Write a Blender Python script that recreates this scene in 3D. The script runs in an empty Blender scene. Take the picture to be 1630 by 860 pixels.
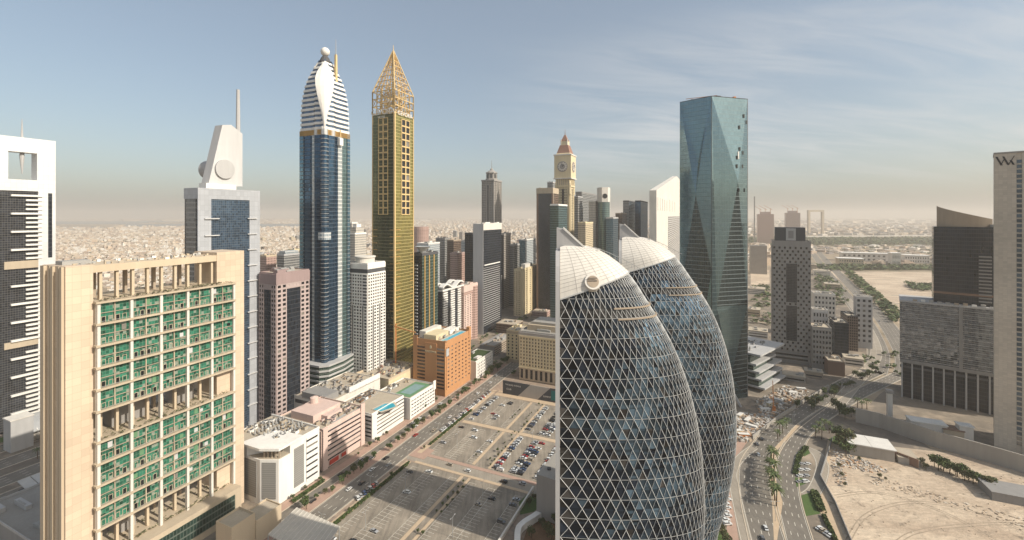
import bpy, math, random
from math import radians as R, sin, cos, pi
random.seed(7)
scene = bpy.context.scene
COL = scene.collection

# ---------------------------------------------------------------- camera
F, HC, CX, HY = 700.0, 175.0, 815.0, 343.0      # focal length (px of a 1630 wide frame), eye height, principal column, horizon row
cam_d = bpy.data.cameras.new('camera'); cam = bpy.data.objects.new('camera', cam_d); COL.objects.link(cam)
cam.location = (0, 0, HC); cam.rotation_euler = (R(90), 0, 0)
cam_d.sensor_width = 36; cam_d.lens = 36 * F / 1630.0
cam_d.shift_y = -(430 - HY) / 1630.0
cam_d.clip_start = 1; cam_d.clip_end = 120000
scene.camera = cam

# ---------------------------------------------------------------- light
SUN_EL, SUN_AZ = 36.5, 25.0          # elevation; azimuth measured from +X towards -Y
sdir = (cos(R(SUN_AZ)) * cos(R(SUN_EL)), -sin(R(SUN_AZ)) * cos(R(SUN_EL)), sin(R(SUN_EL)))
sd = bpy.data.lights.new('sun', 'SUN'); sun = bpy.data.objects.new('sun', sd); COL.objects.link(sun)
sd.energy = 4.2; sd.angle = R(0.5); sd.color = (1.0, 0.93, 0.81)
import mathutils
sun.rotation_euler = mathutils.Vector(sdir).to_track_quat('Z', 'Y').to_euler()
sun.location = (300, -300, 600)

world = bpy.data.worlds.new('World'); scene.world = world; world.use_nodes = True
wn = world.node_tree; wn.nodes.clear()
def W(t, **k):
    n = wn.nodes.new(t)
    for a, b in k.items(): setattr(n, a, b)
    return n
sky = W('ShaderNodeTexSky', sky_type='NISHITA', sun_disc=False)
sky.sun_elevation = R(SUN_EL); sky.sun_rotation = R(90 + SUN_AZ)
sky.altitude = 0; sky.air_density = 1.0; sky.dust_density = 2.6; sky.ozone_density = 1.0
bg = W('ShaderNodeBackground'); bg.inputs['Strength'].default_value = 0.145
wo = W('ShaderNodeOutputWorld')
tc = W('ShaderNodeTexCoord'); sep = W('ShaderNodeSeparateXYZ')
wn.links.new(tc.outputs['Generated'], sep.inputs[0])
def wm(op, a, b=None, c=None, clamp=False):
    n = W('ShaderNodeMath', operation=op); n.use_clamp = clamp
    for i, v in enumerate((a, b, c)):
        if v is None: continue
        if isinstance(v, (int, float)): n.inputs[i].default_value = v
        else: wn.links.new(v, n.inputs[i])
    return n.outputs[0]
# cirrus: noise on a plane far above
zz = wm('MAXIMUM', sep.outputs['Z'], 0.02)
px = wm('DIVIDE', sep.outputs['X'], wm('ADD', zz, 0.12)); py = wm('DIVIDE', sep.outputs['Y'], wm('ADD', zz, 0.12))
cmb = W('ShaderNodeCombineXYZ'); wn.links.new(wm('MULTIPLY', px, 0.55), cmb.inputs[0]); wn.links.new(wm('MULTIPLY_ADD', px, -0.35, wm('MULTIPLY', py, 2.2)), cmb.inputs[1])
nz = W('ShaderNodeTexNoise'); nz.inputs['Scale'].default_value = 1.7; nz.inputs['Detail'].default_value = 9; nz.inputs['Roughness'].default_value = 0.62; nz.inputs['Distortion'].default_value = 0.6
wn.links.new(cmb.outputs[0], nz.inputs['Vector'])
nz2 = W('ShaderNodeTexNoise'); nz2.inputs['Scale'].default_value = 0.45; nz2.inputs['Detail'].default_value = 3
wn.links.new(cmb.outputs[0], nz2.inputs['Vector'])
def wmap(v, a, b, c=0, d=1):
    n = W('ShaderNodeMapRange'); n.interpolation_type = 'SMOOTHSTEP'
    wn.links.new(v, n.inputs[0])
    for i, q in enumerate((a, b, c, d)): n.inputs[i + 1].default_value = q
    return n.outputs[0]
azr = wm('DIVIDE', sep.outputs['X'], wm('MAXIMUM', sep.outputs['Y'], 0.05))
m_az = wmap(azr, -0.15, 0.45)
m_el = wm('MULTIPLY', wmap(sep.outputs['Z'], 0.03, 0.12), wmap(sep.outputs['Z'], 0.42, 0.27))
c1 = wmap(nz.outputs['Fac'], 0.28, 0.78); c2 = wmap(nz2.outputs['Fac'], 0.25, 0.62)
cloud = wm('MULTIPLY', wm('MULTIPLY', wm('MULTIPLY', c1, c2), wm('MULTIPLY', m_az, m_el)), 0.85)
mx = W('ShaderNodeMix', data_type='RGBA'); wn.links.new(cloud, mx.inputs['Factor'])
tint = W('ShaderNodeMix', data_type='RGBA', blend_type='MULTIPLY'); tint.inputs['Factor'].default_value = 1
wn.links.new(sky.outputs[0], tint.inputs['A']); tint.inputs['B'].default_value = (0.92, 0.93, 0.86, 1)
pale = W('ShaderNodeMix', data_type='RGBA'); pale.inputs['Factor'].default_value = .38; wn.links.new(tint.outputs['Result'], pale.inputs['A']); pale.inputs['B'].default_value = (2.3, 2.5, 2.75, 1); wn.links.new(pale.outputs['Result'], mx.inputs['A']); mx.inputs['B'].default_value = (4.2, 4.2, 4.15, 1)
wn.links.new(mx.outputs['Result'], bg.inputs['Color']); wn.links.new(bg.outputs[0], wo.inputs['Surface'])

scene.view_settings.view_transform = 'Standard'; scene.view_settings.look = 'None'
scene.view_settings.exposure = 0.34; scene.view_settings.gamma = 1
scene.render.engine = 'CYCLES'
scene.cycles.max_bounces = 6; scene.cycles.diffuse_bounces = 2; scene.cycles.glossy_bounces = 3
scene.cycles.volume_bounces = 1; scene.cycles.transmission_bounces = 2
scene.cycles.use_denoising = True

# ---------------------------------------------------------------- helpers
def G(x, y, z=0.0):
    """ground point (or point at height z) that a pixel of the photograph looks at"""
    Y = (HC - z) * F / (y - HY); return ((x - CX) / F * Y, Y)
def zpx(y, Y): return HC - (y - HY) / F * Y
TH = 24.0
def uv_dir(ang): a = R(ang); return (sin(a), cos(a)), (-cos(a), sin(a))
U, V = uv_dir(TH)
def SW(s, w):            # street coordinates: s along the street, w to the right of it
    return (U[0] * s - V[0] * w, U[1] * s - V[1] * w)

M = {}
def newmat(name):
    m = bpy.data.materials.new(name); m.use_nodes = True; nt = m.node_tree
    return m, nt, nt.nodes['Principled BSDF']
class NT:
    def __init__(s, nt): s.nt = nt
    def n(s, t, **k):
        x = s.nt.nodes.new(t)
        for a, b in k.items(): setattr(x, a, b)
        return x
    def put(s, sock, v):
        if isinstance(v, (int, float)): sock.default_value = v
        elif isinstance(v, tuple): sock.default_value = (v + (1,)) if len(v) == 3 and sock.type == 'RGBA' else v
        else: s.nt.links.new(v, sock)
    def m(s, op, a, b=None, c=None):
        x = s.n('ShaderNodeMath', operation=op)
        for i, v in enumerate((a, b, c)):
            if v is not None: s.put(x.inputs[i], v)
        return x.outputs[0]
    def mix(s, f, a, b, blend='MIX'):
        x = s.n('ShaderNodeMix', data_type='RGBA', blend_type=blend)
        s.put(x.inputs['Factor'], f); s.put(x.inputs['A'], a); s.put(x.inputs['B'], b); return x.outputs['Result']
    def noise(s, vec, scale, detail=4, rough=.55):
        x = s.n('ShaderNodeTexNoise'); s.put(x.inputs['Scale'], scale); s.put(x.inputs['Detail'], detail); s.put(x.inputs['Roughness'], rough)
        if vec is not None: s.put(x.inputs['Vector'], vec)
        return x.outputs['Fac']
    def rng(s, v, a, b, c=0., d=1.):
        x = s.n('ShaderNodeMapRange'); s.put(x.inputs[0], v)
        for i, q in enumerate((a, b, c, d)): x.inputs[i + 1].default_value = q
        return x.outputs[0]
    def vec(s, x, y, z=0.):
        c = s.n('ShaderNodeCombineXYZ'); s.put(c.inputs[0], x); s.put(c.inputs[1], y); s.put(c.inputs[2], z); return c.outputs[0]
def scl(c, k): return tuple(min(1, v * k) for v in c)

def plaster(name, col, rough=.85, var=.19, scale=.06, streak=True, spec=.3, metal=0.):
    m, nt, p = newmat(name); t = NT(nt)
    pos = t.n('ShaderNodeNewGeometry').outputs['Position']
    mp = t.n('ShaderNodeMapping'); t.put(mp.inputs['Vector'], pos); mp.inputs['Scale'].default_value = (1, 1, .12 if streak else 1)
    a = t.noise(mp.outputs[0], scale * 4, 6, .65); b = t.noise(pos, scale * .5, 3)
    f = t.m('ADD', t.m('MULTIPLY', t.m('SUBTRACT', a, .5), 2 * var), t.m('MULTIPLY', t.m('SUBTRACT', b, .5), 1.6 * var))
    f = t.m('ADD', f, 1.)
    t.put(p.inputs['Base Color'], t.mix(1., col, t.vec(f, f, f), 'MULTIPLY'))
    p.inputs['Roughness'].default_value = rough; p.inputs['Specular IOR Level'].default_value = spec; p.inputs['Metallic'].default_value = metal
    M[name] = m; return m

def curtain(name, glass, frame, pw=1.5, ph=3.6, fw=.12, fh=.5, rough=.12, metal=.55, var=.5, tilt=.012, band=None, frough=.5, spec=.5, drop=.0):
    """glazed wall: panes pw x ph metres with mullions fw and spandrels fh, every pane tinted and tilted a little differently"""
    m, nt, p = newmat(name); t = NT(nt)
    uv = t.n('ShaderNodeUVMap').outputs[0]; sp = t.n('ShaderNodeSeparateXYZ'); t.put(sp.inputs[0], uv)
    u = t.m('DIVIDE', sp.outputs[0], pw); v = t.m('DIVIDE', sp.outputs[1], ph)
    fu = t.m('FRACT', u); fv = t.m('FRACT', v)
    mu = t.m('LESS_THAN', fu, fw / pw); mv = t.m('LESS_THAN', fv, fh / ph)
    fr = t.m('MAXIMUM', mu, mv)
    wnn = t.n('ShaderNodeTexWhiteNoise', noise_dimensions='2D'); t.put(wnn.inputs['Vector'], t.vec(t.m('FLOOR', u), t.m('FLOOR', v)))
    wv = wnn.outputs['Value']; wc = wnn.outputs['Color']
    pos = t.n('ShaderNodeNewGeometry').outputs['Position']
    big = t.noise(pos, .02, 3)
    k = t.m('ADD', t.m('MULTIPLY', t.m('SUBTRACT', wv, .5), var), t.m('ADD', .75, t.m('MULTIPLY', big, .5)))
    gc = t.mix(1., glass, t.vec(k, k, k), 'MULTIPLY')
    if drop: gc = t.mix(t.m('MULTIPLY', t.m('GREATER_THAN', wv, 1 - drop), .7), gc, (.42, .39, .34))
    col = t.mix(fr, gc, frame)
    t.put(p.inputs['Base Color'], col)
    t.put(p.inputs['Roughness'], t.m('MULTIPLY_ADD', fr, frough - rough, rough))
    t.put(p.inputs['Metallic'], t.m('MULTIPLY', t.m('SUBTRACT', 1., fr), metal))
    p.inputs['Specular IOR Level'].default_value = spec
    geo = t.n('ShaderNodeNewGeometry')
    sb = t.n('ShaderNodeVectorMath', operation='SUBTRACT'); t.put(sb.inputs[0], wc); sb.inputs[1].default_value = (.5, .5, .5)
    ml = t.n('ShaderNodeVectorMath', operation='SCALE'); t.put(ml.inputs[0], sb.outputs[0]); ml.inputs['Scale'].default_value = tilt * 2
    ad = t.n('ShaderNodeVectorMath', operation='ADD'); t.put(ad.inputs[0], geo.outputs['Normal']); t.put(ad.inputs[1], ml.outputs[0])
    nn = t.n('ShaderNodeVectorMath', operation='NORMALIZE'); t.put(nn.inputs[0], ad.outputs[0])
    t.put(p.inputs['Normal'], nn.outputs[0])
    M[name] = m; return m

def pane(name, col, rough=.1, metal=.0, var=.8, spec=.6, tilt=.02, light=.12):
    """window glass of a punched opening; each pane its own tint, some with a drawn blind"""
    m, nt, p = newmat(name); t = NT(nt)
    g = t.n('ShaderNodeNewGeometry'); oi = t.n('ShaderNodeObjectInfo')
    r = t.m('FRACT', t.m('ADD', g.outputs['Random Per Island'], t.m('MULTIPLY', oi.outputs['Random'], 7.31)))
    k = t.m('MULTIPLY_ADD', r, var, 1 - var / 2)
    c = t.mix(1., col, t.vec(k, k, k), 'MULTIPLY')
    c = t.mix(t.m('MULTIPLY', t.m('GREATER_THAN', t.m('FRACT', t.m('MULTIPLY', r, 13.7)), 1 - light), .6), c, (.32, .29, .25))
    t.put(p.inputs['Base Color'], c); p.inputs['Roughness'].default_value = rough; p.inputs['Metallic'].default_value = metal; p.inputs['Specular IOR Level'].default_value = spec
    M[name] = m; return m

def varied(name, cols, rough=.8, spec=.3):
    """one material whose islands (houses, stones, leaves) pick different colours"""
    m, nt, p = newmat(name); t = NT(nt)
    g = t.n('ShaderNodeNewGeometry'); oi = t.n('ShaderNodeObjectInfo')
    r = t.m('FRACT', t.m('ADD', g.outputs['Random Per Island'], t.m('MULTIPLY', oi.outputs['Random'], 7.31)))
    cr = t.n('ShaderNodeValToRGB'); cr.color_ramp.interpolation = 'CONSTANT'
    e = cr.color_ramp.elements
    while len(e) < len(cols): e.new(.5)
    for i, c in enumerate(cols): e[i].position = i / len(cols); e[i].color = c + (1,)
    t.put(cr.inputs[0], r); t.put(p.inputs['Base Color'], cr.outputs[0])
    p.inputs['Roughness'].default_value = rough; p.inputs['Specular IOR Level'].default_value = spec
    M[name] = m; return m

class MB:
    """collects polygons; build() links them as one mesh object"""
    def __init__(s): s.v = []; s.f = []; s.m = []; s.mats = []
    def mi(s, mat):
        if mat not in s.mats: s.mats.append(mat)
        return s.mats.index(mat)
    def poly(s, pts, mat):
        b = len(s.v); s.v += [tuple(p) if len(p) == 3 else (p[0], p[1], 0) for p in pts]; s.f.append(tuple(range(b, b + len(pts)))); s.m.append(s.mi(mat))
    def hexa(s, c, mat, skip=()):
        """c: 4 bottom corners counter-clockwise then the 4 above them"""
        b = len(s.v); s.v += [tuple(p) for p in c]; k = s.mi(mat)
        for i, q in enumerate(((3, 2, 1, 0), (4, 5, 6, 7), (0, 1, 5, 4), (1, 2, 6, 5), (2, 3, 7, 6), (3, 0, 4, 7))):
            if i in skip: continue
            s.f.append(tuple(b + j for j in q)); s.m.append(k)
    def box(s, x0, x1, y0, y1, z0, z1, mat, skip=()):
        s.hexa([(x0, y0, z0), (x1, y0, z0), (x1, y1, z0), (x0, y1, z0), (x0, y0, z1), (x1, y0, z1), (x1, y1, z1), (x0, y1, z1)], mat, skip)
    def obox(s, x, y, z0, lx, ly, h, a, mat, skip=(0,)):
        c, q = cos(a), sin(a)
        P = [(x + c * i * lx / 2 - q * j * ly / 2, y + q * i * lx / 2 + c * j * ly / 2) for i, j in ((-1, -1), (1, -1), (1, 1), (-1, 1))]
        s.hexa([(p[0], p[1], z0) for p in P] + [(p[0], p[1], z0 + h) for p in P], mat, skip)
    def prism(s, pts, z0, z1, mat, top=None, bottom=False):
        n = len(pts); b = len(s.v)
        s.v += [(p[0], p[1], z0) for p in pts] + [(p[0], p[1], z1) for p in pts]; k = s.mi(mat)
        for i in range(n): s.f.append((b + i, b + (i + 1) % n, b + n + (i + 1) % n, b + n + i)); s.m.append(k)
        s.f.append(tuple(b + n + i for i in range(n))); s.m.append(s.mi(top or mat))
        if bottom: s.f.append(tuple(b + n - 1 - i for i in range(n))); s.m.append(k)
    def tube(s, a, b, r, mat, n=4, r2=None):
        A = mathutils.Vector(a); B = mathutils.Vector(b); d = (B - A)
        if d.length < 1e-6: return
        d.normalize(); up = mathutils.Vector((0, 0, 1)) if abs(d.z) < .9 else mathutils.Vector((1, 0, 0))
        x = d.cross(up).normalized(); y = d.cross(x); r2 = r if r2 is None else r2
        k = s.mi(mat); o = len(s.v)
        for P, q in ((A, r), (B, r2)):
            for i in range(n):
                t = 2 * pi * (i + .5) / n; s.v.append(tuple(P + x * (cos(t) * q) + y * (sin(t) * q)))
        for i in range(n): s.f.append((o + i, o + n + i, o + n + (i + 1) % n, o + (i + 1) % n)); s.m.append(k)
        s.f.append(tuple(o + n + i for i in reversed(range(n)))); s.m.append(k); s.f.append(tuple(o + i for i in range(n))); s.m.append(k)
    def lathe(s, prof, mat, n=20, cx=0, cy=0, sx=1, sy=1):
        o = len(s.v); k = s.mi(mat)
        for r, z in prof:
            for i in range(n): t = 2 * pi * i / n; s.v.append((cx + cos(t) * r * sx, cy + sin(t) * r * sy, z))
        for j in range(len(prof) - 1):
            for i in range(n):
                s.f.append((o + j * n + i, o + j * n + (i + 1) % n, o + (j + 1) * n + (i + 1) % n, o + (j + 1) * n + i)); s.m.append(k)
        s.f.append(tuple(o + (len(prof) - 1) * n + i for i in range(n))); s.m.append(k)
    def mesh(s, name):
        me = bpy.data.meshes.new(name); me.from_pydata(s.v, [], s.f)
        for k in s.mats: me.materials.append(M[k])
        me.polygons.foreach_set('material_index', s.m)
        uv = me.uv_layers.new(name='UVMap')
        me.update()
        buf = [0.0] * (2 * len(me.loops)); V_ = s.v
        for p in me.polygons:
            n = p.normal
            if abs(n.z) > .85:
                for li in p.loop_indices:
                    q = V_[me.loops[li].vertex_index]; buf[2 * li] = q[0]; buf[2 * li + 1] = q[1]
            else:
                l = math.hypot(n.x, n.y) or 1; tx, ty = -n.y / l, n.x / l
                for li in p.loop_indices:
                    q = V_[me.loops[li].vertex_index]; buf[2 * li] = q[0] * tx + q[1] * ty + 500; buf[2 * li + 1] = q[2] + 500 * 0
        uv.data.foreach_set('uv', buf)
        return me
    def build(s, name, parent=None, loc=None, smooth=False, kind=None):
        me = s.mesh(name); o = bpy.data.objects.new(name, me); COL.objects.link(o)
        if parent is not None: o.parent = parent
        if loc: o.location = loc
        if smooth: me.polygons.foreach_set('use_smooth', [True] * len(me.polygons))
        if kind: o['kind'] = kind
        return o

def tag(o, label, cat, group=None):
    o['label'] = label; o['category'] = cat
    if group: o['group'] = group
    return o
def empty(name, loc, rz, label, cat, group=None):
    o = bpy.data.objects.new(name, None); COL.objects.link(o); o.location = (loc[0], loc[1], loc[2] if len(loc) > 2 else 0); o.rotation_euler = (0, 0, rz)
    o.empty_display_size = 1; return tag(o, label, cat, group)
def structure(o): o['kind'] = 'structure'; return o
def copy_tree(o, parent=None, **props):
    c = o.copy(); COL.objects.link(c)
    if parent is not None: c.parent = parent
    for k, v in props.items(): c[k] = v
    for ch in o.children: copy_tree(ch, c)
    return c

_wm = {}
def unit_window(mat):
    if mat not in _wm:
        b = MB(); b.box(-.5, .5, -1, 0, -.5, .5, mat, skip=(4,)); _wm[mat] = b.mesh('window')
    return _wm[mat]

class Bld:
    """a building; local x runs along its right-hand face, local y along its left-hand face, origin at the corner between them"""
    def __init__(s, name, label, cat='tower', xc=0, Y=None, yb=None, xl=None, xr=None, ytop=None, A=None, B=None, H=None, ang=TH, group=None, P=None):
        if P is None:
            if Y is None: Y = HC * F / (yb - HY)
            P = ((xc - CX) / F * Y, Y)
        s.P = P; s.u, s.v = uv_dir(ang); s.ang = ang
        s.A = A if A is not None else s._t(s.u, xr); s.B = B if B is not None else s._t(s.v, xl)
        s.H = H if H is not None else zpx(ytop, P[1])
        s.root = empty(name, (P[0], P[1], 0), R(90 - ang), label, cat, group)
        s.win = {}
    def _t(s, d, x): k = (x - CX) / F; return (k * s.P[1] - s.P[0]) / (d[0] - k * d[1])
    def face(s, k):
        return {'R': ((0, 0), (1, 0), (0, -1), s.A), 'L': ((0, s.B), (0, -1), (-1, 0), s.B), 'X': ((s.A, 0), (0, 1), (1, 0), s.B), 'Y': ((s.A, s.B), (-1, 0), (0, 1), s.A)}[k]
    def w(s, x, y): return (s.P[0] + s.u[0] * x + s.v[0] * y, s.P[1] + s.u[1] * x + s.v[1] * y)
    def pix(s, k, x, y, dep=0.0):
        o, d, n, L = s.face(k); o = (o[0] + n[0] * dep, o[1] + n[1] * dep)
        O = s.w(*o); E = s.w(o[0] + d[0], o[1] + d[1]); D = (E[0] - O[0], E[1] - O[1])
        q = (x - CX) / F; t = (q * O[1] - O[0]) / (D[0] - q * D[1]); Y = O[1] + t * D[1]
        return t, zpx(y, Y)
    def pt(s, k, u, z, dep=0.0):
        o, d, n, L = s.face(k) if isinstance(k, str) else k
        return (o[0] + d[0] * u + n[0] * dep, o[1] + d[1] * u + n[1] * dep, z)
    def fb(s, mb, k, u0, u1, z0, z1, d0, d1, mat, skip=()):
        """box on a face: u0..u1 along it, z0..z1, from depth d0 to d1 outwards"""
        q = lambda u, d, z: s.pt(k, u, z, d)
        mb.hexa([q(u0, d1, z0), q(u1, d1, z0), q(u1, d0, z0), q(u0, d0, z0), q(u0, d1, z1), q(u1, d1, z1), q(u1, d0, z1), q(u0, d0, z1)], mat, skip)
    def addwin(s, k, u0, u1, z0, z1, dep, mat, name='window'):
        s.win.setdefault((name, mat), []).append((k, (u0 + u1) / 2, (z0 + z1) / 2, u1 - u0, z1 - z0, dep))
    def punched(s, mb, k, u0, u1, z0, z1, cols, rows, ow=.6, oh=.55, wall='white', glass='pane_dark', dep=.5, name='window', skipf=None, pier_out=.0, band_out=.06):
        """wall of piers and spandrels standing dep proud of the core, a window in each opening"""
        cw = (u1 - u0) / cols; rh = (z1 - z0) / rows; px_, sz = cw * (1 - ow), rh * (1 - oh)
        for i in range(cols + 1):
            a = u0 + i * cw - px_ / 2; b_ = a + px_
            s.fb(mb, k, max(a, u0), min(b_, u1), z0, z1, 0, dep + pier_out, wall)
        for j in range(rows + 1):
            a = z0 + j * rh - sz / 2; b_ = a + sz
            s.fb(mb, k, u0 + .02, u1 - .02, max(a, z0 - .01), min(b_, z1 + .01), 0, dep + band_out, wall)
        for j in range(rows - 1, -1, -1):
            for i in range(cols):
                if skipf and skipf(i, j): s.fb(mb, k, u0 + i * cw, u0 + (i + 1) * cw, z0 + j * rh, z0 + (j + 1) * rh, 0, dep - .03, wall); continue
                s.addwin(k, u0 + i * cw + px_ / 2, u0 + (i + 1) * cw - px_ / 2, z0 + j * rh + sz / 2, z0 + (j + 1) * rh - sz / 2, .06, glass, name)
    def bands(s, mb, k, u0, u1, z0, z1, rows, oh=.5, wall='white', glass='pane_dark', dep=.5, name='window_band', lead=.5):
        rh = (z1 - z0) / rows; sz = rh * (1 - oh)
        for j in range(rows + 1):
            a = z0 + j * rh - sz * lead; s.fb(mb, k, u0, u1, max(a, z0 - .01), min(a + sz, z1 + .01), 0, dep, wall)
        for j in range(rows - 1, -1, -1):
            s.addwin(k, u0, u1, z0 + j * rh + sz * (1 - lead), z0 + (j + 1) * rh - sz * lead, .08, glass, name)
    def finish(s):
        for (name, mat), L in s.win.items():
            L.sort(key=lambda q: -q[2])
            keep = L[:100] if len(L) > 100 else L
            me = unit_window(mat)
            for k, u, z, w, h, dep in keep:
                o = bpy.data.objects.new(name, me); COL.objects.link(o); o.parent = s.root
                f = s.face(k) if isinstance(k, str) else k
                o.location = s.pt(k, u, z, 0.0); n = f[2]
                o.rotation_euler = (0, 0, math.atan2(f[1][1], f[1][0])); o.scale = (w, dep, h)
                # the unit pane sticks out along local -y, which is the outward normal
            if len(L) > 100:
                mb = MB()
                for k, u, z, w, h, dep in L[100:]: s.fb(mb, k, u - w / 2, u + w / 2, z - h / 2, z + h / 2, 0, dep, mat, skip=(4,))
                mb.build(name, s.root, kind='stuff')
        return s
    def roofkit(s, mat='roof_sand', wallmat='white', par=1.2, n=6, seed=0, x0=0, x1=None, y0=0, y1=None, H=None, unit='unit_grey', parts=True):
        """parapet, roof deck and plant on the roof"""
        rnd = random.Random(seed); x1 = s.A if x1 is None else x1; y1 = s.B if y1 is None else y1; H = s.H if H is None else H
        mb = MB(); mb.box(x0 + .3, x1 - .3, y0 + .3, y1 - .3, H, H + .15, mat)
        for a in ((x0, x1, y0, y0 + .4), (x0, x1, y1 - .4, y1), (x0, x0 + .4, y0 + .4, y1 - .4), (x1 - .4, x1, y0 + .4, y1 - .4)): mb.box(*a, H, H + par, wallmat)
        mb.build('roof', s.root)
        ux, uy = x1 - x0, y1 - y0
        for i in range(n):
            lx, ly = rnd.uniform(.08, .26) * ux, rnd.uniform(.08, .26) * uy
            cx, cy = rnd.uniform(x0 + lx * .6 + .8, x1 - lx * .6 - .8), rnd.uniform(y0 + ly * .6 + .8, y1 - ly * .6 - .8)
            h = rnd.uniform(.8, 3.0)
            m_ = MB(); m_.box(cx - lx / 2, cx + lx / 2, cy - ly / 2, cy + ly / 2, H + .15, H + .15 + h, unit if i % 2 else wallmat)
            m_.box(cx - lx / 2 + .3, cx - lx / 2 + .3 + lx * .3, cy - ly * .3, cy + ly * .3, H + .15 + h, H + .45 + h, 'unit_grey'); m_.build('rooftop_unit', s.root)

def ribbon(mb, pts, w0, w1, z, mat, closed=False):
    """strip along pts between side offsets w0 (left) and w1 (right)"""
    n = len(pts); L = []; Rr = []
    for i in range(n):
        a = pts[max(i - 1, 0)]; b = pts[min(i + 1, n - 1)]
        dx, dy = b[0] - a[0], b[1] - a[1]; l = math.hypot(dx, dy); nx, ny = dy / l, -dx / l
        L.append((pts[i][0] + nx * w0, pts[i][1] + ny * w0, z)); Rr.append((pts[i][0] + nx * w1, pts[i][1] + ny * w1, z))
    for i in range(n - 1): mb.poly([Rr[i], Rr[i + 1], L[i + 1], L[i]], mat)
def smooth_line(pts, n=6):
    out = []; P = [pts[0]] + list(pts) + [pts[-1]]
    for i in range(1, len(P) - 2):
        a, b, c, d = P[i - 1], P[i], P[i + 1], P[i + 2]
        for k in range(n):
            t = k / n
            out.append(tuple(.5 * (2 * b[j] + (c[j] - a[j]) * t + (2 * a[j] - 5 * b[j] + 4 * c[j] - d[j]) * t * t + (3 * b[j] - a[j] - 3 * c[j] + d[j]) * t ** 3) for j in (0, 1)))
    out.append(tuple(pts[-1])); return out
def dashes(mb, pts, off, z, mat, on=2.5, gap=4.5, w=.22):
    acc = 0; 
    for i in range(len(pts) - 1):
        a, b = pts[i], pts[i + 1]; dx, dy = b[0] - a[0], b[1] - a[1]; l = math.hypot(dx, dy)
        if l < 1e-6: continue
        tx, ty = dx / l, dy / l; nx, ny = ty, -tx
        q = -acc
        while q < l:
            if q >= 0 or True:
                s0, s1 = max(q, 0), min(q + on, l)
                if s1 > s0:
                    c = lambda s_, o_: (a[0] + tx * s_ + nx * o_, a[1] + ty * s_ + ny * o_, z)
                    mb.poly([c(s0, off - w / 2), c(s0, off + w / 2), c(s1, off + w / 2), c(s1, off - w / 2)], mat)
            q += on + gap
        acc = (acc + l) % (on + gap)
def letters(txt, parent, loc, rot, size, mat, name='lettering', ext=.15, align='CENTER'):
    c = bpy.data.curves.new(name, 'FONT'); c.body = txt; c.size = size; c.extrude = ext; c.align_x = align; c.align_y = 'CENTER'
    o = bpy.data.objects.new(name, c); COL.objects.link(o); c.materials.append(M[mat])
    if parent is not None: o.parent = parent
    o.location = loc; o.rotation_euler = rot; return o
# ---------------------------------------------------------------- materials
plaster('white', (.72, .69, .64)); plaster('offwhite', (.62, .58, .52)); plaster('greywhite', (.50, .49, .48)); plaster('lightgrey', (.42, .41, .40))
plaster('beige', (.52, .42, .30), var=.14); plaster('cream', (.62, .52, .34)); plaster('sandstone', (.45, .37, .27)); plaster('tan', (.36, .29, .22))
plaster('pink', (.58, .40, .33)); plaster('pinktile', (.42, .31, .28)); plaster('palepink', (.60, .45, .39)); plaster('orange', (.47, .24, .11), var=.12); plaster('mauve', (.40, .32, .30)); plaster('mauve_dark', (.30, .22, .21))
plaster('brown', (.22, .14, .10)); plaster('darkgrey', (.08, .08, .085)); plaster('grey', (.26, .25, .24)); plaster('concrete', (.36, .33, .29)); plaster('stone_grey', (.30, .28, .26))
plaster('roof_sand', (.42, .36, .28), scale=.3, streak=False); plaster('roof_grey', (.30, .28, .25), scale=.3, streak=False); plaster('unit_grey', (.33, .32, .30), scale=.5, streak=False)
plaster('roof_white', (.66, .63, .58), scale=.3, streak=False); plaster('red_roof', (.27, .15, .11)); plaster('gold_paint', (.55, .34, .12), rough=.45, spec=.5, metal=.3); plaster('gold_light', (.62, .45, .22), rough=.4)
plaster('metal', (.45, .45, .44), rough=.4, metal=.4, scale=.4); plaster('metal_roof', (.48, .44, .38), rough=.5, scale=.2); plaster('wood', (.20, .12, .07), scale=.5)
plaster('lawn', (.075, .12, .035), scale=1.2, streak=False, var=.3); plaster('court_green', (.12, .24, .13), streak=False); plaster('court_blue', (.20, .30, .30), streak=False); plaster('hedge_green', (.04, .065, .02), scale=2., streak=False, var=.4)
plaster('black', (.025, .025, .028), rough=.6); plaster('rubber', (.02, .02, .02)); plaster('kerb', (.52, .44, .34), scale=.5, streak=False); plaster('marking', (.62, .58, .50), scale=.8, streak=False, var=.25)
plaster('kerb_sand', (.50, .38, .26), scale=.5, streak=False, var=.2); plaster('paving_pink', (.40, .27, .21), scale=.5, streak=False, var=.2); plaster('red_sign', (.45, .05, .03)); plaster('teal_print', (.03, .16, .15)); plaster('flower_red', (.19, .11, .06), var=.4, scale=2.)
plaster('trunk', (.12, .085, .055), scale=2.); plaster('bluewater_tile', (.10, .38, .46)); plaster('crane_orange', (.50, .18, .05)); plaster('hoarding', (.40, .36, .32))
varied('villa_wall', [(.55, .46, .36), (.62, .54, .44), (.48, .38, .29), (.68, .62, .54), (.44, .37, .30), (.58, .45, .33), (.38, .30, .24), (.70, .66, .60)])
varied('block_wall', [(.42, .36, .30), (.50, .44, .37), (.33, .29, .26), (.55, .50, .44), (.28, .25, .24), (.45, .34, .26)])
varied('foliage', [(.045, .07, .022), (.065, .10, .028), (.09, .12, .035), (.05, .075, .03), (.11, .13, .045)], rough=.7)
varied('foliage_dry', [(.09, .10, .04), (.12, .12, .05), (.07, .085, .035), (.13, .11, .06)], rough=.8)
varied('rubble_sand', [(.50, .40, .30), (.36, .28, .20), (.24, .19, .14), (.60, .52, .42)])
varied('rubble', [(.55, .50, .44), (.38, .30, .22), (.62, .60, .56), (.30, .25, .20), (.48, .30, .18), (.42, .38, .34)])
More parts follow.
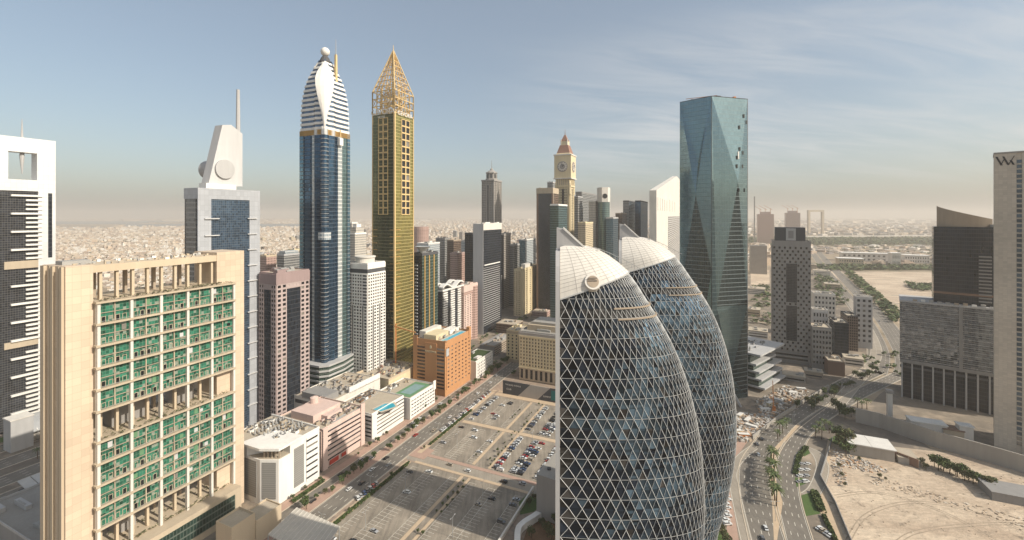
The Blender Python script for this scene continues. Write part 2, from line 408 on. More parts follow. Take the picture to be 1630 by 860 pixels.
pane('pane_dark', (.034, .036, .040), light=.2, var=1.2); pane('pane_blue', (.05, .08, .11), metal=.3); pane('pane_brown', (.06, .035, .025)); pane('pane_green', (.02, .13, .075), rough=.08, metal=.25, var=1.0, light=.05); pane('pane_grey', (.12, .12, .115)); pane('car_glass', (.015, .017, .02), light=0.)
pane('pane_black', (.012, .013, .015), light=.06)

def pool_mat():
    m, nt, p = newmat('pool'); p.inputs['Base Color'].default_value = (.05, .36, .46, 1); p.inputs['Roughness'].default_value = .08; M['pool'] = m
pool_mat()
def sea_mat():
    m, nt, p = newmat('sea'); t = NT(nt); p.inputs['Base Color'].default_value = (.03, .06, .075, 1); p.inputs['Roughness'].default_value = .25; M['sea'] = m
sea_mat()
def asphalt(name, col, wear=.35):
    m, nt, p = newmat(name); t = NT(nt); pos = t.n('ShaderNodeNewGeometry').outputs['Position']
    mp = t.n('ShaderNodeMapping'); t.put(mp.inputs['Vector'], pos); mp.inputs['Rotation'].default_value = (0, 0, R(TH)); mp.inputs['Scale'].default_value = (1, .06, 1)
    a = t.noise(mp.outputs[0], .6, 4); b = t.noise(pos, .07, 5, .6); c = t.noise(pos, 1.5, 3)
    f = t.m('ADD', t.m('MULTIPLY', t.m('SUBTRACT', a, .5), wear * 1.4), t.m('ADD', t.m('MULTIPLY', t.m('SUBTRACT', b, .5), wear * 2), t.m('MULTIPLY', t.m('SUBTRACT', c, .5), wear)))
    f = t.m('ADD', f, 1.)
    t.put(p.inputs['Base Color'], t.mix(1., col, t.vec(f, f, f), 'MULTIPLY')); p.inputs['Roughness'].default_value = .85; M[name] = m
asphalt('asphalt', (.17, .15, .125), .45); asphalt('asphalt_lot', (.25, .213, .168), .7); asphalt('asphalt_dark', (.085, .08, .075)); asphalt('concrete_road', (.30, .26, .21))
def ground_mat(name, cols, s1, s2, th=.5, soft=.12):
    m, nt, p = newmat(name); t = NT(nt); pos = t.n('ShaderNodeNewGeometry').outputs['Position']
    a = t.noise(pos, s1, 8, .62); b = t.noise(pos, s2, 6, .7); c = t.noise(pos, s1 * 9, 5, .7)
    x = t.mix(t.rng(a, th - soft, th + soft), cols[0], cols[1]); x = t.mix(t.rng(b, .52, .64), x, cols[2])
    k = t.rng(c, .2, .8, .72, 1.28)
    t.put(p.inputs['Base Color'], t.mix(1., x, t.vec(k, k, k), 'MULTIPLY')); p.inputs['Roughness'].default_value = .95; p.inputs['Specular IOR Level'].default_value = .15; M[name] = m
ground_mat('ground_far', [(.36, .29, .21), (.24, .19, .14), (.16, .14, .10)], .0035, .012)
def sand_mat():
    m, nt, p = newmat('sand_lot'); t = NT(nt); pos = t.n('ShaderNodeNewGeometry').outputs['Position']
    mp = t.n('ShaderNodeMapping'); t.put(mp.inputs['Vector'], pos); mp.inputs['Rotation'].default_value = (0, 0, R(35)); mp.inputs['Scale'].default_value = (.35, 1, 1)
    a = t.noise(mp.outputs[0], .035, 9, .66); b = t.noise(pos, .11, 8, .72); c = t.noise(mp.outputs[0], .5, 6, .75); d = t.noise(mp.outputs[0], .018, 4, .5)
    x = t.mix(t.rng(a, .40, .60), (.58, .47, .35), (.43, .33, .24)); x = t.mix(t.rng(b, .56, .66), x, (.24, .19, .14)); x = t.mix(t.rng(d, .58, .66), x, (.34, .28, .21)); x = t.mix(t.rng(b, .34, .28), x, (.68, .60, .50))
    k = t.rng(c, .25, .75, .66, 1.3); t.put(p.inputs['Base Color'], t.mix(1., x, t.vec(k, k, k), 'MULTIPLY')); p.inputs['Roughness'].default_value = .95
    bu = t.n('ShaderNodeBump'); bu.inputs['Strength'].default_value = .6; bu.inputs['Distance'].default_value = 1.2; t.put(bu.inputs['Height'], t.noise(pos, .25, 8, .7)); t.put(p.inputs['Normal'], bu.outputs[0]); M['sand_lot'] = m
sand_mat()
ground_mat('city_floor', [(.25, .21, .165), (.17, .145, .12), (.36, .29, .22)], .012, .03)
ground_mat('pavement', [(.34, .26, .20), (.28, .22, .17), (.22, .18, .15)], .04, .1)
ground_mat('parkland', [(.09, .09, .04), (.16, .13, .08), (.26, .21, .15)], .006, .02)

# ---------------------------------------------------------------- ground sheets
def sheet(name, pts, z, mat):
    mb = MB(); mb.poly([(p[0], p[1], z) for p in pts], mat); return structure(mb.build(name))
def sheet_px(name, px, z, mat): return sheet(name, [G(*p) for p in px], z, mat)
def swq(s0, s1, w0, w1): return [SW(s0, w0), SW(s0, w1), SW(s1, w1), SW(s1, w0)]
mb = MB(); N = 12; E = 29000
for i in range(N):
    for j in range(N):
        x0, x1 = -E + 2 * E * i / N, -E + 2 * E * (i + 1) / N; y0, y1 = -2900 + (E + 2900) * j / N, -2900 + (E + 2900) * (j + 1) / N
        mb.poly([(x0, y0, 0), (x1, y0, 0), (x1, y1, 0), (x0, y1, 0)], 'ground_far')
structure(mb.build('ground'))
sheet('city_pavement', [(-700, -50), (250, -50), (330, 420), (700, 1100), (700, 1500), (-900, 1500), (-900, 300)], .02, 'city_floor')
sheet('pavement', swq(60, 470, -240, -80), .03, 'pavement')
sheet_px('sand_ground', [(1318, 700), (1640, 735), (1900, 800), (1900, 1100), (1420, 1100), (1318, 800), (1306, 760)], .03, 'sand_lot')
sheet_px('sand_ground', [(1318, 432), (1490, 434), (1490, 470), (1440, 520), (1405, 500), (1360, 465), (1335, 445)], .03, 'sand_lot')
sheet_px('pavement', [(1362, 668), (1400, 628), (1440, 600), (1900, 660), (1900, 800), (1560, 728), (1490, 708), (1400, 677)], .028, 'city_floor')
sheet_px('sand_ground', [(1195, 430), (1225, 430), (1225, 452), (1195, 455)], .03, 'sand_lot')
sheet_px('park_ground', [(1190, 378), (1900, 378), (1900, 392), (1190, 392)], .03, 'parkland')
sheet_px('park_ground', [(1296, 424), (1700, 424), (1700, 430), (1310, 431)], .035, 'parkland')
sheet_px('water', [(60, 352.2), (180, 352.2), (215, 349.5), (300, 348.5), (300, 352.5), (240, 354.5), (215, 357), (60, 357)], .03, 'sea')
sheet_px('water', [(200, 357.5), (300, 356.5), (500, 357), (500, 361.5), (300, 361.5), (200, 361)], .03, 'sea')
sheet_px('water', [(60, 363), (150, 361), (180, 363.5), (120, 366), (60, 367)], .03, 'sea')

# ---------------------------------------------------------------- main street and car park
def road(name, pts, w0, w1, z, mat, lanes=0, edge=True, on=3, gap=6, kerbs=None, mk='marking'):
    mb = MB(); ribbon(mb, pts, w0, w1, z, mat); o = structure(mb.build(name))
    mm = MB()
    for i in range(1, lanes): dashes(mm, pts, w0 + (w1 - w0) * i / lanes, z + .004, mk, on, gap, .3)
    if edge:
        for q in (w0 + .5, w1 - .5): ribbon(mm, pts, q - .12, q + .12, z + .004, mk)
    if mm.f: mm.build('road_marking', o)
    if kerbs:
        kb = MB()
        for a in kerbs:
            # a real step: top and both sides
            ribbon(kb, pts, a - .25, a + .25, .15 + z, 'kerb')
            n = len(pts)
            for sgn in (-.25, .25):
                side = []
                for i in range(n):
                    p = pts[max(i - 1, 0)]; q = pts[min(i + 1, n - 1)]; dx, dy = q[0] - p[0], q[1] - p[1]; l = math.hypot(dx, dy)
                    side.append((pts[i][0] + dy / l * (a + sgn), pts[i][1] - dx / l * (a + sgn)))
                for i in range(n - 1): kb.poly([(*side[i], z), (*side[i + 1], z), (*side[i + 1], z + .15), (*side[i], z + .15)], 'kerb')
        kb.build('kerb', o)
    return o
def sline(s0, s1, w, n=12): return [SW(s0 + (s1 - s0) * i / n, w) for i in range(n + 1)]
road('street', sline(60, 900, -207), -7, 7.5, .04, 'asphalt', 4, kerbs=(-7.3, 7.8))
road('frontage_road', sline(120, 400, -226), -3.2, 3.2, .045, 'asphalt', 0, False, kerbs=(-3.4, 3.4))
road('side_street', [SW(262.5, w) for w in (-200, -170, -140, -110, -60, 0)], -4.5, 4.5, .05, 'concrete_road', 0, False)
for a, b in ((405, -385), (432, -415), (462, -445), (492, -476)):
    road('highway', sline(20, 1500, (-a + b) / 2, 20), -abs(a + b) / 2, abs(a + b) / 2, .045, 'asphalt', 4 if abs(a + b) > 14 else 3, kerbs=(-abs(a + b) / 2 - .3, abs(a + b) / 2 + .3))
# car park blocks
LOT = []   # stalls: (s, w, heading)
def lot_block(s0, s1, w0, w1, rows, zones):
    sheet('car_park', swq(s0, s1, w0, w1), .045, 'asphalt_lot')
    mm = MB()
    for w, d in rows:       # a row of stalls starting at w and running d metres across
        n = int((s1 - s0 - 4) / 2.7)
        for i in range(n + 1):
            s = s0 + 2 + i * 2.7; mm.poly([(*SW(s - .09, w), .052), (*SW(s - .09, w + d), .052), (*SW(s + .09, w + d), .052), (*SW(s + .09, w), .052)], 'marking')
            if i < n: LOT.append((s + 1.35, w + d / 2))
        mm.poly([(*SW(s0 + 2, w - .09), .056), (*SW(s0 + 2, w + .09), .056), (*SW(s0 + 2 + n * 2.7, w + .09), .056), (*SW(s0 + 2 + n * 2.7, w - .09), .056)], 'marking')
    structure(mm.build('road_marking'))
def kerb_strip(name, s0, s1, w0, w1, mat='kerb_sand', h=.15):
    mb = MB(); P = swq(s0, s1, w0, w1); mb.prism(P, .03, .03 + h, mat); structure(mb.build(name))
near_rows = [(-188, 5), (-176, 5), (-171, 5), (-157.5, 5), (-142.5, 5), (-129, 5), (-124, 5), (-110, 5)]
lot_block(150, 256, -192, -102.5, near_rows, 0)
far_rows = [(-188, 5), (-175, 5), (-170, 5), (-156.5, 5), (-136.5, 5), (-123.5, 5), (-118.5, 5), (-105.5, 5), (-100.5, 5), (-87.5, 5), (-82.5, 5), (-68, 5)]
lot_block(270, 322, -192, -60, far_rows, 0)
lot_block(327, 384, -192, -40, far_rows, 0)
for s0, s1 in ((150, 256), (271, 322), (327, 383)): kerb_strip('median', s0, s1, -151.6, -149.4); kerb_strip('median', s0, s1, *( (-145.6, -143.8) if s0 == 150 else (-139, -136.8)))
kerb_strip('median', 322.3, 326.6, -190, -40, 'kerb_sand'); kerb_strip('median', 256.3, 258.6, -190, -103); kerb_strip('median', 266.6, 269.7, -188, -60, 'paving_pink')
kerb_strip('pavement', 100, 256, -196.2, -192.3, 'kerb_sand'); kerb_strip('pavement', 268, 395, -196.2, -192.3, 'kerb_sand'); kerb_strip('pavement', 262, 276, -200, -186, 'paving_pink', .14)
kerb_strip('pavement', 120, 470, -222.2, -214.5, 'paving_pink'); kerb_strip('pavement', 120, 470, -235.8, -229.8, 'paving_pink', .13); kerb_strip('pavement', 384.5, 396, -190, -30, 'kerb_sand')
mb = MB(); mb.prism(swq(150, 262, -102.2, -101.2), 0, 2.2, 'offwhite'); tag(mb.build('boundary_wall'), 'pale boundary wall along the edge of the shaded car park', 'wall')

# ---------------------------------------------------------------- roads on the right
lc = smooth_line([G(*p) for p in ((1250, 960), (1222.6, 860), (1207, 800), (1201.4, 751), (1217, 718), (1254, 675.6), (1340, 617), (1395, 590))])
rc = smooth_line([G(*p) for p in ((1300, 960), (1272.5, 860), (1255, 793.6), (1252.8, 751), (1261, 715), (1288, 677), (1363, 630), (1432, 597))])
road('avenue', lc, -9.5, 8.5, .05, 'asphalt', 5, kerbs=(-9.8, 8.8)); road('avenue', rc, -6.5, 6.5, .055, 'asphalt', 4, kerbs=(-6.8, 6.8))
bk = smooth_line([G(*p) for p in ((1215, 960), (1188, 860), (1170, 780), (1166, 750), (1180, 728), (1200, 712))])
road('service_road', bk, -3.2, 3.2, .06, 'concrete_road', 0, True)
sheet_px('median', [(1232, 860), (1237, 860), (1246, 800), (1231, 751), (1236, 718), (1275, 676), (1268, 676), (1228, 718), (1223, 751), (1229, 800)], .07, 'kerb_sand')
rr = smooth_line([G(*p) for p in ((1285, 790), (1297, 780), (1306, 760), (1309, 740), (1300, 722), (1285, 715))])
road('slip_road', rr, -4, 4, .06, 'concrete_road', 0, True)
sheet_px('car_park', [(1262, 785), (1290, 780), (1286, 735), (1275, 735)], .058, 'asphalt')
sheet_px('pavement', [(1298, 800), (1318, 700), (1335, 705), (1308, 760), (1318, 800), (1352, 870), (1335, 870)], .04, 'kerb_sand')
for px in ([(1275, 789), (1291, 784), (1306, 818), (1283, 822)], [(1265, 760), (1280, 762), (1283, 770), (1268, 776)], [(1275, 722), (1285, 712), (1290, 722), (1280, 727)], [(1318, 700), (1336, 690), (1350, 696), (1330, 708)]):
    sheet_px('lawn', px, .08, 'lawn')
sheet_px('pavement', [(1158, 860), (1150, 700), (1200, 690), (1170, 730), (1160, 760), (1176, 860)], .035, 'paving_pink')
hw = smooth_line([G(*p) for p in ((1420, 600), (1424, 570), (1412, 540), (1392, 508), (1365, 477), (1338, 447), (1312, 418), (1296, 398), (1283, 382), (1277, 372), (1275, 362))])
road('highway', hw, -26, -4, .05, 'asphalt', 5, kerbs=(-26.4,)); road('highway', hw, 0, 22, .05, 'asphalt', 5, kerbs=(22.4,))
road('ramp', smooth_line([G(*p) for p in ((1330, 650), (1372, 600), (1393, 575), (1395, 550), (1378, 515), (1350, 475))]), -7, 5, .06, 'concrete_road', 2)
sheet('city_pavement', [G(*p) for p in ((1200, 640), (1330, 640), (1400, 560), (1360, 480), (1300, 430), (1200, 430))], .025, 'city_floor')

# ---------------------------------------------------------------- air
hz = MB(); hz.box(-29900, 29900, -2950, 29900, -1, 395, 'white'); ho = hz.build('haze'); ho['kind'] = 'stuff'
hm = bpy.data.materials.new('haze'); hm.use_nodes = True; hn = hm.node_tree; hn.nodes.clear()
pv = hn.nodes.new('ShaderNodeVolumePrincipled'); pv.inputs['Color'].default_value = (.80, .75, .69, 1); pv.inputs['Density'].default_value = 1.15e-4; pv.inputs['Anisotropy'].default_value = .1
om = hn.nodes.new('ShaderNodeOutputMaterial'); hn.links.new(pv.outputs[0], om.inputs['Volume']); ho.data.materials.clear(); ho.data.materials.append(hm)

# ---------------------------------------------------------------- the low city beyond
def inwin(x, y):   # avoid water, sand, park, roads
    if y < 363 and x < 300: return y > 361.2 and x > 180 or (y < 352.0 and y > 349 and x < 180)
    if x > 1190:
        if 376 < y < 392: return False
        if 422 < y < 434 and x > 1296: return False
    if 356.5 < y < 362 and 200 < x < 500: return False
    return True
rnd = random.Random(3)
pts_v = []
Yc = 1000.0
while Yc < 15000:
    step = 23 if Yc < 2600 else 34 if Yc < 5000 else 62 if Yc < 9000 else 130
    x = -1.25 * Yc
    while x < .60 * Yc:
        X = x + rnd.uniform(-.3, .3) * step; Yy = Yc + rnd.uniform(-.3, .3) * step
        u = CX + F * X / Yy; v = HY + HC * F / Yy
        x += step * rnd.choice((1, 1, 1, 1.25, 1.7))
        w = X * -V[0] + Yy * -V[1]
        if u < 40 or u > 1120: continue
        if w > -540 and Yy < 2100: continue
        if w > -430 and Yy < 2600 and u > 900: continue
        if not inwin(u, v): continue
        s_ = X * U[0] + Yy * U[1]; per = 1 if Yc < 5000 else 2
        if (s_ % (92 * per)) < 13 * per or (w % (128 * per)) < 12 * per: continue
        if mathutils.noise.noise(mathutils.Vector((X * .0016, Yy * .0012, 3))) > .34 and rnd.random() < .75: continue
        pts_v.append((X, Yy, step))
    Yc += step
def villa(mb, X, Y, step, mat='villa_wall'):
    k = step / 23
    lx, ly = rnd.uniform(9, 17) * k ** .8, rnd.uniform(9, 17) * k ** .8
    h = rnd.uniform(5, 9.5) if rnd.random() < .93 else rnd.uniform(10, 20)
    if Y > 3500 and rnd.random() < .2: h = rnd.uniform(9, 20) * (1 + Y / 16000)
    a = R(rnd.choice((20, 20, 24, 66, 28)))
    mb.obox(X, Y, 0, lx, ly, h, a, mat)
    if Y < 4000:
        mb.obox(X + rnd.uniform(-2, 2), Y + rnd.uniform(-2, 2), h, lx * .35, ly * .35, 2.6, a, mat)
        mb.obox(X, Y - ly * .5 - 3, 0, lx * 1.25, .5, 2.5, a, mat)
pts_v.sort(key=lambda p: p[1])
for X, Y, st in pts_v[:300]:
    mb = MB(); villa(mb, 0, 0, st); 
    tag(mb.build('villa', loc=(X, Y, 0)), 'sand coloured flat roofed villa in the low quarter behind the highway towers', 'house', 'villas spread behind the towers')
mb = MB()
for X, Y, st in pts_v[300:]: villa(mb, X, Y, st)
mb.build('villas', kind='stuff')
# right side: low blocks beyond the towers
mb = MB(); cand = []
def field(px0, px1, py0, py1, step, hmin, hmax, prob=.6, out=cand):
    Y0, Y1 = HC * F / (py1 - HY), HC * F / (py0 - HY); Y = Y0
    while Y < Y1:
        st = step * (1 + Y / 5000); X = (px0 - CX) / F * Y
        while X < (px1 - CX) / F * Y:
            if rnd.random() < prob: out.append((X + rnd.uniform(-.3, .3) * st, Y + rnd.uniform(-.3, .3) * st, st, rnd.uniform(hmin, hmax)))
            X += st
        Y += st
field(1190, 1290, 392, 428, 30, 6, 26); field(1290, 1800, 392, 404, 34, 5, 12, .7); field(1190, 1800, 356, 375, 45, 6, 26, .55); field(1400, 1800, 404, 421, 30, 5, 12, .6)
field(1190, 2000, 348.3, 355, 110, 15, 60, .6); field(60, 1190, 347.6, 352, 160, 15, 60, .35)
cand.sort(key=lambda c: c[1])
for X, Y, st, h in cand:
    if abs(X - (CX * 0)) < 0: continue
    mb.obox(X, Y, 0, st * rnd.uniform(.35, .75), st * rnd.uniform(.35, .75), h, R(rnd.choice((0, 15, 30, 50))), 'villa_wall' if rnd.random() < .7 else 'block_wall')
mb.build('distant_houses', kind='stuff')
# tree cover
def clump(mb, x, y, r, h, n, mat='foliage', z0=0):
    for i in range(n):
        a = rnd.uniform(0, 2 * pi); e = rnd.uniform(-.1, 1); q = math.sqrt(max(0, 1 - e * e)) * rnd.uniform(.5, 1)
        cx_, cy_, cz = x + cos(a) * r * q, y + sin(a) * r * q, z0 + h * (.35 + .6 * e * rnd.uniform(.6, 1)); s_ = r * rnd.uniform(.25, .5)
        t1 = rnd.uniform(0, pi); t2 = rnd.uniform(-.8, .8)
        ax = (cos(t1) * s_, sin(t1) * s_, t2 * s_ * .5); ay = (-sin(t1) * s_ * .8, cos(t1) * s_ * .8, s_ * rnd.uniform(-.6, .6))
        mb.poly([(cx_ - ax[0] - ay[0], cy_ - ax[1] - ay[1], cz - ax[2] - ay[2]), (cx_ + ax[0] - ay[0], cy_ + ax[1] - ay[1], cz + ax[2] - ay[2]), (cx_ + ax[0] * .7 + ay[0], cy_ + ax[1] * .7 + ay[1], cz + ax[2] + ay[2]), (cx_ - ax[0] * .8 + ay[0], cy_ - ax[1] * .8 + ay[1], cz - ax[2] + ay[2])], mat)
mb = MB()
for X, Y, st in rnd.sample(pts_v[:9000], 6000): clump(mb, X + st * .5, Y + st * .4, rnd.uniform(2.5, 5) * (st / 23) ** .6, rnd.uniform(5, 9), 7)
mb.build('tree_cover', kind='stuff')
mb = MB()
def woods(poly, n, r=(5, 9), h=(7, 12), k=8, mat='foliage', target=None):
    P = [G(*p) for p in poly]; xs = [p[0] for p in P]; ys = [p[1] for p in P]; c = 0; tries = 0
    while c < n and tries < n * 30:
        tries += 1; x, y = rnd.uniform(min(xs), max(xs)), rnd.uniform(min(ys), max(ys)); ins = False; j = len(P) - 1
        for i in range(len(P)):
            if (P[i][1] > y) != (P[j][1] > y) and x < (P[j][0] - P[i][0]) * (y - P[i][1]) / (P[j][1] - P[i][1]) + P[i][0]: ins = not ins
            j = i
        if ins: clump(target or mb, x, y, rnd.uniform(*r), rnd.uniform(*h), k, mat); c += 1
woods([(1190, 379), (1800, 379), (1800, 391), (1190, 391)], 2600, (8, 16), (9, 15))
woods([(1296, 423.5), (1700, 423.5), (1700, 430), (1310, 431)], 700, (6, 10), (7, 12))
woods([(1340, 432), (1352, 430), (1440, 505), (1425, 518), (1380, 470)], 280, (4, 7), (6, 10))
woods([(1300, 434), (1330, 448), (1352, 482), (1330, 492), (1300, 480)], 120, (5, 8), (7, 11))
woods([(1196, 455), (1225, 455), (1225, 520), (1200, 520)], 60, (4, 7), (6, 9), 10)
woods([(1440, 452), (1490, 455), (1490, 466), (1450, 462)], 120, (4, 7), (6, 10))
woods([(1330, 392), (1800, 392), (1800, 420), (1340, 410)], 700, (6, 10), (6, 10), 7)
woods([(1360, 565), (1425, 560), (1440, 600), (1380, 600)], 16, (2, 3.4), (4, 6), 20)
mb.build('tree_cover', kind='stuff')
# traffic far away on the highway: sparse
# ---------------------------------------------------------------- facade materials
curtain('cw_navy', (.10, .16, .24), (.10, .11, .12), 1.5, 1.9, .12, .2, var=.7, metal=.7)
curtain('cw_blue', (.10, .20, .27), (.16, .18, .19), 1.6, 3.8, .12, .9, var=.5, metal=.8)
curtain('cw_deep', (.035, .085, .15), (.045, .07, .10), 1.6, 3.8, .15, .7, var=.6, metal=.8)
curtain('cw_teal', (.13, .19, .19), (.10, .16, .16), 1.6, 3.8, .12, .6, var=.4, metal=.7)
curtain('cw_strip', (.30, .33, .34), (.55, .55, .52), 1.5, 3.8, .3, 1.2, var=.4, metal=.3)
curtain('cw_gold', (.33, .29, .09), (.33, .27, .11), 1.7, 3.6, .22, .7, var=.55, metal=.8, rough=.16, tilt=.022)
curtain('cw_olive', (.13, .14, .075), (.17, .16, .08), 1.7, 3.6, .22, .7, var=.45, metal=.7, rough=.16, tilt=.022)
curtain('cw_dark', (.045, .05, .06), (.12, .11, .10), 1.5, 1.9, .14, .25, var=.9, metal=.45)
curtain('cw_black', (.018, .023, .032), (.035, .037, .042), 1.5, 3.6, .12, .5, var=.8, metal=.12, rough=.16)
curtain('cw_grey', (.16, .17, .18), (.30, .29, .27), 1.6, 3.6, .3, 1.3, var=.6, metal=.5)
curtain('cw_brown', (.035, .028, .024), (.17, .12, .09), 2.2, 3.4, .7, 1.1, var=.8, metal=.1)
curtain('cw_green', (.05, .095, .08), (.10, .12, .10), 1.6, 3.6, .2, .8, var=.7, metal=.6)
curtain('cw_paleblue', (.26, .34, .40), (.52, .52, .50), 1.8, 3.5, .5, 1.3, var=.5, metal=.4)
curtain('cw_pale', (.20, .20, .20), (.56, .51, .44), 2.4, 3.5, 1.1, 1.5, var=.6, metal=.2)
curtain('cw_cream', (.14, .12, .09), (.60, .50, .35), 2.4, 3.5, 1.1, 1.5, var=.6, metal=.1)
curtain('cw_rose', (.13, .09, .08), (.46, .31, .26), 2.4, 3.5, 1.2, 1.5, var=.6, metal=.1)
curtain('cw_stone', (.09, .085, .08), (.36, .32, .28), 2.4, 3.5, 1.0, 1.4, var=.6, metal=.1)
curtain('green_glass', (.035, .18, .115), (.13, .21, .15), 1.33, 1.6, .09, .12, var=1.3, metal=.30, rough=.1, tilt=.035, drop=.13)
curtain('tile_beige', (.58, .46, .34), (.42, .33, .23), 3.1, 3.3, .09, .10, var=.14, metal=0., rough=.6, tilt=.0, frough=.7, spec=.3)
curtain('tile_grey', (.40, .41, .43), (.27, .27, .28), 3.0, 3.8, .09, .12, var=.12, metal=.1, rough=.45, tilt=.004)
curtain('tile_white', (.66, .65, .63), (.50, .49, .47), 3.2, 3.8, .09, .12, var=.08, metal=.0, rough=.5, tilt=.0, spec=.3)
curtain('tile_stone', (.52, .46, .38), (.38, .34, .28), 2.2, 1.6, .06, .07, var=.16, metal=.0, rough=.7, tilt=.0, spec=.2)

# ---------------------------------------------------------------- green glazed office building
b = Bld('office_building', 'beige stone office building with green glazed grid of bays and open sky terraces', 'office building', P=(-196, 193), A=82, B=20.6, H=152.4, ang=23.4)
g = MB()
# pylons at both ends, the roof slab between them
g.box(0, 9.6, 0, 20.6, 0, 152.4, 'tile_beige')
g.box(65.6, 82, 0, 20.6, 0, 153.6, 'tile_beige')
for y0, y1, d in ((1.2, 3.4, .9), (4.6, 5.6, .6), (9.0, 11.0, .9), (12.4, 13.4, .6), (16.4, 19.6, 1.1)): g.box(-d, 0, y0, y1, 0, 152.2, 'beige')
for x in (9.6,):
    g.box(9.6, 65.6, .3, 20.2, 148.6, 152.0, 'beige')
g.build('wall', b.root)
fl = MB()
for z0, z1 in ((31, 71), (85, 135)):
    fl.box(9.7, 73.4, -1.2, 17.6, z0, z1, 'tan')
fl.build('floor_block', b.root)
xs = [9.8 + i * 12.7 for i in range(6)]
for i, x in enumerate(xs):      # full height posts
    p = MB(); p.box(x - .0, x + 1.15, -3.1, -1.2, 14, 135.4, 'offwhite'); p.build('column', b.root)
sl = MB()
for z in [31, 41, 51, 61, 71, 85, 95, 105, 115, 125, 135]: sl.box(9.0, 74.4, -3.9, -1.1, z - .45, z + .45, 'sandstone')
sl.build('slab', b.root)
rnd = random.Random(11)
for zi, z in enumerate([31, 41, 51, 61, 85, 95, 105, 115, 125]):
    for i in range(5):
        x0, x1 = xs[i] + 1.2, xs[i + 1] - .05
        p = MB(); p.box(x0, x1, -1.75, -1.25, z + .45, z + 9.55, 'green_glass'); o = p.build('window', b.root)
        q = MB(); xm = (x0 + x1) / 2
        q.box(x0, x1, -2.3, -1.8, z + 4.8, z + 5.05, 'tan'); q.box(xm - .22, xm + .22, -2.25, -1.8, z + .5, z + 9.5, 'tan' if rnd.random() < .6 else 'sandstone')
        for k in range(4):
            if True:
                a = x0 + .7 + k * 2.7; w = 1.7
                q.box(a, a + w, -1.95, -1.8, z + 3.0, z + 3.18, 'sandstone'); q.box(a, a + .16, -1.95, -1.8, z + .5, z + 3.0, 'sandstone'); q.box(a + w - .16, a + w, -1.95, -1.8, z + .5, z + 3.0, 'sandstone')
                if rnd.random() < .22: q.box(a + .3, a + w - .3, -1.95, -1.8, z + .5, z + 2.9, 'pane_black')
            if rnd.random() < .12: a = x0 + .4 + k * 2.7; q.box(a, a + 1.8, -1.95, -1.8, z + 5.4, z + rnd.uniform(7, 9), rnd.choice(('court_green', 'pane_black', 'greywhite')))
        q.box(x0, x1, -3.7, -3.6, z + 1.2, z + 1.35, 'metal')
        q.build('window_frame', o)
for z0, z1 in ((17, 31), (71, 85), (135, 148.6)):     # open terraces
    for k in range(9):
        x = 12.5 + k * 6.35; p = MB(); h0 = z0 + .5; zt = z1
        p.box(x, x + 1.1, 1.5, 3.2, h0, zt, 'beige'); p.build('column', b.root)
        if k % 2 == 0: p = MB(); p.box(x + 2.5, x + 3.7, 13, 15, h0, zt, 'tan'); p.build('column', b.root)
    p = MB(); p.box(9.7, 65.5, -1.1, 19.5, z0 - .3, z0 + .55, 'sandstone'); p.box(10, 65, 17.8, 18.0, z0 + .5, z0 + 1.8, 'metal'); p.build('terrace_floor', b.root)
    p = MB()
    for k in range(150):
        clump(p, rnd.uniform(10, 72), rnd.choice((rnd.uniform(-3.4, -2), rnd.uniform(-1, 12))) if z0 != 135 else rnd.uniform(-3.6, -2.4), rnd.uniform(.3, .8), rnd.uniform(.8, 2.0), 7, 'foliage_dry', z0 + .5)
    p.build('plants', b.root, kind='stuff')
for q in ((20, 34, 8, 17, 71.6, 84.9), (48, 58, 8, 17, 71.6, 84.9), (22, 30, 8, 16, 17.6, 30.9)): p = MB(); p.box(*q, 'stone_grey'); p.build('core_wall', b.root)
p = MB()      # clutter on the roof
for k in range(80):
    x, y = rnd.uniform(1, 64), rnd.uniform(1, 19); p = MB(); p.box(x, x + rnd.uniform(.4, 2.2), y, y + rnd.uniform(.4, 1.6), 152.0, 152.0 + rnd.uniform(.3, 1.3), rnd.choice(('unit_grey', 'roof_sand', 'sandstone', 'white'))); p.build('rooftop_unit', b.root)
p = MB(); p.box(2, 12, 8, 14, 152.4, 154.2, 'unit_grey'); p.build('rooftop_unit', b.root)
p = MB(); p.box(9.6, 74, -9, 20, 0, 16.6, 'sandstone'); p.box(20, 70, -9.4, -9, 4, 14, 'cw_green'); p.build('podium', b.root)
# maintenance cradle with a yellow canopy
p = MB(); q = b.pix('R', 226, 562, 3.5); p.box(q[0] - 1.6, q[0] + 1.4, -5.0, -4.0, q[1] - 1.2, q[1] - .2, 'gold_light'); p.tube((q[0] - 1, -4.5, q[1]), (q[0] - 1, -4.5, q[1] + 2), .12, 'gold_light'); p.tube((q[0] - 1, -4.5, q[1] + 1.9), (q[0] + 1, -4.5, q[1] + 1.4), .15, 'gold_light')
bpy.context.view_layer.update()

# boxes and the ribbed canopy at its foot
b2 = Bld('service_building', 'cream flat roofed block with stepped parapets beside the green glazed building', 'building', xc=368.5, Y=222, xl=343.6, xr=406, H=17)
g = MB(); A_, B_ = b2.A, b2.B
g.box(0, A_, 0, B_, 0, 16, 'beige'); g.box(A_, A_ + 15, -1, B_ - 1, 0, 12, 'beige'); g.build('wall', b2.root)
b2.roofkit('roof_sand', 'beige', 1.2, 0, H=16)
b2.roofkit('roof_sand', 'beige', 1.0, 0, H=12, x0=A_ + .1, x1=A_ + 15, y0=-1, y1=B_ - 1)
g = MB(); P = [G(*p, 0) for p in ((430, 872), (540, 868), (470, 812), (430, 842))]
zc = 12.0
c4 = [G(x, y, zc) for x, y in ((427, 851), (505, 892), (541, 838), (473, 808))]
g = MB()
top = [(p[0], p[1], zc) for p in c4]; g.hexa([(x, y, z - .5) for x, y, z in top] + top, 'metal_roof')
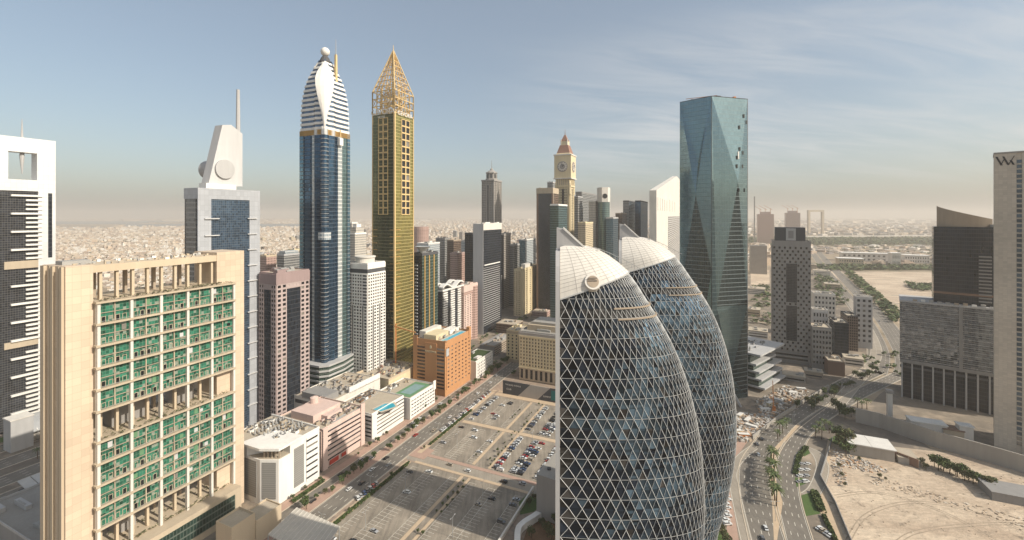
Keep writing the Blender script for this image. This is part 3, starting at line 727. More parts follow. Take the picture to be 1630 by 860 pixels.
o = g.build('roof'); root = empty('entrance_canopy', (c4[0][0], c4[0][1]), 0, 'pale ribbed metal canopy roof beside the street in front of the cream block', 'canopy')
o.parent = root; o.location = (-c4[0][0], -c4[0][1], 0)
g = MB()
for i in range(13):
    t = i / 12; a = [c4[0][j] * (1 - t) + c4[1][j] * t for j in (0, 1)]; d = [c4[3][j] * (1 - t) + c4[2][j] * t for j in (0, 1)]
    g.tube((a[0], a[1], zc + .1), (d[0], d[1], zc + .1), .16, 'offwhite')
o = g.build('rib', root); o.location = (-c4[0][0], -c4[0][1], 0)
for c in c4: g = MB(); g.tube((c[0] * .99 - c4[0][0] * .99, c[1] * .995 - c4[0][1] * .995, 0), (c[0] * .99 - c4[0][0] * .99, c[1] * .995 - c4[0][1] * .995, zc - .5), .3, 'metal', 6); g.build('column', root)

# ---------------------------------------------------------------- white tower with the square hole
b = Bld('white_tower', 'white tower with a square opening in its top and white louvre bars over dark glass', 'tower', P=(-416, 332.8), A=51.7, B=30, H=239)
X = lambda px_, dep=0: b.pix('R', px_, 300, dep)[0]
Z = lambda px_, py_, dep=0: b.pix('R', px_, py_, dep)[1]
z305, z288, z243 = Z(60, 305), Z(50, 287), Z(50, 244)
g = MB(); g.box(0, X(60), 0, 30, 0, z305, 'cw_dark'); g.build('wall', b.root)
g = MB(); xr0 = X(55)
g.box(X(60), b.A, -1.2, 22, 0, z288, 'tile_white'); g.box(X(58), b.A, -1.2, 9, z288, z243, 'tile_white')
g.box(0, X(60) - .05, -1.3, 22, z305, z288, 'tile_white'); g.box(0, X(58), -1.2, 9, z288, z243 - .02, 'tile_white') if False else None
g.box(0, X(12), -1.2, 9, z288, z243, 'tile_white')
g.box(0, b.A + .02, -1.25, 9.05, z243, 239, 'tile_white'); g.build('frame', b.root)
g = MB(); g.box(X(75.5), X(82), -1.35, -1.2, Z(78, 410), Z(78, 308), 'cw_black'); g.build('window', b.root)
y = 312.0; k = 0
while y < 668:
    long_ = (k % 4 == 0); x0 = X(16 if long_ else 40); x1 = X(66)
    if not (414 < y < 430 or 539 < y < 553):
        z = Z(50, y); g = MB(); g.box(x0, x1, -2.4 if long_ else -1.9, -.02, z - .75, z + .75, 'white'); g.build('louvre', b.root)
    y += 7.05; k += 1
for y0, y1 in ((415, 427), (541, 551)):
    g = MB(); g.box(X(6), X(60), -1.0, -.02, Z(40, y1), Z(40, y0), 'sandstone'); g.build('band', b.root)
g = MB(); q = b.pix('R', 35, 250, -3); zt = b.pix('R', 35, 190, -3)[1]; zb = b.pix('R', 35, 258, -3)[1]
g.tube((q[0], 3, q[1]), (q[0], 3, zt), 1.5, 'lightgrey', 8, .2); g.tube((q[0], 3, q[1] - 14), (q[0], 3, q[1]), .3, 'lightgrey', 8, 1.5); g.build('mast', b.root)
b.finish()

# ---------------------------------------------------------------- grey tower with sail and disc
b = Bld('grey_tower', 'grey tower with blue glass front, slanted sail wall, round disc and needle mast on top', 'tower', xc=315, Y=321, xl=294, xr=412, ytop=299)
H = b.H; X = lambda x: b.pix('R', x, 300)[0]
xa, xb = X(335), X(396)
g = MB(); g.box(0, b.A, 0, b.B, 0, H - 8, 'cw_dark'); g.build('wall', b.root)
g = MB(); g.box(-.6, xa, -1, 0, 0, H, 'tile_grey'); g.box(xb, b.A + .3, -1, 3, 0, H, 'tile_grey'); g.box(xa, xb, -1, 0, H - 8, H, 'tile_grey'); g.box(-.6, b.A, 0, b.B, H - 8, H, 'tile_grey'); g.build('frame', b.root)
g = MB(); g.box(xa, xb, -.5, -.03, 0, H - 8.1, 'cw_navy'); g.build('window', b.root)
g = MB(); g.box(-.45, 0, b.B * .12, b.B * .86, 0, H - 3, 'cw_grey'); g.build('window', b.root)
for k in range(13):
    for x0, x1 in ((xa - 5, xa + 5.5), (xb - 2, xb + 6)):
        g = MB(); z = H - 23 - k * 12.6; g.box(x0, x1, -2.2, -1.02, z, z + .7, 'greywhite'); g.build('fin', b.root)
S = lambda x, y, d: (lambda t: b.pt('R', t[0], t[1], d))(b.pix('R', x, y, d))
poly = [(331, 297), (386, 297), (386, 213), (368, 199), (354, 199)]
base = [b.pix('R', x, y, -4) for x, y in poly]
g = MB(); fr = [b.pt('R', t, max(z, H), -4) for t, z in base]; bk_ = [b.pt('R', t, max(z, H), -13) for t, z in base]
g.poly(fr, 'greywhite'); g.poly(bk_[::-1], 'greywhite')
for i in range(5): j = (i + 1) % 5; g.poly([fr[i], bk_[i], bk_[j], fr[j]][::-1], 'greywhite')
g.build('sail_wall', b.root)
c = b.pix('R', 359, 269.5, -2.5); g = MB(); g.tube(b.pt('R', c[0], c[1], -2.5), b.pt('R', c[0], c[1], -24), 7.4, 'lightgrey', 32); g.build('disc', b.root)
c = b.pix('R', 379, 143, -8); c0 = b.pix('R', 379, 215, -8); g = MB(); g.tube(b.pt('R', c0[0], c0[1], -8), b.pt('R', c[0], c[1], -8), 1.7, 'lightgrey', 8, 1.2); g.build('mast', b.root)
g = MB(); g.box(X(330), X(378), 1.5, 10, H + .1, H + 4, 'white'); g.build('rooftop_unit', b.root)
b.finish()

# ---------------------------------------------------------------- rose granite tower
b = Bld('granite_tower', 'pinkish granite tower with square windows and dark glass panels down each face', 'tower', xc=440, Y=353, xl=413, xr=492, ytop=437)
g = MB(); g.box(0, b.A, 0, b.B, 0, b.H - 8, 'mauve_dark'); rows = 32; Hh = b.H - 8.5
for k in 'RL':
    L = b.A if k == 'R' else b.B
    w = L * .29
    for u0, u1 in ((0, w), (L - w, L)): b.punched(g, k, u0 + .02, u1 - .02, 0, Hh, 2, rows, .62, .6, 'mauve', 'pane_black', .5)
    b.fb(g, k, w, L - w, Hh - 4.5, Hh + .02, 0, .4, 'mauve'); b.punched(g, k, w, L - w, Hh - 4, Hh, 4, 1, .6, .6, 'mauve', 'pane_dark', .56)
g.box(-.7, b.A + .3, -.7, b.B, b.H - 8.4, b.H, 'mauve_dark'); g.build('wall', b.root)
for k in 'RL':
    L = b.A if k == 'R' else b.B; w = L * .29; g = MB(); b.fb(g, k, w + .1, L - w - .1, 0, Hh - 4.6, 0, .3, 'cw_black'); g.build('glass_panel', b.root)
b.roofkit('roof_sand', 'mauve_dark', 1.0, 12, 2); b.finish()

# ---------------------------------------------------------------- tall blue tower with the ogive crown and ball
b = Bld('crowned_tower', 'tall dark blue glass tower with striped pointed crown, white shield and ball finial', 'skyscraper', xc=516.5, Y=412, xl=478, xr=556, ytop=206)
A_, B_, H = b.A, b.B, b.H
def plan(A, B, notch=2.6, cx=None, scale=1.0):
    """rectangle with a rounded bay at the near corner"""
    p = [(5, 0), (A * .34, -1.5), (A * .45, 0), (A, 0), (A, B), (0, B), (0, B * .45), (-1.5, B * .34), (0, 5), (-1.6, 1.8), (-.6, -.6), (1.8, -1.6)]
    cx, cy = A / 2, B / 2
    return [(cx + (x - cx) * scale, cy + (y - cy) * scale) for x, y in p]
g = MB(); pl = plan(A_, B_); n = len(pl); g.prism(pl, 18, H, 'cw_deep'); g.build('wall', b.root)
def vstrip(k, u0, u1, z0, z1, dep, mat, nm='glass_strip'):
    g = MB(); b.fb(g, k, u0, u1, z0, z1, -.3, dep, mat); g.build(nm, b.root)
Rx = lambda x: b.pix('R', x, 300)[0]; Lx = lambda x: b.pix('L', x, 300)[0]
vstrip('R', Rx(537), Rx(543.5), 20, H - 3, .9, 'cw_strip'); vstrip('R', Rx(544), Rx(551), 20, H - 2, .6, 'cw_teal'); vstrip('R', Rx(551.6), A_ - .1, 20, H, 1.2, 'cw_blue'); vstrip('R', Rx(526), Rx(530), 20, H - 2, .35, 'cw_blue')
vstrip('L', Lx(498), Lx(503), 20, H - 3, .9, 'cw_strip'); vstrip('L', .1, Lx(484), 20, H, 1.0, 'cw_blue'); vstrip('L', Lx(489), Lx(495), 20, H, .5, 'cw_deep')
z = 40.0
while z < H - 4:
    if not 150 < z < 162: g = MB(); g.prism([(4.2, -.9), (4.6, .6), (.6, 4.6), (-.9, 4.2), (-1.9, 2.0), (-1.0, -1.0), (2.0, -1.9)], z, z + .55, 'grey', bottom=True); g.build('balcony', b.root)
    z += 3.9
g = MB(); g.prism([(-1.8, 6.2), (-2.6, 2.0), (-1.5, -1.5), (2, -2.6), (6.2, -1.8), (6, 6)], 152, 159, 'cw_paleblue'); g.build('glass_box', b.root)
g = MB(); g.prism(plan(A_, B_, scale=1.02), H - 5, H + .5, 'metal')
for i in range(40):
    t = i / 40 * A_; g.box(t, t + .3, -1.3, -.7, H - 4.6, H + .2, 'gold_paint'); t2 = i / 40 * B_; g.box(-1.3, -.7, t2, t2 + .3, H - 4.6, H + .2, 'gold_paint')
g.build('belt_truss', b.root)
g = MB(); g.box(Rx(536), Rx(541.5), -4, -1.0, H - 13, H - 6, 'white'); g.tube((Rx(538), -3, H - 5), (Rx(538), -3, H + 2), .5, 'gold_light'); g.build('hoist', b.root)
def halfw(z):   # crown outline from the photograph, as a share of the body
    prof = [(206, 1.0), (180, .99), (160, .95), (140, .85), (125, .72), (112, .55), (104, .44), (97, .33), (92, .27)]
    y = HY - (z - HC) * F / 425.0
    for (a, s0), (c, s1) in zip(prof, prof[1:]):
        if y >= c: return s0 + (s1 - s0) * max(0, (a - y)) / (a - c)
    return prof[-1][1]
z0 = H + .6; zt = HC + (HY - 93) / F * 425; nb = 30; dz = (zt - z0) / nb
g = MB(); dk = MB()
for i in range(nb):
    za, zb = z0 + i * dz, z0 + (i + 1) * dz; white = i % 2 == 0
    s0, s1 = halfw(za), halfw(zb)
    if not white: s0 *= .955; s1 *= .955
    p0 = plan(A_, B_, scale=s0); p1 = plan(A_, B_, scale=s1)
    if i < 22 or white: (g if white else dk).hexa if False else None
    T = g if white else dk; m_ = 'white' if white else 'cw_navy'; b0 = len(T.v); k_ = T.mi(m_)
    T.v += [(x, y, za) for x, y in p0] + [(x, y, zb) for x, y in p1]
    for q in range(n): T.f.append((b0 + q, b0 + (q + 1) % n, b0 + n + (q + 1) % n, b0 + n + q)); T.m.append(k_)
    T.f.append(tuple(b0 + n + q for q in range(n))); T.m.append(k_); T.f.append(tuple(b0 + n - 1 - q for q in range(n))); T.m.append(k_)
cr = g.build('crown', b.root); dk.build('crown_glass', cr)
# white shields over the corners
def shield(cx, cy, dx, dy):
    g = MB(); rows_ = [(204, .8, 5), (192, 2.6, 8), (180, 4.6, 11), (165, 7.6, 18), (150, 10.6, 26), (135, 13.2, 36), (122, 13.8, 46), (112, 11.8, 54), (104, 8.8, 60), (97, 5.6, 66), (91, 2.4, 72)]
    tx, ty = -dy, dx; prev = None
    for py_, hw_, _ in rows_:
        z = HC + (HY - py_) / F * 410; s = halfw(z)
        ox, oy = A_ / 2 + (cx - A_ / 2) * s, B_ / 2 + (cy - B_ / 2) * s
        hw_ *= .6
        row = []
        for q in (-1, -.5, 0, .5, 1):
            bul = 1.9 - 1.5 * q * q if hw_ > 1.5 else .9
            row.append((ox + dx * bul + tx * q * hw_, oy + dy * bul + ty * q * hw_, z))
        inn = [(x - dx * 3, y - dy * 3, z) for x, y, z in row]
        if prev:
            for i in range(4): g.poly([prev[0][i], prev[0][i + 1], row[i + 1], row[i]][::-1], 'white'); g.poly([prev[1][i], prev[1][i + 1], inn[i + 1], inn[i]], 'white')
            g.poly([prev[0][0], row[0], inn[0], prev[1][0]], 'white'); g.poly([prev[0][4], row[4], inn[4], prev[1][4]], 'white')
        else: g.poly(row + inn[::-1], 'white')
        prev = (row, inn)
    g.poly(prev[0] + prev[1][::-1], 'white')
    g.build('shield', b.root)
q_ = .70711
shield(0, 0, -q_, -q_); shield(A_, B_, q_, q_)
zb_ = HC + (HY - 79) / F * 425; g = MB(); g.lathe([(.1, zb_ - 4.3)] + [(4.3 * sin(pi * k / 10), zb_ - 4.3 * cos(pi * k / 10)) for k in range(1, 10)] + [(.1, zb_ + 4.3)], 'white', 20, A_ / 2 - 1, B_ / 2 - 1); g.build('ball', b.root, smooth=True)
g = MB(); g.lathe([(5.5, zt - 2), (4, zt + 2), (2.2, zb_ - 4)], 'darkgrey', 12, A_ / 2 - 1, B_ / 2 - 1)
for sx, sy in ((-1, 1), (1, -1)): g.tube((A_ / 2 - 1 + sx * 7, B_ / 2 - 1 + sy * 7, zt - 8), (A_ / 2 - 1 - sx * 1.5, B_ / 2 - 1 - sy * 1.5, zb_ - 3), .5, 'offwhite')
g.build('finial_neck', b.root)
g = MB(); q = b.pix('R', 537, 55); k = 2; mx_, my_ = A_ * .62, B_ * .18
wx = b.w(mx_, my_)
g.tube((mx_, my_, HC + (HY - 125) / F * 420), (mx_, my_, HC + (HY - 80) / F * 420), 1.6, 'gold_light', 4, 1.3); g.tube((mx_, my_, HC + (HY - 80) / F * 420), (mx_, my_, HC + (HY - 55) / F * 420), .5, 'metal', 6, .2); g.build('mast', b.root)
# curved podium
g = MB(); w_ = MB()
pod = [(-9, -3), (-3, -9), (A_ * .5, -9), (A_ + 3, -4), (A_ + 3, B_), (-3, B_ + 3), (-9, B_ * .5)]
for i in range(8): (g).prism(pod, 3 + i * 4.6, 4.6 + i * 4.6, 'lightgrey', bottom=True); w_.prism([(A_ / 2 + (x - A_ / 2) * .97, B_ / 2 + (y - B_ / 2) * .97) for x, y in pod], 4.6 + i * 4.6 - 4.6 if i == 0 else 4.6 + (i - 1) * 4.6, 3 + i * 4.6, 'cw_green')
g.build('podium_slab', b.root); w_.build('podium_glass', b.root)
b.finish()

# ---------------------------------------------------------------- white tower with round drum
b = Bld('white_apartment_tower', 'white tower with small square windows, dark vertical slots and a round drum on top', 'tower', xc=585, Y=434, xl=553, xr=613, ytop=421)
g = MB(); H = b.H; g.box(0, b.A, 0, b.B, 0, H - 5, 'darkgrey'); rows = 37; Ht = H - 10
for k in 'RL':
    L = b.A if k == 'R' else b.B; cols = 8
    slots = (2, 5) if k == 'R' else (2, 6)
    cw = L / cols; tall = int(rows * .73)
    a = 0
    segs = []; st = 0
    for s_ in slots + (cols,): segs.append((st, s_)); st = s_ + (.55)
    for s0, s1 in segs: b.punched(g, k, s0 * cw + .02, s1 * cw - .02, 0, Ht * .73, max(1, round(s1 - s0)), tall, .66, .58, 'white', 'pane_black', .7)
    b.punched(g, k, .03, L - .03, Ht * .73, Ht, cols, rows - tall, .62, .56, 'white', 'pane_black', .72)
g.box(-.6, b.A, -.6, b.B, H - 5, H, 'white'); g.box(-.4, b.A, -.4, b.B, H - 10, H - 9, 'white'); g.box(-.2, b.A + .05, -.2, b.B + .05, H - 9, H - 5, 'darkgrey')
g.fbx = None; b.fb(g, 'L', b.B * .80, b.B - .05, Ht * .72, Ht, .2, .75, 'darkgrey'); g.build('wall', b.root)
g = MB(); g.lathe([(9.5, H), (9.5, H + 5.5), (10.4, H + 5.6), (10.4, H + 7), (8.5, H + 7.2)], 'offwhite', 28, b.A * .42, b.B * .5); g.build('drum', b.root)
b.roofkit('roof_white', 'white', 1.0, 2, 3); b.finish()

# ---------------------------------------------------------------- golden tower with open pyramid crown
b = Bld('golden_tower', 'very tall golden glass tower under an open pyramid crown of gold lattice', 'skyscraper', xc=628, Y=467, xl=593, xr=658, ytop=180)
A_, B_, H = b.A, b.B, b.H
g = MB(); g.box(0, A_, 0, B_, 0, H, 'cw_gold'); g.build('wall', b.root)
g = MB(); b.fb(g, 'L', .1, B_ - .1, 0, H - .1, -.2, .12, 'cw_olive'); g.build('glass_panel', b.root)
g = MB(); g.box(-.9, .9, -.9, .9, 0, H + 2, 'gold_light'); g.box(A_ - .8, A_ + .3, -.5, .6, 0, H, 'gold_light'); g.box(-.5, .6, B_ - .8, B_ + .3, 0, H, 'gold_light'); g.build('corner_pier', b.root)
zl, z0 = HC + (HY - 342) / F * 467, H - 4
for k in 'RL':
    L = A_ if k == 'R' else B_; u0 = L * (.33 if k == 'R' else .28); u1 = L * (.78 if k == 'R' else .72); g = MB()
    nr = int((z0 - zl) / 7.4); b.punched(g, k, u0, u1, zl, z0, 2, nr, .78, .80, 'gold_light', 'pane_black', .8, name='window')
    g.build('window_surround', b.root)
for k in 'RL':     # service balconies lower down
    L = A_ if k == 'R' else B_
    for j in range(22):
        g = MB(); b.fb(g, k, L * .06, L * (.28 if k == 'R' else .22), 8 + j * 7.2, 8.7 + j * 7.2, .1, .7, 'gold_paint'); g.build('ledge', b.root); g = MB(); b.fb(g, k, L * .8, L * .95, 8 + j * 7.2, 8.6 + j * 7.2, .1, .6, 'gold_paint'); g.build('ledge', b.root)
def lat(g, a, b_, r=.35, m='gold_paint'): g.tube(a, b_, r * 1.35, 'gold_light' if m == 'gold_light' or r > .28 else m, 4)
zc1 = HC + (HY - 142) / F * 467; zap = HC + (HY - 76) / F * 478
g = MB(); nz_, nh = 3, 5
Pc = [(0, 0), (A_, 0), (A_, B_), (0, B_)]
def lerp(a, b_, t): return tuple(a[i] + (b_[i] - a[i]) * t for i in range(len(a)))
for f in range(4):
    a, c = Pc[f], Pc[(f + 1) % 4]
    for j in range(nz_ + 1):
        z = H + 1 + (zc1 - H - 1) * j / nz_; lat(g, (*a, z), (*c, z), .42)
    for i in range(nh + 1):
        p = lerp(a, c, i / nh); lat(g, (*p, H), (*p, zc1), .5 if i in (0, nh) else .3)
    for i in range(nh):
        for j in range(nz_): 
            p, q = lerp(a, c, i / nh), lerp(a, c, (i + 1) / nh); za, zb2 = H + 1 + (zc1 - H - 1) * j / nz_, H + 1 + (zc1 - H - 1) * (j + 1) / nz_
            if (i + j) % 2: lat(g, (*p, za), (*q, zb2), .2)
g.build('lattice', b.root)
g = MB(); C_ = (A_ / 2, B_ / 2)
def shrink(p, t): return (C_[0] + (p[0] - C_[0]) * t, C_[1] + (p[1] - C_[1]) * t)
nl = 8
for f in range(4):
    a, c = Pc[f], Pc[(f + 1) % 4]
    lat(g, (*a, zc1), (*shrink(a, .02), zap), .5)
    for j in range(nl):
        t = 1 - j / nl; z = zc1 + (zap - zc1) * (1 - t); lat(g, (*shrink(a, t), z), (*shrink(c, t), z), .32, 'gold_light')
    for i in range(1, 5):
        p = lerp(a, c, i / 5); tt = .02 if i in (2, 3) else .15; lat(g, (*p, zc1), (*shrink(p, .03), zap - (0 if i in (2, 3) else 2)), .26)
    for j in range(nl - 1):
        t, t2 = 1 - j / nl, 1 - (j + 1) / nl; z, z2 = zc1 + (zap - zc1) * (1 - t), zc1 + (zap - zc1) * (1 - t2)
        for i in range(3): lat(g, (*shrink(lerp(a, c, i / 3), t), z), (*shrink(lerp(a, c, (i + 1) / 3), t2), z2), .16, 'gold_light')
g.tube((*C_, zap - 2), (*C_, zap + 7), .7, 'gold_light', 6, .15)
g.build('pyramid', b.root)
g = MB()    # inner frame seen through the lattice
for k in range(26):
    f = k % 4; t0_, t1_ = random.Random(k).uniform(0, 1), random.Random(k + 90).uniform(0, 1); a_ = shrink(lerp(Pc[f], Pc[(f + 1) % 4], t0_), .8); c_ = shrink(lerp(Pc[f], Pc[(f + 1) % 4], t1_), .8); z_a = H + 1 + (k % 5) * 6.5; lat(g, (*a_, z_a), (*c_, z_a + 6), .26, 'gold_paint'); lat(g, (*a_, z_a), (*a_, z_a + 8), .3, 'gold_light')
for s_ in (.3, .55):
    for f in range(4): a = shrink(Pc[f], s_); c = shrink(Pc[(f + 1) % 4], s_); [lat(g, (*a, z), (*c, z), .3, 'gold_paint') for z in (H + 6, H + 14, H + 22)]; lat(g, (*a, H), (*a, zc1 + 18 * (1 - s_)), .45, 'gold_paint')
for f in range(4): a = shrink(Pc[f], .55); c = shrink(Pc[(f + 1) % 4], .55); lat(g, (*a, H), (*c, zc1), .3); lat(g, (*c, H), (*a, zc1), .3)
g.build('inner_frame', b.root)
letters('GEVORA', b.root, (-1.2, B_ * .5, H + 2.0), (R(90), 0, R(-90)), 8.2, 'white'); letters('HOTEL', b.root, (-1.2, B_ * .55, H - 3.2), (R(90), 0, R(-90)), 3.2, 'white')
letters('GEVORA', b.root, (A_ * .5, -1.2, H + 1.2), (R(90), 0, 0), 6.4, 'white')
b.finish()
# ---------------------------------------------------------------- crane arm by the golden tower
root = empty('construction_hoist', (0, 0, 0), 0, 'thin orange jib reaching from the golden tower towards the orange hotel roof', 'crane')
Yh = 455; jx = lambda x: (x - CX) / F * Yh; zh = HC - (523 - HY) / F * Yh
root.location = (jx(640), Yh, 0)
g = MB(); g.tube((jx(628) - jx(640), 0, zh + 2.2), (jx(664) - jx(640), -6, zh - 2.8), .5, 'crane_orange', 4); g.tube((jx(628) - jx(640), 0, zh + 3.4), (jx(664) - jx(640), -6, zh - 2.2), .3, 'gold_light', 4); g.build('jib', root)
g = MB(); g.tube((jx(630) - jx(640), 0, 0), (jx(630) - jx(640), 0, zh + 5), .8, 'crane_orange', 4); g.build('mast', root)
# ---------------------------------------------------------------- low buildings along the street
def roofjunk(b, n, seed, x0, x1, y0, y1, H, hmax=2.2, cols=('unit_grey', 'roof_sand', 'sandstone', 'white')):
    n = int(n * 1.6)
    r = random.Random(seed)
    for k in range(n):
        lx, ly, h = r.uniform(1, 4), r.uniform(1, 3.2), r.uniform(.8, hmax); x, y = r.uniform(x0, x1 - lx), r.uniform(y0, y1 - ly)
        g = MB(); m_ = r.choice(cols); g.box(x, x + lx, y, y + ly, H, H + h, m_); g.box(x + lx * .2, x + lx * .8, y + ly * .25, y + ly * .75, H + h, H + h + .35, 'darkgrey')
        if k % 3 == 0: g.tube((x, y, H + .4), (min(x1, x + r.uniform(4, 12)), y, H + .4), .25, 'metal', 5)
        if k % 5 == 0: g.tube((x + lx / 2, y + ly / 2, H + h), (x + lx / 2, y + ly / 2, H + h + r.uniform(2, 4)), .1, 'metal', 4)
        g.build('rooftop_unit', b.root)
b = Bld('white_office_block', 'white block with grey louvred panels and chamfered corner beside the street', 'building', P=SW(181, -237), A=35, B=46, H=33)
fp = [(4.5, 0), (35, 0), (35, 46), (0, 46), (0, 10.5)]; g = MB()
g.prism([(4.5, 0), (12.5, 0), (12.5, 10), (0, 22), (0, 10.5)], 0, 27, 'white'); g.prism([(12.5, 0), (35, 0), (35, 46), (0, 46), (0, 22), (12.5, 10)], 0, 32.6, 'white', 'roof_sand')
g.prism([(5.2, .6), (12.5, .6), (12.5, 9), (.7, 21), (.7, 10.8)], 27, 27.3, 'roof_sand'); g.build('wall', b.root)
g = MB(); g.prism([(-.8, 10), (4, -.8), (22, -.8), (20, 22), (-.8, 28)], 32.7, 34.2, 'white', bottom=True); g.build('roof', b.root)
ch = ((0, 10.5), (4.5 / 11.42, -10.5 / 11.42), (-10.5 / 11.42, -4.5 / 11.42), 11.42)
for i in range(5):
    g = MB(); t = 1 + i * 2.3; g.box(0, 0, 0, 0, 0, 0, 'white') if False else b.fb(g, ch, t, t + .9, 27.3, 32.7, -2.6, -1.9, 'tan'); g.build('column', b.root)
curtain('louvre_grey', (.27, .26, .24), (.20, .195, .18), 30, 1.3, .01, .35, var=.08, metal=0., rough=.6, tilt=0., spec=.3)
for k, u0, u1 in ((ch, 1.4, 9.8), ('R', 15.2, 22.6), ('R', 6, 6.01), ('L', 46 - 34, 46 - 13.5)):
    if u1 - u0 < 1: continue
    g = MB(); b.fb(g, k, u0, u1, 3.5 if k != 'R' else 4, 25.5 if k != 'R' else 28.5, 0, .25, 'louvre_grey'); g.build('louvre_panel', b.root)
g = MB(); b.bands(g, 'R', 24.5, 33.5, 3, 31, 7, .36, 'white', 'pane_dark', .5); g.build('spandrel', b.root)
roofjunk(b, 34, 5, 8, 34, 6, 44, 32.6)
g = MB()
for i in range(9):
    for j in range(3): g.tube((11 + i * 2.6, 12 + j * 9, 33.4), (12.8 + i * 2.6, 15 + j * 9, 35.2), .5, 'unit_grey', 6)
g.box(34.6, 35.2, 0, 46, 32.6, 34, 'white'); g.box(12.5, 34.6, .0, .5, 32.6, 34, 'white'); g.build('parapet', b.root); b.finish()

b = Bld('pink_parking_building', 'pale pink seven storey block with ribbon windows and penthouse beside the street', 'building', P=SW(222, -241), A=40, B=45, H=28.5)
g = MB(); g.box(0, 40, 0, 45, 0, 27.5, 'palepink'); b.bands(g, 'R', 4, 36, 3.5, 26.5, 7, .42, 'palepink', 'pane_dark', .45)
b.fb(g, 'R', 0, 4, 0, 28.5, 0, 1.0, 'palepink'); b.fb(g, 'R', 36, 40, 0, 31.5, 0, 1.0, 'palepink'); b.punched(g, 'L', 26, 44.5, 3, 27, 3, 7, .4, .4, 'palepink', 'pane_dark', .4)
g.build('wall', b.root)
g = MB(); g.box(5, 30, 14, 36, 27.5, 33, 'palepink'); g.box(12, 26, 8, 14, 27.5, 31, 'palepink'); g.lathe([(3, 33), (3, 37), (.2, 38)], 'palepink', 14, 22, 32); g.build('penthouse', b.root)
b.roofkit('roof_sand', 'palepink', 1.2, 0, H=27.5); roofjunk(b, 26, 8, 3, 37, 2, 12, 27.6, 2.5, ('tan', 'palepink', 'roof_sand')); roofjunk(b, 8, 9, 28, 38, 14, 40, 27.6)
g = MB(); b.fb(g, 'R', 6, 14, 1.2, 4.2, .5, .8, 'red_sign'); b.fb(g, 'R', 17, 21, 1.4, 3.8, .5, .8, 'red_sign'); g.build('signboard', b.root); b.finish()

b = Bld('white_pool_building', 'white block with dark ribbon windows and a turquoise swimming pool on its roof', 'building', P=SW(266, -237), A=39, B=38, H=21.5)
g = MB(); g.box(0, 39, 0, 38, 0, 20.5, 'white'); b.bands(g, 'R', 5, 38.9, 2.6, 20.4, 6, .42, 'white', 'pane_dark', .5); b.bands(g, 'L', 24, 37.8, 2.6, 20.4, 6, .5, 'white', 'pane_dark', .5); b.fb(g, 'R', -.5, 5, 0, 21, 0, .9, 'white'); g.build('wall', b.root)
b.roofkit('roof_sand', 'white', 1.2, 0, H=20.5)
pc = [b.pix('R', 0, 0)] if False else None
def roofpoly(b, px, z, mat, name, h=.3):
    W2 = [G(x, y, z) for x, y in px]; loc = []
    for X_, Y_ in W2: dx, dy = X_ - b.P[0], Y_ - b.P[1]; loc.append((dx * b.u[0] + dy * b.u[1], dx * b.v[0] + dy * b.v[1]))
    g = MB(); g.prism(loc, z, z + h, mat, bottom=True); return g.build(name, b.root)
roofpoly(b, [(591, 652), (606, 657), (634, 648), (628, 640), (612, 641)], 20.75, 'kerb', 'pool_deck', .25)
roofpoly(b, [(594, 652), (606, 655), (630, 647), (626, 642), (612, 643)], 21.05, 'pool', 'pool_water', .08)
roofjunk(b, 18, 12, 10, 38, 23, 37, 20.7, 2.2, ('unit_grey', 'tan', 'wood', 'white')); b.finish()
b = Bld('sports_roof_building', 'white four storey block with green sports court on its roof beside the orange hotel', 'building', P=SW(308, -233), A=38, B=36, H=18)
g = MB(); g.box(0, 38, 0, 36, 0, 17, 'white'); b.punched(g, 'R', 1.5, 37, 1.5, 16.5, 9, 5, .8, .4, 'white', 'pane_dark', .4); b.fb(g, 'R', -.4, 1.4, 0, 18.4, 0, .9, 'white'); b.fb(g, 'R', 34.5, 38.4, 13, 21, 0, .9, 'white'); g.build('wall', b.root)
b.roofkit('roof_sand', 'white', 1.3, 0, H=17)
g = MB(); g.box(4, 36, 3, 20, 17.2, 17.4, 'court_green'); g.box(9, 31, 6, 17, 17.41, 17.45, 'court_blue'); g.build('sports_court', b.root); roofjunk(b, 9, 14, 2, 34, 22, 35, 17.2, 2.6); b.finish()
b = Bld('service_podium', 'grey and white podium with cluttered roof between the blue tower and the pool roof', 'building', P=SW(262, -277), A=60, B=40, H=27)
g = MB(); g.box(0, 60, 0, 40, 0, 24, 'offwhite'); g.box(22, 60, 0, 1.2, 24, 29, 'white'); g.box(0, 14, 4, 30, 24, 29, 'grey'); g.build('wall', b.root); b.bands(g, 'L', 2, 38, 18, 23, 1, .6, 'grey', 'pane_dark', .5)
b.roofkit('roof_sand', 'offwhite', 1.0, 0, H=24); roofjunk(b, 34, 15, 2, 58, 3, 38, 24.1, 2.6, ('unit_grey', 'tan', 'concrete', 'grey')); b.finish()
b = Bld('podium_block', 'low sand coloured podium with roof terraces behind the green sports court', 'building', P=SW(328, -272), A=46, B=40, H=22)
g = MB(); g.box(0, 46, 0, 40, 0, 20, 'cream'); g.build('wall', b.root); b.roofkit('roof_sand', 'beige', 2.2, 0, H=20); roofjunk(b, 22, 16, 2, 44, 3, 36, 20.1, 3.0, ('tan', 'cream', 'red_roof', 'unit_grey')); b.finish()

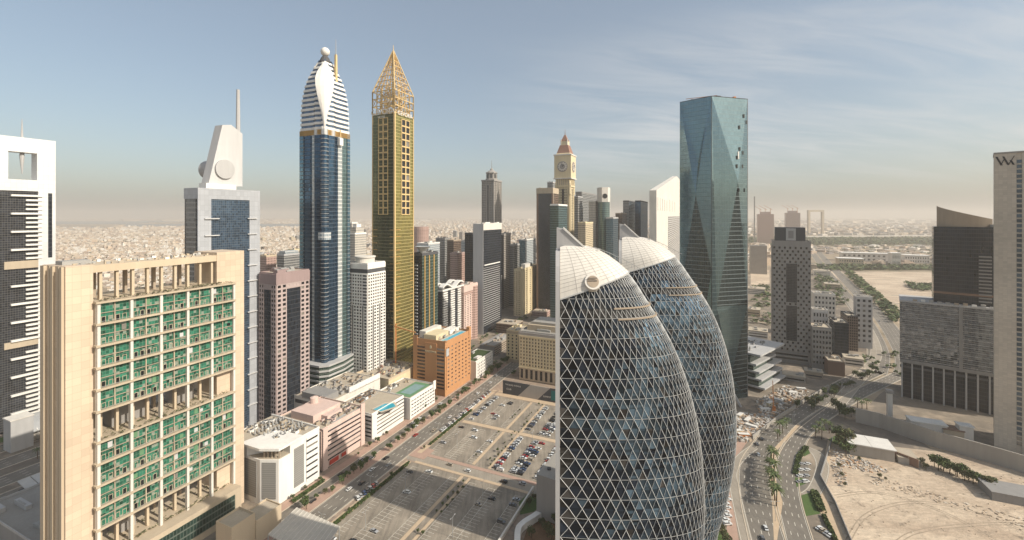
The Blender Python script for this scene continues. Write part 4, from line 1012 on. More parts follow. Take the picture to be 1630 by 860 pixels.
# ---------------------------------------------------------------- orange hotel
b = Bld('orange_hotel', 'orange hotel block with blue rooftop pool and rows of dark windows', 'hotel', xc=709, yb=632, xl=658, xr=749, ytop=545)
g = MB(); H = b.H; g.box(0, b.A, 0, b.B, 0, H - 1, 'orange'); L = b.B
w1 = L * .2
b.punched(g, 'R', 1.5, b.A - .5, 6, H - 5, 7, 11, .42, .42, 'orange', 'pane_dark', .45)
for u0, u1 in ((L * .13, L * .38), (L * .74, L * .97)):
    b.bands(g, 'L', u0, u1, 6, H - 6, 12, .55, 'orange', 'pane_brown', .45)
b.fb(g, 'L', 0, L * .13, 0, H + 3, 0, .5, 'orange'); b.fb(g, 'L', L * .38, L * .74, 0, H - 2.5, 0, .55, 'orange'); b.fb(g, 'L', L * .97, L, 0, H, 0, .5, 'orange')
g.box(b.A * .0, 2, 0, 2, H - 1, H + 1, 'orange'); g.box(b.A - 4, b.A, -.6, 3, H - 10, H + 4, 'orange'); g.build('wall', b.root)
b.roofkit('roof_sand', 'orange', 1.6, 0, H=H - 1)
g = MB(); g.box(3, b.A - 6, 1.2, 8, H - .6, H - .1, 'offwhite'); g.box(4, b.A - 8, 2, 7, H - .08, H, 'pool'); g.build('pool', b.root)
g = MB(); g.box(2, b.A * .5, 12, b.B * .7, H - .5, H + 4.5, 'cream'); g.box(6, b.A * .7, b.B * .72, b.B - 3, H - .5, H + 6, 'offwhite'); g.box(b.A * .55, b.A - 4, 12, b.B * .6, H - .5, H + 3, 'white'); g.build('penthouse', b.root)
roofjunk(b, 22, 20, 2, b.A - 3, 9, b.B - 3, H, 2.6)
letters('NASSIMA', b.root, (-.95, L * .44, H - 11), (R(90), 0, R(-90)), 3.2, 'cream')
g = MB(); g.lathe([(1.6, 0), (1.6, .3)], 'cream', 14); o = g.build('emblem', b.root); o.rotation_euler = (0, R(-90), 0); o.location = (-.6, L * .44, H - 6.5); o.scale = (1, .6, 1)
g = MB(); b.fb(g, 'R', .4, 5.2, H - 14, H - 7, .5, .8, 'lightgrey'); g.build('signboard', b.root); b.finish()
b = Bld('small_white_office', 'small white block with ribbed facade and dark courtyard roof beyond the orange hotel', 'building', xc=757, yb=606, xl=748, xr=784, ytop=577)
g = MB(); g.box(0, b.A, 0, 20, 0, b.H, 'offwhite'); b.punched(g, 'R', 3, b.A - .5, 1, b.H - 2, 10, 5, .45, .7, 'white', 'pane_dark', .5); b.fb(g, 'R', -.2, 3, 0, b.H + .5, 0, .8, 'white'); g.build('wall', b.root); b.B = 20; b.roofkit('hedge_green', 'white', 1, 3, 30); b.finish()
b = Bld('brown_car_park', 'brown flat roofed car park building beyond the small white block', 'building', xc=787, Y=545, xl=770, xr=818, H=12)
g = MB(); g.box(0, b.A, 0, b.B + 6, 0, 12, 'grey'); b.bands(g, 'R', .5, b.A - .5, 1, 11.5, 4, .45, 'tan', 'pane_black', .6); g.build('wall', b.root); b.roofkit('roof_grey', 'tan', 1, 8, 31); b.finish()

# ---------------------------------------------------------------- cream colonnaded offices by the car park
b = Bld('cream_office', 'cream stone office block with colonnade, cornice and rows of small windows behind hoardings', 'office building', P=(63.5, 444.6), A=48, B=60.5, H=51)
g = MB(); g.box(0, 48, 0, 60, 0, 50, 'sandstone'); b.punched(g, 'L', .05, 60.3, 15, 46, 18, 9, .42, .58, 'cream', 'pane_dark', .7); b.punched(g, 'L', .1, 60.2, 1, 13.5, 11, 1, .55, .8, 'sandstone', 'pane_black', 1.2)
for i in range(10): b.fb(g, 'L', i * 6.6 + .1, i * 6.6 + 1.1, 14, 46.5, .5, 1.3, 'cream')
b.fb(g, 'L', -.5, 61, 13.3, 14.6, 0, 1.9, 'cream'); b.fb(g, 'L', -.6, 61.2, 46.2, 48, 0, 1.8, 'cream'); g.box(-1.4, 49, -1, 61.2, 48, 51, 'stone_grey'); g.build('wall', b.root)
b.roofkit('roof_grey', 'stone_grey', 1.2, 3, 33, H=51)
g = MB(); g.box(10, 44, 4, 56, 51, 57, 'sandstone'); g.box(14, 40, 8, 52, 57, 59.5, 'roof_grey'); g.build('penthouse', b.root); b.finish()
b = Bld('cream_wing', 'lower cream wing with arched windows and flat roofs behind the colonnaded offices', 'building', xc=826, Y=520, xl=806, xr=880, H=38)
g = MB(); g.box(0, 30, 0, b.B, 0, 37, 'sandstone'); b.punched(g, 'L', .5, b.B - .5, 4, 34, 3, 8, .4, .5, 'cream', 'pane_dark', .6); g.build('wall', b.root); b.A = 30; b.roofkit('roof_sand', 'cream', 1.4, 5, 34, H=37); b.finish()
# hoarding with printed panels
o_ = SW(391, -184); root = empty('printed_hoarding', (o_[0], o_[1]), R(-TH), 'long dark printed hoarding with slanted beige panel along the far end of the car park', 'hoarding')
g = MB(); Lh = 92; Hh = 13
for i in range(24): g.box(i * 4, i * 4 + .3, .6, 3.2, 0, .4, 'metal'); g.tube((i * 4 + .15, .6, 9), (i * 4 + .15, 3.2, .4), .12, 'metal')
g.build('brace', root)
for pts, m_, nm in (([(0, 0), (16, 0), (29, 13), (0, 13)], 'darkgrey', 'panel'), ([(16.1, 0), (36, 0), (49, 13), (29.1, 13)], 'hoarding', 'panel'), ([(36.1, 0), (60, 0), (60, 13), (49.1, 13)], 'darkgrey', 'panel'), ([(60.1, 0), (74, 0), (92, 13), (60.1, 13)], 'teal_print', 'panel')):
    g = MB(); n = len(pts); g.v += [(x, 0, z) for x, z in pts] + [(x, .5, z) for x, z in pts]; k = g.mi(m_)
    g.f.append(tuple(range(n))); g.f.append(tuple(2 * n - 1 - i for i in range(n)))
    for i in range(n): j = (i + 1) % n; g.f.append((i, i + n, j + n, j))
    g.m += [k] * (n + 2); g.build(nm, root)
g = MB(); g.prism([(50, -.12), (58, -.12), (58, 0), (50, 0)], 2, 11, 'teal_print'); g.build('picture', root)
letters('THE BURJ AVENUE', root, (11, -.2, 9.6), (R(90), 0, 0), 2.0, 'offwhite', ext=.05); letters('CLUB', root, (6.5, -.2, 5.4), (R(90), 0, 0), 2.2, 'offwhite', ext=.05); letters('SUMMIT', root, (46, -.2, 4.4), (R(90), 0, 0), 2.2, 'offwhite', ext=.05)

# ---------------------------------------------------------------- towers of the middle distance
def tw(name, label, xc, xl, xr, ytop, Y, mat, matL=None, cat='tower', roofm='roof_sand', wall='offwhite', n=3, ang=TH, Amin=14, Bmin=14, seed=0, caph=1.5, unit='unit_grey', group=None, box=True):
    b = Bld(name, label, cat, xc=xc, Y=Y, xl=xl, xr=xr, ytop=ytop, ang=ang, group=group)
    b.A = max(b.A, Amin) if b.A > 0 else Amin; b.B = max(b.B, Bmin) if b.B > 0 else Bmin
    if box:
        g = MB(); g.box(0, b.A, 0, b.B, 0, b.H - caph, mat); g.build('wall', b.root)
        if matL: g = MB(); b.fb(g, 'L', 0, b.B, 0, b.H - caph - .05, -.2, .15, matL); g.build('facade', b.root)
        g = MB(); g.box(-.4, b.A + .4, -.4, b.B + .4, b.H - caph, b.H, wall); g.build('cornice', b.root)
        b.roofkit(roofm, wall, 1.2, n, seed or int(xc))
    return b
# dark green glass tower behind the orange hotel
b = tw('green_glass_tower', 'dark green glass tower with a glass bowl on its roof behind the orange hotel', 672, 655, 697, 405, 500, 'cw_green', 'cw_black', caph=2, wall='darkgrey', roofm='roof_grey')
g = MB(); g.lathe([(3, b.H + .2), (4, b.H + 3), (8.5, b.H + 8), (9, b.H + 8.2), (8.6, b.H + 8.4), (3, b.H + 6)], 'metal', 20, b.A * .3, b.B * .4); g.build('bowl', b.root)
for u in (.12, .4, .7): g = MB(); b.fb(g, 'R', b.A * u, b.A * u + 1.6, 0, b.H - 2, 0, .7, 'gold_paint'); g.build('pier', b.root)
g = MB()
for j in range(30): b.fb(g, 'L', b.B * .35, b.B * .6, 4 + j * 3.9, 5.2 + j * 3.9, .15, 1.2, 'lightgrey')
g.build('balcony', b.root); b.finish()
# white banded tower with wavy roof
b = Bld('wavy_roof_tower', 'white tower with stacked balcony bands and a wavy curved roof', 'tower', xc=703, Y=560, xl=697, xr=736, ytop=462)
g = MB(); H = b.H; g.box(0, b.A, 0, 14, 0, H, 'cw_black')
for i in range(3):
    u0 = b.A * (.04 + .34 * i); b.bands(g, 'R', u0, u0 + b.A * .2, 0, H - 2, 26, .45, 'white', 'pane_dark', 1.6)
g.build('wall', b.root); g = MB(); m_ = 16
for i in range(m_):
    u0, u1 = b.A * i / m_ - .6, b.A * (i + 1) / m_ - .6; f = lambda u: H + 4 + 3.2 * sin(u / b.A * 3 * pi)
    for y0, y1 in ((-2.6, 4), (9, 15)): g.hexa([(u0, y0, f(u0) - 1.8), (u1, y0, f(u1) - 1.8), (u1, y1, f(u1) - 1.8), (u0, y1, f(u0) - 1.8), (u0, y0, f(u0)), (u1, y0, f(u1)), (u1, y1, f(u1)), (u0, y1, f(u0))], 'white')
g.box(3, b.A - 3, 3, 11, H, H + 3.4, 'grey'); g.box(-.8, b.A + .5, -2.2, 14, H - 2, H, 'white'); g.build('roof', b.root); b.finish()
b = tw('rose_tower', 'rose pink apartment tower with stepped round corner beside the wavy roof', 738, 730, 760, 457, 600, 'cw_rose', None, wall='palepink', caph=8, n=4, roofm='roof_sand')
g = MB(); g.lathe([(7, 0), (7, b.H - 3), (6.2, b.H - 2.9)], 'cw_rose', 14, b.A * .8, 3); g.build('corner_bay', b.root); g = MB(); b.punched(g, 'R', .5, b.A * .55, 4, b.H - 12, 3, 24, .45, .5, 'palepink', 'pane_dark', .5); g.build('wall_grid', b.root); b.finish()
# slab tower: concrete spine and dark glass
b = Bld('slab_tower', 'tall slab tower with bare concrete spine on one side and black glass on the other', 'tower', xc=769, Y=645, xl=753, xr=798, ytop=357)
g = MB(); H = b.H; g.box(0, b.A, 0, b.B, 0, H, 'greywhite'); g.build('wall', b.root); g = MB(); b.fb(g, 'R', .6, b.A - .4, 0, H - 9, 0, .3, 'cw_black'); g.build('window', b.root)
g = MB(); b.bands(g, 'R', .6, b.A * .9, 12, H * .6, 26, .6, 'grey', 'pane_black', .7); b.fb(g, 'R', -.3, b.A + .4, H - 9, H + 1, 0, .8, 'offwhite'); b.fb(g, 'R', b.A * .05, b.A * .9, H * .62, H * .63, .3, .8, 'white'); g.build('spandrel', b.root); b.roofkit('roof_sand', 'white', 1, 5, 44); b.finish()
# grey tower with octagonal lantern and spire
b = Bld('spired_tower', 'slim grey tower with octagonal lantern and thin spire rising above the slab tower', 'skyscraper', xc=786, Y=900, xl=767, xr=798, ytop=286)
g = MB(); H = b.H; g.box(0, b.A, 0, b.B, 0, H - 3, 'cw_stone'); 
for k, L in (('R', b.A), ('L', b.B)):
    for u in (0, .18, .42, .58, .82, .96): b.fb(g, k, L * u, L * u + 1.4, 0, H - 3, 0, .9, 'stone_grey')
    b.fb(g, k, L * .45, L * .58, 0, H - 12, 0, .5, 'pane_dark')
g.box(-1.5, b.A + 1, -1.5, b.B + 1, H - 3, H, 'stone_grey'); g.build('wall', b.root); cx_, cy_ = b.A / 2, b.B / 2
g = MB(); g.lathe([(13.5, H), (13.5, H + 3), (11.5, H + 3.2), (11.5, H + 14), (13, H + 14.4), (13, H + 16), (6, H + 20), (3.6, H + 21), (3, H + 24), (.6, H + 26), (.3, H + 42)], 'stone_grey', 8, cx_, cy_); g.build('lantern', b.root)
g = MB()
for i in range(8): t = 2 * pi * (i + .5) / 8; g.obox(cx_ + cos(t) * 10.9, cy_ + sin(t) * 10.9, H + 4.5, .8, 4.2, 8, t, 'pane_dark', skip=())
g.build('window', b.root); b.finish()
b = Bld('cream_apartment_tower', 'cream apartment tower with stepped crown and vertical balcony stacks', 'tower', xc=829, Y=760, xl=818, xr=857, ytop=430)
g = MB(); H = b.H; g.box(0, b.A, 0, b.B, 0, H, 'cream'); b.punched(g, 'R', .2, b.A - .2, 2, H - 2, 9, 22, .45, .55, 'cream', 'pane_brown', .7); b.punched(g, 'L', .2, b.B - .2, 2, H - 2, 4, 22, .45, .55, 'cream', 'pane_brown', .7)
for u in (.02, .3, .58, .86): b.fb(g, 'R', b.A * u, b.A * (u + .12), 0, H + 1.5, .6, 2.0, 'cream')
g.build('wall', b.root); b.roofkit('roof_sand', 'cream', 1.5, 4, 55, wallmat if False else 0) if False else b.roofkit('roof_sand', 'cream', 1.5, 4, 55)
g = MB(); g.box(b.A * .3, b.A * .7, b.B * .2, b.B * .8, H, H + 7, 'offwhite'); g.build('penthouse', b.root); b.finish()
b = tw('brown_hotel_tower', 'tall brown slab tower with dark glass front beside the clock tower', 880, 854, 889, 300, 790, 'cw_brown', 'cw_dark', wall='sandstone', caph=9, roofm='roof_sand', n=2)
g = MB()
for u in (.04, .93): b.fb(g, 'L', b.B * u - (1 if u < .5 else 0), b.B * u + 2, 0, b.H - 9, 0, .9, 'brown')
b.fb(g, 'R', 0, 2, 0, b.H - 9, 0, .8, 'tan'); g.build('pier', b.root); b.finish()

# ---------------------------------------------------------------- clock tower
b = Bld('clock_tower', 'cream stone skyscraper with large clock faces and red tiled spire', 'clock tower', xc=907, Y=840, xl=884, xr=917.5, ytop=302)
A_ = B_ = 27.0; b.A = b.B = A_; Zp = lambda y: HC + (HY - y) / F * 850
g = MB(); zs, zk, zt = Zp(298), Zp(283), Zp(250)
g.box(0, A_, 0, B_, 0, zs, 'cream')
for k in 'RL':
    b.punched(g, k, A_ * .22, A_ * .42, 10, zs - 3, 2, 42, .5, .6, 'cream', 'pane_dark', .7); b.punched(g, k, A_ * .58, A_ * .78, 10, zs - 3, 2, 42, .5, .6, 'cream', 'pane_dark', .7)
    for u in (0, .09, .18, .80, .91): b.fb(g, k, A_ * u, A_ * u + 1.5, 0, zs, 0, 1.2, 'cream')
g.build('wall', b.root)
for k in 'RL': g = MB(); b.fb(g, k, A_ * .43, A_ * .57, 10, zs - 4, 0, .5, 'cw_black'); g.build('window', b.root)
g = MB(); g.box(-2.2, A_ + 2.2, -2.2, B_ + 2.2, zs, zs + 3, 'cream'); g.box(-1, A_ + 1, -1, B_ + 1, zs + 3, zk - 1, 'sandstone')
for k in 'RL':
    for i in range(7): b.fb(g, k, i * (A_ - 1.6) / 6, i * (A_ - 1.6) / 6 + 1.6, zs + 3, zk - 1, 1, 2.0, 'cream')
g.box(-3.2, A_ + 3.2, -3.2, B_ + 3.2, zk - 1, zt + 4, 'cream'); g.box(-4.4, A_ + 4.4, -4.4, B_ + 4.4, zk - 3, zk - .9, 'offwhite'); g.box(-4.4, A_ + 4.4, -4.4, B_ + 4.4, zt + 2, zt + 4.4, 'offwhite'); g.build('belfry', b.root)
zc = (zk + zt) / 2 + .5
for k in 'RL':
    m_ = A_ / 2; ux = lambda u, z, d: b.pt(k, u, z, d)
    g = MB(); g.tube(ux(m_, zc, 3.25), ux(m_, zc, 3.9), 10.2, 'stone_grey', 28); o = g.build('clock_face', b.root)
    g = MB(); g.tube(ux(m_, zc, 3.9), ux(m_, zc, 4.2), 8.4, 'offwhite', 28); g.tube(ux(m_, zc, 4.2), ux(m_, zc, 4.4), 5.2, 'stone_grey', 20); g.build('dial', o)
    g = MB()
    for i in range(12): t = i * pi / 6; g.tube(ux(m_ + sin(t) * 7, zc + cos(t) * 7, 4.3), ux(m_ + sin(t) * 8.8, zc + cos(t) * 8.8, 4.3), .5, 'brown')
    g.tube(ux(m_, zc, 4.6), ux(m_ + 3.6, zc + 3.4, 4.6), .6, 'black'); g.tube(ux(m_, zc, 4.7), ux(m_ - 1.4, zc + 8, 4.7), .45, 'black'); g.build('clock_hand', o)
g = MB(); c = A_ / 2; q = 1.4142
def pyr(r0, z0, r1, z1, m_): 
    p = lambda r, z: [(c - r, c - r, z), (c + r, c - r, z), (c + r, c + r, z), (c - r, c + r, z)]
    g.hexa(p(r0, z0) + p(r1, z1), m_)
pyr(14, zt + 4.4, 9.5, zt + 15, 'cream'); pyr(13.2, zt + 6, 8, Zp(231), 'red_roof'); g.build('roof', b.root)
g = MB(); zl = Zp(231); pyr(7, zl, 6.4, zl + 8, 'cream'); [g.box(c + sx * 6.2 - .8, c + sx * 6.2 + .8, c + sy * 6.2 - .8, c + sy * 6.2 + .8, zl, zl + 11, 'offwhite') for sx in (-1, 1) for sy in (-1, 1)]; g.build('lantern', b.root)
g = MB(); pyr(6.6, zl + 8, 1.4, Zp(214), 'red_roof'); g.tube((c, c, Zp(214)), (c, c, Zp(205)), .8, 'brown', 6, .2); g.build('spire', b.root)
g = MB()
for sx, sy in ((0, 0), (1, 0), (1, 1), (0, 1)): g.lathe([(2.4, zs - 14), (2.4, zs + 8), (.2, zs + 16)], 'cream', 8, sx * A_, sy * A_)
g.build('corner_turret', b.root); b.finish()

mid = [
 ('round_brown_tower', 'round maroon tower in the haze just beyond the golden tower', 668, 658, 683, 361, 1150, 'cw_rose', None, 'palepink', 0),
 ('office_tower', 'blue and white ribbed tower rising behind the green glass tower', 682, 664, 700, 388, 820, 'cw_paleblue', None, 'white', 4),
 ('office_tower', 'grey tower with stepped dark roof, left neighbour of the brown pier tower', 708, 694, 716, 380, 880, 'cw_grey', None, 'grey', 3),
 ('office_tower', 'brown striped apartment tower behind the wavy roof', 722, 714, 734, 383, 800, 'cw_brown', None, 'tan', 3),
 ('office_tower', 'dark grey flat roofed tower with white floor bands left of the slab tower', 741, 733, 753, 384, 940, 'cw_grey', 'cw_paleblue', 'offwhite', 2),
 ('apartment_tower', 'small red brown apartment tower between brown striped tower and slab tower', 728, 724, 741, 404, 720, 'cw_rose', None, 'pinktile', 3),
 ('office_tower', 'dark narrow tower standing against the left side of the slab tower', 752, 748, 757, 372, 700, 'cw_black', None, 'darkgrey', 0),
 ('office_tower', 'olive grey slim tower just right of the black glass slab', 802, 797, 813, 373, 820, 'cw_stone', 'cw_black', 'stone_grey', 2),
 ('office_tower', 'small blue grey tower between olive slim tower and blue white tower', 818, 812, 827, 390, 840, 'cw_grey', None, 'lightgrey', 2),
 ('office_tower', 'small white framed tower with blue glass front left of the brown hotel', 836, 826, 853, 382, 900, 'cw_paleblue', 'cw_blue', 'white', 2),
 ('office_tower', 'pale grey round topped tower half hidden behind the clock tower', 880, 872, 886, 290, 1050, 'cw_grey', None, 'lightgrey', 2),
 ('office_tower', 'narrow white and teal tower in front of the clock tower shaft', 889, 887, 903, 326, 700, 'cw_teal', None, 'white', 0),
 ('office_tower', 'grey tower with thin floor lines close on the right of the clock tower', 920, 914, 928, 313, 900, 'cw_grey', None, 'lightgrey', 1),
 ('office_tower', 'wide grey banded tower with dark glass box top right of the clock tower', 926, 918, 950, 306, 980, 'cw_grey', 'cw_stone', 'grey', 1),
 ('office_tower', 'low cream apartment tower in front of the grey banded tower', 932, 926, 944, 355, 800, 'cw_cream', None, 'cream', 2),
 ('office_tower', 'white stepped slim tower left of the green cylinder tower', 948, 944, 955, 320, 900, 'cw_pale', None, 'white', 1),
 ('office_tower', 'small dark blue tower between green cylinder and wide dark twin slab', 976, 970, 984, 347, 860, 'cw_blue', None, 'lightgrey', 1),
 ('office_tower', 'brown tower with small white turrets behind the rear dome', 990, 982, 998, 340, 960, 'cw_brown', None, 'tan', 2),
 ('office_tower', 'dark blue grey glass slab with flat top, wider of the joined twin slabs', 1001, 995, 1018, 320, 1080, 'cw_blue', 'cw_grey', 'darkgrey', 2),
 ('office_tower', 'dark blue grey narrow slab joined to the right of the wider one', 1020, 1017, 1031, 320, 1100, 'cw_deep', None, 'darkgrey', 0),
 ('apartment_tower', 'white arched and stepped apartment tower just right of the blue crowned tower', 565, 556, 583, 372, 640, 'cw_pale', None, 'white', 2),
 ('office_tower', 'far white tower behind the stepped white apartment tower', 560, 556, 569, 355, 900, 'cw_pale', None, 'white', 1),
 ('apartment_block', 'brown and cream apartment block just right of the grey sail tower', 424, 414, 440, 408, 640, 'cw_rose', None, 'beige', 2),
 ('apartment_block', 'blue roofed grey block left of the blue crowned tower', 452, 446, 479, 406, 620, 'cw_grey', None, 'lightgrey', 4),
 ('apartment_block', 'low cream block behind the blue crowned tower and grey block', 468, 460, 480, 398, 760, 'cw_cream', None, 'cream', 2),
]
for nm, lab, xc, xl, xr, yt, Y, m_, mL, wl, n in mid:
    if nm == 'round_brown_tower':
        r = (683 - 658) / 2 / F * Y; X_ = (670 - CX) / F * Y; root = empty(nm, (X_, Y), 0, lab, 'tower'); H = zpx(yt, Y)
        g = MB(); g.lathe([(r, 0), (r, H - 10), (r + .8, H - 9.9), (r + .8, H - 6), (r, H - 5.8), (r, H)], 'cw_rose', 24); g.build('wall', root); continue
    b = tw(nm, lab, xc, xl, xr, yt, Y, m_, mL, cat='apartment block' if 'block' in nm else 'tower', wall=wl, n=n, seed=int(xc * 7 + yt)); b.finish()
    if 'arched' in lab:
        g = MB(); g.box(b.A * .15, b.A * .85, b.B * .1, b.B * .9, b.H, b.H + 9, 'cw_pale'); g.box(b.A * .3, b.A * .7, b.B * .25, b.B * .75, b.H + 9, b.H + 14, 'white'); g.build('penthouse', b.root)
    if 'blue roofed' in lab:
        g = MB(); g.box(b.A * .1, b.A * .9, b.B * .1, b.B * .9, b.H + .2, b.H + 5, 'cw_paleblue'); g.build('penthouse', b.root)
# green cylinder tower with white hood
Y = 900; X_ = (961 - CX) / F * Y; r = 9.5 / F * Y; H = zpx(322, Y); root = empty('cylinder_tower', (X_, Y), 0, 'green glass cylinder tower under a tall white hood with oval opening', 'tower')
g = MB(); g.lathe([(r, 0), (r, H)], 'cw_teal', 24); g.build('wall', root)
g = MB(); g.box(-r * .9, r * 1.05, -r * .3, r, 0, zpx(300, Y), 'white'); g.prism([(-r * 1.02, -2), (-r * .5, -r), (r * .5, -r), (r * 1.02, -2), (r * 1.02, 6), (-r * 1.02, 6)], H + .1, zpx(299, Y), 'offwhite'); g.build('hood', root)
g = MB(); g.tube((0, -r - .3, H + 12), (0, -r - .05, H + 12), 5, 'pane_black', 20); g.build('window', root)
# white twin tower with sloping top
b = Bld('sloping_top_tower', 'white tower with steep sloping top and striped glass left of the tall glass tower', 'tower', xc=1045, Y=900, xl=1039, xr=1100, ytop=312)
H = b.H; g = MB(); g.box(0, b.A, 0, 14, 0, H, 'offwhite')
za, zb3 = zpx(303, 900), zpx(247, 960); uA = b.pix('R', 1077, 300)[0]
fr = [(0, 0, H), (b.A, 0, H), (b.A, 0, zb3 + 20), (uA, 0, zb3), (0, 0, za)]; n = 5
b0 = len(g.v); g.v += [p for p in fr] + [(p[0], 14, p[2]) for p in fr]; k = g.mi('offwhite'); g.f.append(tuple(b0 + i for i in range(n))); g.f.append(tuple(b0 + 2 * n - 1 - i for i in range(n)))
for i in range(n): j = (i + 1) % n; g.f.append((b0 + i, b0 + i + n, b0 + j + n, b0 + j))
g.m += [k] * (n + 2); g.build('wall', b.root)
g = MB(); b.bands(g, 'R', b.A * .14, b.A, 0, zpx(345, 900), 30, .55, 'lightgrey', 'pane_dark', .6); g.build('spandrel', b.root)
for i in range(5):
    g = MB(); u = b.pix('R', 1047 + i * 3.6, 320)[0]; b.fb(g, 'R', u, u + 2.2, zpx(335, 920), zpx(314, 920), 0, .4, 'pane_dark'); g.build('window', b.root)
for i in range(3):
    g = MB(); u = b.pix('R', 1066 + i * 4, 320)[0]; b.fb(g, 'R', u, u + 3, zpx(335, 940), zpx(311, 940), 0, .4, 'pane_brown'); g.build('window', b.root)
b.finish()
# filler blocks between the towers
rb = random.Random(21)
spots = []
for i in range(1400):
    x = rb.uniform(400, 1075); y = rb.uniform(372, 500); X_, Y_ = G(x, y); w_ = -X_ * V[0] - Y_ * V[1]
    if -500 < w_ < -360: continue                     # keep the highway free
    if w_ >= -360 and Y_ < 560 and x < 800: continue
    if w_ > -300 and Y_ < 640: continue
    if any((X_ - a) ** 2 + (Y_ - c) ** 2 < 34 ** 2 for a, c in spots): continue
    if any(o.get('category') in ('tower', 'skyscraper', 'clock tower', 'building', 'hotel', 'office building') and (o.location.x + 12 - X_) ** 2 + (o.location.y + 14 - Y_) ** 2 < 44 ** 2 for o in COL.objects if o.type == 'EMPTY'): continue
    spots.append((X_, Y_))
    if len(spots) > 150: break
kinds = [('cw_pale', 'offwhite'), ('cw_cream', 'cream'), ('cw_rose', 'palepink'), ('cw_stone', 'stone_grey'), ('cw_grey', 'lightgrey'), ('cw_brown', 'tan')]
names = ['white', 'cream', 'pale pink', 'stone coloured', 'grey', 'brown']
for X_, Y_ in spots:
    i = rb.randrange(6); Lx_, Ly_ = rb.uniform(16, 28), rb.uniform(16, 28); h = rb.uniform(14, 32) + (rb.random() < .3) * rb.uniform(10, 45)
    g = MB(); g.box(0, Lx_, 0, Ly_, 0, h, kinds[i][0]); g.box(-.3, Lx_ + .3, -.3, Ly_ + .3, h, h + 1.2, kinds[i][1])
    for q in range(5): x, y = rb.uniform(1, Lx_ - 5), rb.uniform(1, Ly_ - 5); g.box(x, x + rb.uniform(2, 5), y, y + rb.uniform(2, 5), h + 1.2, h + 1.2 + rb.uniform(1, 4), rb.choice((kinds[i][1], 'unit_grey')))
    o = g.build('apartment_block', loc=(X_, Y_, 0)); o.rotation_euler = (0, 0, R(90 - TH)); tag(o, '%s flat roofed apartment block among the distant midrise streets' % names[i], 'apartment block', names[i] + ' midrise blocks')

# low blocks and trees along the street beyond the car park
for i in range(44):
    side = i % 4; s_ = 500 + (i // 4) * 42 + rb.uniform(-4, 4); w_ = (-255, -165, -110, -50)[side] + rb.uniform(-5, 5)
    if side == 0 and s_ < 560: continue
    p = SW(s_, w_)
    if any(o.type == 'EMPTY' and o.get('category') and (o.location.x - p[0]) ** 2 + (o.location.y - p[1]) ** 2 < 38 ** 2 for o in COL.objects): continue
    j = rb.randrange(6); Lx_, Ly_, h = rb.uniform(20, 32), rb.uniform(18, 34), rb.uniform(7, 20)
    root = empty('low_block', p, R(90 - TH), '%s low flat roofed block along the street beyond the hoarding' % names[j], 'building', names[j] + ' low blocks beyond the hoarding')
    g = MB(); g.box(0, Lx_, 0, Ly_, 0, h, kinds[j][0]); g.build('wall', root)
    g = MB(); g.box(-.4, Lx_ + .4, -.4, Ly_ + .4, h, h + 1, kinds[j][1]); g.box(1, Lx_ - 1, 1, Ly_ - 1, h + 1, h + 1.1, 'roof_sand')
    g.build('roof', root)
    for q in range(4): x, y = rb.uniform(1, Lx_ - 6), rb.uniform(1, Ly_ - 6); g = MB(); g.box(x, x + rb.uniform(2, 5), y, y + rb.uniform(2, 5), h + 1.1, h + 1.1 + rb.uniform(1, 3.4), rb.choice((kinds[j][1], 'unit_grey'))); g.build('rooftop_unit', root)
g = MB()
for i in range(420):
    s_, w_ = rb.uniform(440, 1000), rb.choice((-222, -192, -140, -80, -285, -130)) + rb.uniform(-6, 6); p = SW(s_, w_); clump(g, p[0], p[1], rb.uniform(2, 4), rb.uniform(4, 7), 12)
g.build('tree_cover', kind='stuff')
# ---------------------------------------------------------------- the two curved lattice towers
def eggglass(name, col, rough, metal=.8):
    m, nt, p = newmat(name); t = NT(nt); g = t.n('ShaderNodeNewGeometry'); r = g.outputs['Random Per Island']
    k = t.m('MULTIPLY_ADD', t.m('POWER', r, 1.6), 1.7, .4)
    sp = t.n('ShaderNodeSeparateXYZ'); t.put(sp.inputs[0], g.outputs['Position'])
    fl = t.m('LESS_THAN', t.m('FRACT', t.m('DIVIDE', sp.outputs[2], 3.75)), .22)      # floor plates behind the glass
    t.put(p.inputs['Base Color'], t.mix(fl, t.mix(1., col, t.vec(k, k, k), 'MULTIPLY'), scl(col, 1.25)))
    p.inputs['Metallic'].default_value = metal; p.inputs['Roughness'].default_value = rough; p.inputs['Specular IOR Level'].default_value = .35; M[name] = m
eggglass('egg_dark', (.014, .020, .030), .12, .3); eggglass('egg_blue', (.095, .15, .205), .12, .7); eggglass('egg_mid', (.045, .07, .095), .12, .55); eggglass('egg_brown', (.045, .042, .04), .2, .2)
plaster('lattice_paint', (.46, .46, .45), rough=.45, var=.06, streak=False); plaster('cap_panel', (.64, .60, .54), rough=.5, var=.16, scale=.25, streak=True); plaster('joint', (.36, .33, .30)); plaster('fin_grey', (.42, .41, .40), rough=.5)
PROF = [(0, 47), (20, 52), (42, 55.5), (56, 56.5), (68, 56.3), (83, 55.2), (96, 53.2), (109, 50), (122, 45.2), (132, 40), (142, 33.6), (148, 30), (152.6, 26.5), (156, 22.6), (159, 18.5), (161.2, 14.5), (162.4, 11)]
def pw(z, s=1.0):
    if z <= PROF[0][0]: return PROF[0][1]
    for (a, w0), (c, w1) in zip(PROF, PROF[1:]):
        if z <= c: t = (z - a) / (c - a); return w0 + (w1 - w0) * t
    return PROF[-1][1]
def smooth_w(z): return sum(pw(z + d) for d in (-4, -2, 0, 2, 4)) / 5 if z < 146 else pw(z)
